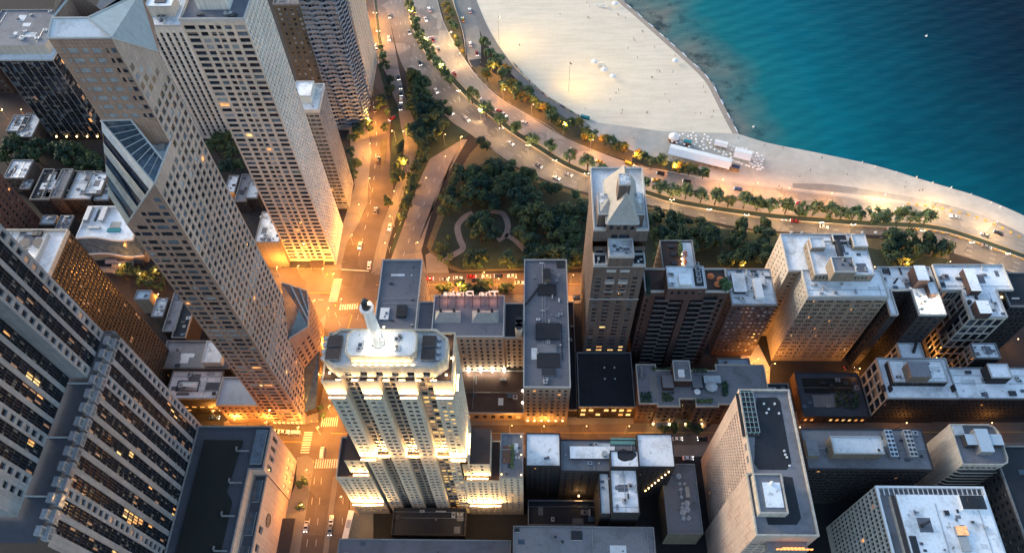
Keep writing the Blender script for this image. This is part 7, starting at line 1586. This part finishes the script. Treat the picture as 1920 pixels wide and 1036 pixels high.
tent('pavilion',1393,289,10,8,3.4,'square white pavilion at the right side of the beach cafe')
c=at(1264,255,3.6); t=thing('round_tent','round white tent with a brown timber skirt at the left end of the beach cafe','tent',(c.x,c.y,.1))
mb=MB(); mb.cyl(c.x,c.y,2.6,3.4,3.1,3.1,'canvas',18); mb.cyl(c.x,c.y,3.4,4.6,3.1,.3,'canvas',18); mb.build('canopy',t); mb=MB(); mb.cyl(c.x,c.y,.1,1.2,3.0,3.0,'wood',18); mb.build('skirt',t)
for i in range(8): mb=MB(); a=6.283*i/8; mb.box(c.x+2.9*math.cos(a)-.08,c.y+2.9*math.sin(a)-.08,1.2,c.x+2.9*math.cos(a)+.08,c.y+2.9*math.sin(a)+.08,2.6,'wood'); mb.build('post',t)
for px,py,mt,lab in((1380,313,'blue_cloth','tan kiosk with a dark roof at the right end of the marquee'),(1290,266,'teal_cloth','brown kiosk with a teal roof among the cafe umbrellas')):
    q=at(px,py,2.6); t=thing('kiosk',lab,'kiosk',(q.x,q.y,.1)); mb=MB(); mb.obox((q.x,q.y),u,4.2,2.8,.1,2.5,'wood' if mt!='blue_cloth' else 'tan_brick'); mb.build('wall',t); mb=MB(); mb.obox((q.x,q.y+.5),u,4.6,2.2,2.52,2.8,mt); mb.build('roof',t)
mb=MB(); e0=at(1256,302,0); e1=at(1375,320,0)
for i in range(34):
    q=e0.lerp(e1,i/33); mb.box(q.x-.06,q.y-.06,.1,q.x+.06,q.y+.06,1.3,'wood')
for zz in(.5,1.1): mb.tube((e0.x,e0.y,zz),(e1.x,e1.y,zz),.05,'wood',4)
tag(mb.build('fence'),'low brown post fence along the front of the beach cafe','fence')
k=0
for p in sorted(scatter([(1273,250),(1300,248),(1325,252),(1340,262),(1335,268),(1338,284),(1300,276),(1262,268),(1256,275),(1260,264)],30,5.6,51)+scatter([(1338,279),(1372,288),(1372,302),(1350,286)],9,5,52)+scatter([(1405,283),(1432,290),(1430,320),(1405,312),(1372,298),(1376,306),(1400,308),(1412,300)],36,5.0,53)+scatter([(1366,272),(1405,280),(1378,278),(1374,284)],9,5,54)):
    k+=1; umb(p[0],p[1],1.0,'small white cafe umbrella, %s from the left beside the white tents'%ordn(k),'cafe umbrellas',h=2.2,dome=.12)
# mural wall
mb=MB(); ml2=wline([(962,118),(992,152),(1032,186),(1085,218)],0,5); cols=['concrete','teal_cloth','red_brick','canvas','cream','blue_cloth','pink_stone','canvas']
L_=resample(ml2,2.0)
for i,(a,b) in enumerate(zip(L_,L_[1:])):
    mt=cols[i*5%8] if i%3 else 'concrete'; d=(b-a).normalized(); n=Vector((-d.y,d.x)); 
    for s in(.15,-.15): q=[(*(a+n*s),.04),(*(b+n*s),.04),(*(b+n*s),1.25),(*(a+n*s),1.25)]; mb.face(q if s<0 else q[::-1],mt)
    mb.face([(*(a-n*.15),1.25),(*(b-n*.15),1.25),(*(b+n*.15),1.25),(*(a+n*.15),1.25)],'concrete')
tag(mb.build('wall'),'low concrete wall painted with a colourful mural between the path and the sand','wall')
q=at(1097,222,0); mb=MB(); mb.obox((q.x,q.y),u,5.5,1.6,.1,1.9,'teal_cloth','teal_cloth'); tag(mb.build('container'),'dark teal container at the lower end of the mural wall','container')
# people
def person_mesh(pose,rr):
    mb=MB(); P=[]; n=8
    prof=[(.0,.10,.09),(.45,.10,.09),(.85,.17,.11),(1.0,.15,.10),(1.35,.20,.12),(1.45,.13,.09),(1.5,.055,.055),(1.56,.085,.09),(1.66,.095,.1),(1.75,.05,.05)]
    R=[]
    for z,rx,ry in prof: R.append([(rx*math.cos(6.283*i/n),ry*math.sin(6.283*i/n),z) for i in range(n)])
    for k in range(len(R)-1):
        mt='cloth_dark' if prof[k][0]<.9 else (pose if prof[k][0]<1.4 else 'skin')
        for i in range(n): j=(i+1)%n; mb.face([R[k][i],R[k][j],R[k+1][j],R[k+1][i]],mt)
    mb.face(R[-1],'bark')
    for s in(-1,1): mb.tube((s*.19,0,1.38),(s*.27,.03,1.1),.05,pose,6); mb.tube((s*.27,.03,1.1),(s*.25,.15,.82),.038,'skin',6); mb.tube((s*.25,.15,.82),(s*.25,.18,.72),.04,'skin',5); mb.tube((s*.09,.02,.06),(s*.09,.2,.04),.045,'cloth_dark',5)
    return mb.mesh('person')
PM={c:person_mesh(c,random) for c in('cloth_dark','cloth_light','cloth_red')}
def person(px,py,c,label,group,z=.05):
    q=at(px,py,.9); o=bpy.data.objects.new('person',PM[c]); COL.objects.link(o); o.location=(q.x,q.y,z); o.rotation_euler=(0,0,random.uniform(0,6.28)); tag(o,label,'person',group)
pp=[(1100,4,'cloth_dark'),(1106,12,'cloth_light'),(1102,32,'cloth_dark'),(1104,33,'cloth_red'),(1050,26,'cloth_light'),(1158,26,'cloth_dark'),(1160,27,'cloth_red'),(1173,33,'cloth_light'),(1204,58,'cloth_dark'),(1206,59,'cloth_dark'),(1188,72,'cloth_light'),(1190,75,'cloth_dark'),(1227,88,'cloth_light'),(974,84,'cloth_red'),(1178,90,'cloth_light'),(1195,107,'cloth_red'),(1232,131,'cloth_light'),(1237,133,'cloth_dark'),(1262,134,'cloth_light'),(1222,144,'cloth_dark'),(1223,145,'cloth_dark'),(1268,157,'cloth_light'),(1247,176,'cloth_light'),(1155,174,'cloth_dark'),(1160,168,'cloth_light'),(1144,186,'cloth_red'),(1255,189,'cloth_light'),(1319,162,'cloth_dark'),(1322,172,'cloth_red'),(1097,203,'cloth_light'),(1165,212,'cloth_dark'),(1167,206,'cloth_red'),(1212,211,'cloth_dark'),(1214,210,'cloth_dark'),(1303,211,'cloth_light'),(1314,212,'cloth_dark'),(1338,208,'cloth_red'),(1358,218,'cloth_light'),(1188,258,'cloth_dark'),(1385,258,'cloth_dark'),(1434,271,'cloth_dark'),(1468,276,'cloth_dark'),(1266,104,'cloth_red'),(1335,218,'cloth_light')]
for i,(x,y,c) in enumerate(pp): person(x,y,c,'tiny person in %s top, %s from the left on the sand'%({'cloth_dark':'a dark','cloth_light':'a pale','cloth_red':'a red'}[c],ordn(1+sorted(range(len(pp)),key=lambda k:pp[k][0]).index(i))),'people on the beach')
for i,(x,y) in enumerate(sorted(((1461,349),(1466,353),(1541,295),(1589,326),(1699,340),(1697,350),(1724,357),(1730,356),(1560,385),(1222,314),(1220,316),(1520,318),(1500,330)))): person(x,y,('cloth_dark','cloth_light','cloth_red')[i%3],'person walking on the concrete promenade, %s from the left'%ordn(i+1),'people on the promenade',.1)
for i,(x,y) in enumerate(sorted(((582,885),(580,890),(583,895),(586,812),(612,590),(622,560),(645,492),(690,440),(812,441),(685,345),(683,348),(1120,793),(1032,797)),key=lambda p:p[1])): person(x,y,('cloth_dark','cloth_light','cloth_red')[i%3],'pedestrian, %s from the top on the city pavements'%ordn(i+1),'pedestrians on the pavements',.2)
# promenade bollards, buoys, crossing pole, seaweed-dark patches are left to the water depth
for i,p in enumerate(((1616,303),(1640,311),(1680,322),(1718,331),(1748,341),(1783,350),(1820,363),(1858,379),(1875,387))):
    q=at(p[0],p[1],.3); mb=MB(); mb.cyl(q.x,q.y-.6,.05,.9,.28,.25,'white_paint',8); mb.sphere((q.x,q.y-.6,.95),.3,'white_paint'); tag(mb.build('bollard'),'white bollard, %s from the left along the edge of the promenade'%ordn(i+1),'bollard','promenade bollards')
for i,p in enumerate(((1737,68),(1413,238))):
    q=at(p[0],p[1],-.4); t=thing('buoy',('white buoy floating far out on the dark blue lake','white marker buoy in the shallows near the beach cafe')[i],'buoy',(q.x,q.y,-.6)); mb=MB(); mb.sphere((q.x,q.y,-.4),.7,'white_paint',10,6); mb.build('float',t); mb=MB(); mb.cyl(q.x,q.y,.1,1.3,.1,.08,'white_paint',6); mb.build('mast',t)

# traffic signals at the crossings
SG=None
for i,p in enumerate(sorted(((628,524),(634,572),(674,578),(600,796),(636,788),(592,872),(640,866),(682,300),(678,121)),key=lambda p:p[1])):
    q=at(p[0],p[1],0); lab='traffic signal, %s from the top at the avenue crossings'%ordn(i+1)
    if SG is None:
        SG=thing('traffic_signal',lab,'traffic signal',(q.x,q.y,.15),'traffic signals'); mb=MB(); mb.cyl(q.x,q.y,.15,5,.1,.08,'dark_metal',8); mb.tube((q.x,q.y,4.9),(q.x+3,q.y,5.3),.06,'dark_metal',5); mb.build('pole',SG)
        for dx in(0,2.9): mb=MB(); mb.box(q.x+dx-.2,q.y-.2,4.2,q.x+dx+.2,q.y+.2,5.3,'paint_yellow',bottom=True); h_=mb.build('signal_head',SG); mb=MB(); mb.sphere((q.x+dx,q.y-.22,4.45),.14,'tail_lamp',6,4); mb.build('lens',h_)
    else: c=copy_tree(SG,None,(q.x,q.y,.15),i*1.57); c['label']=lab
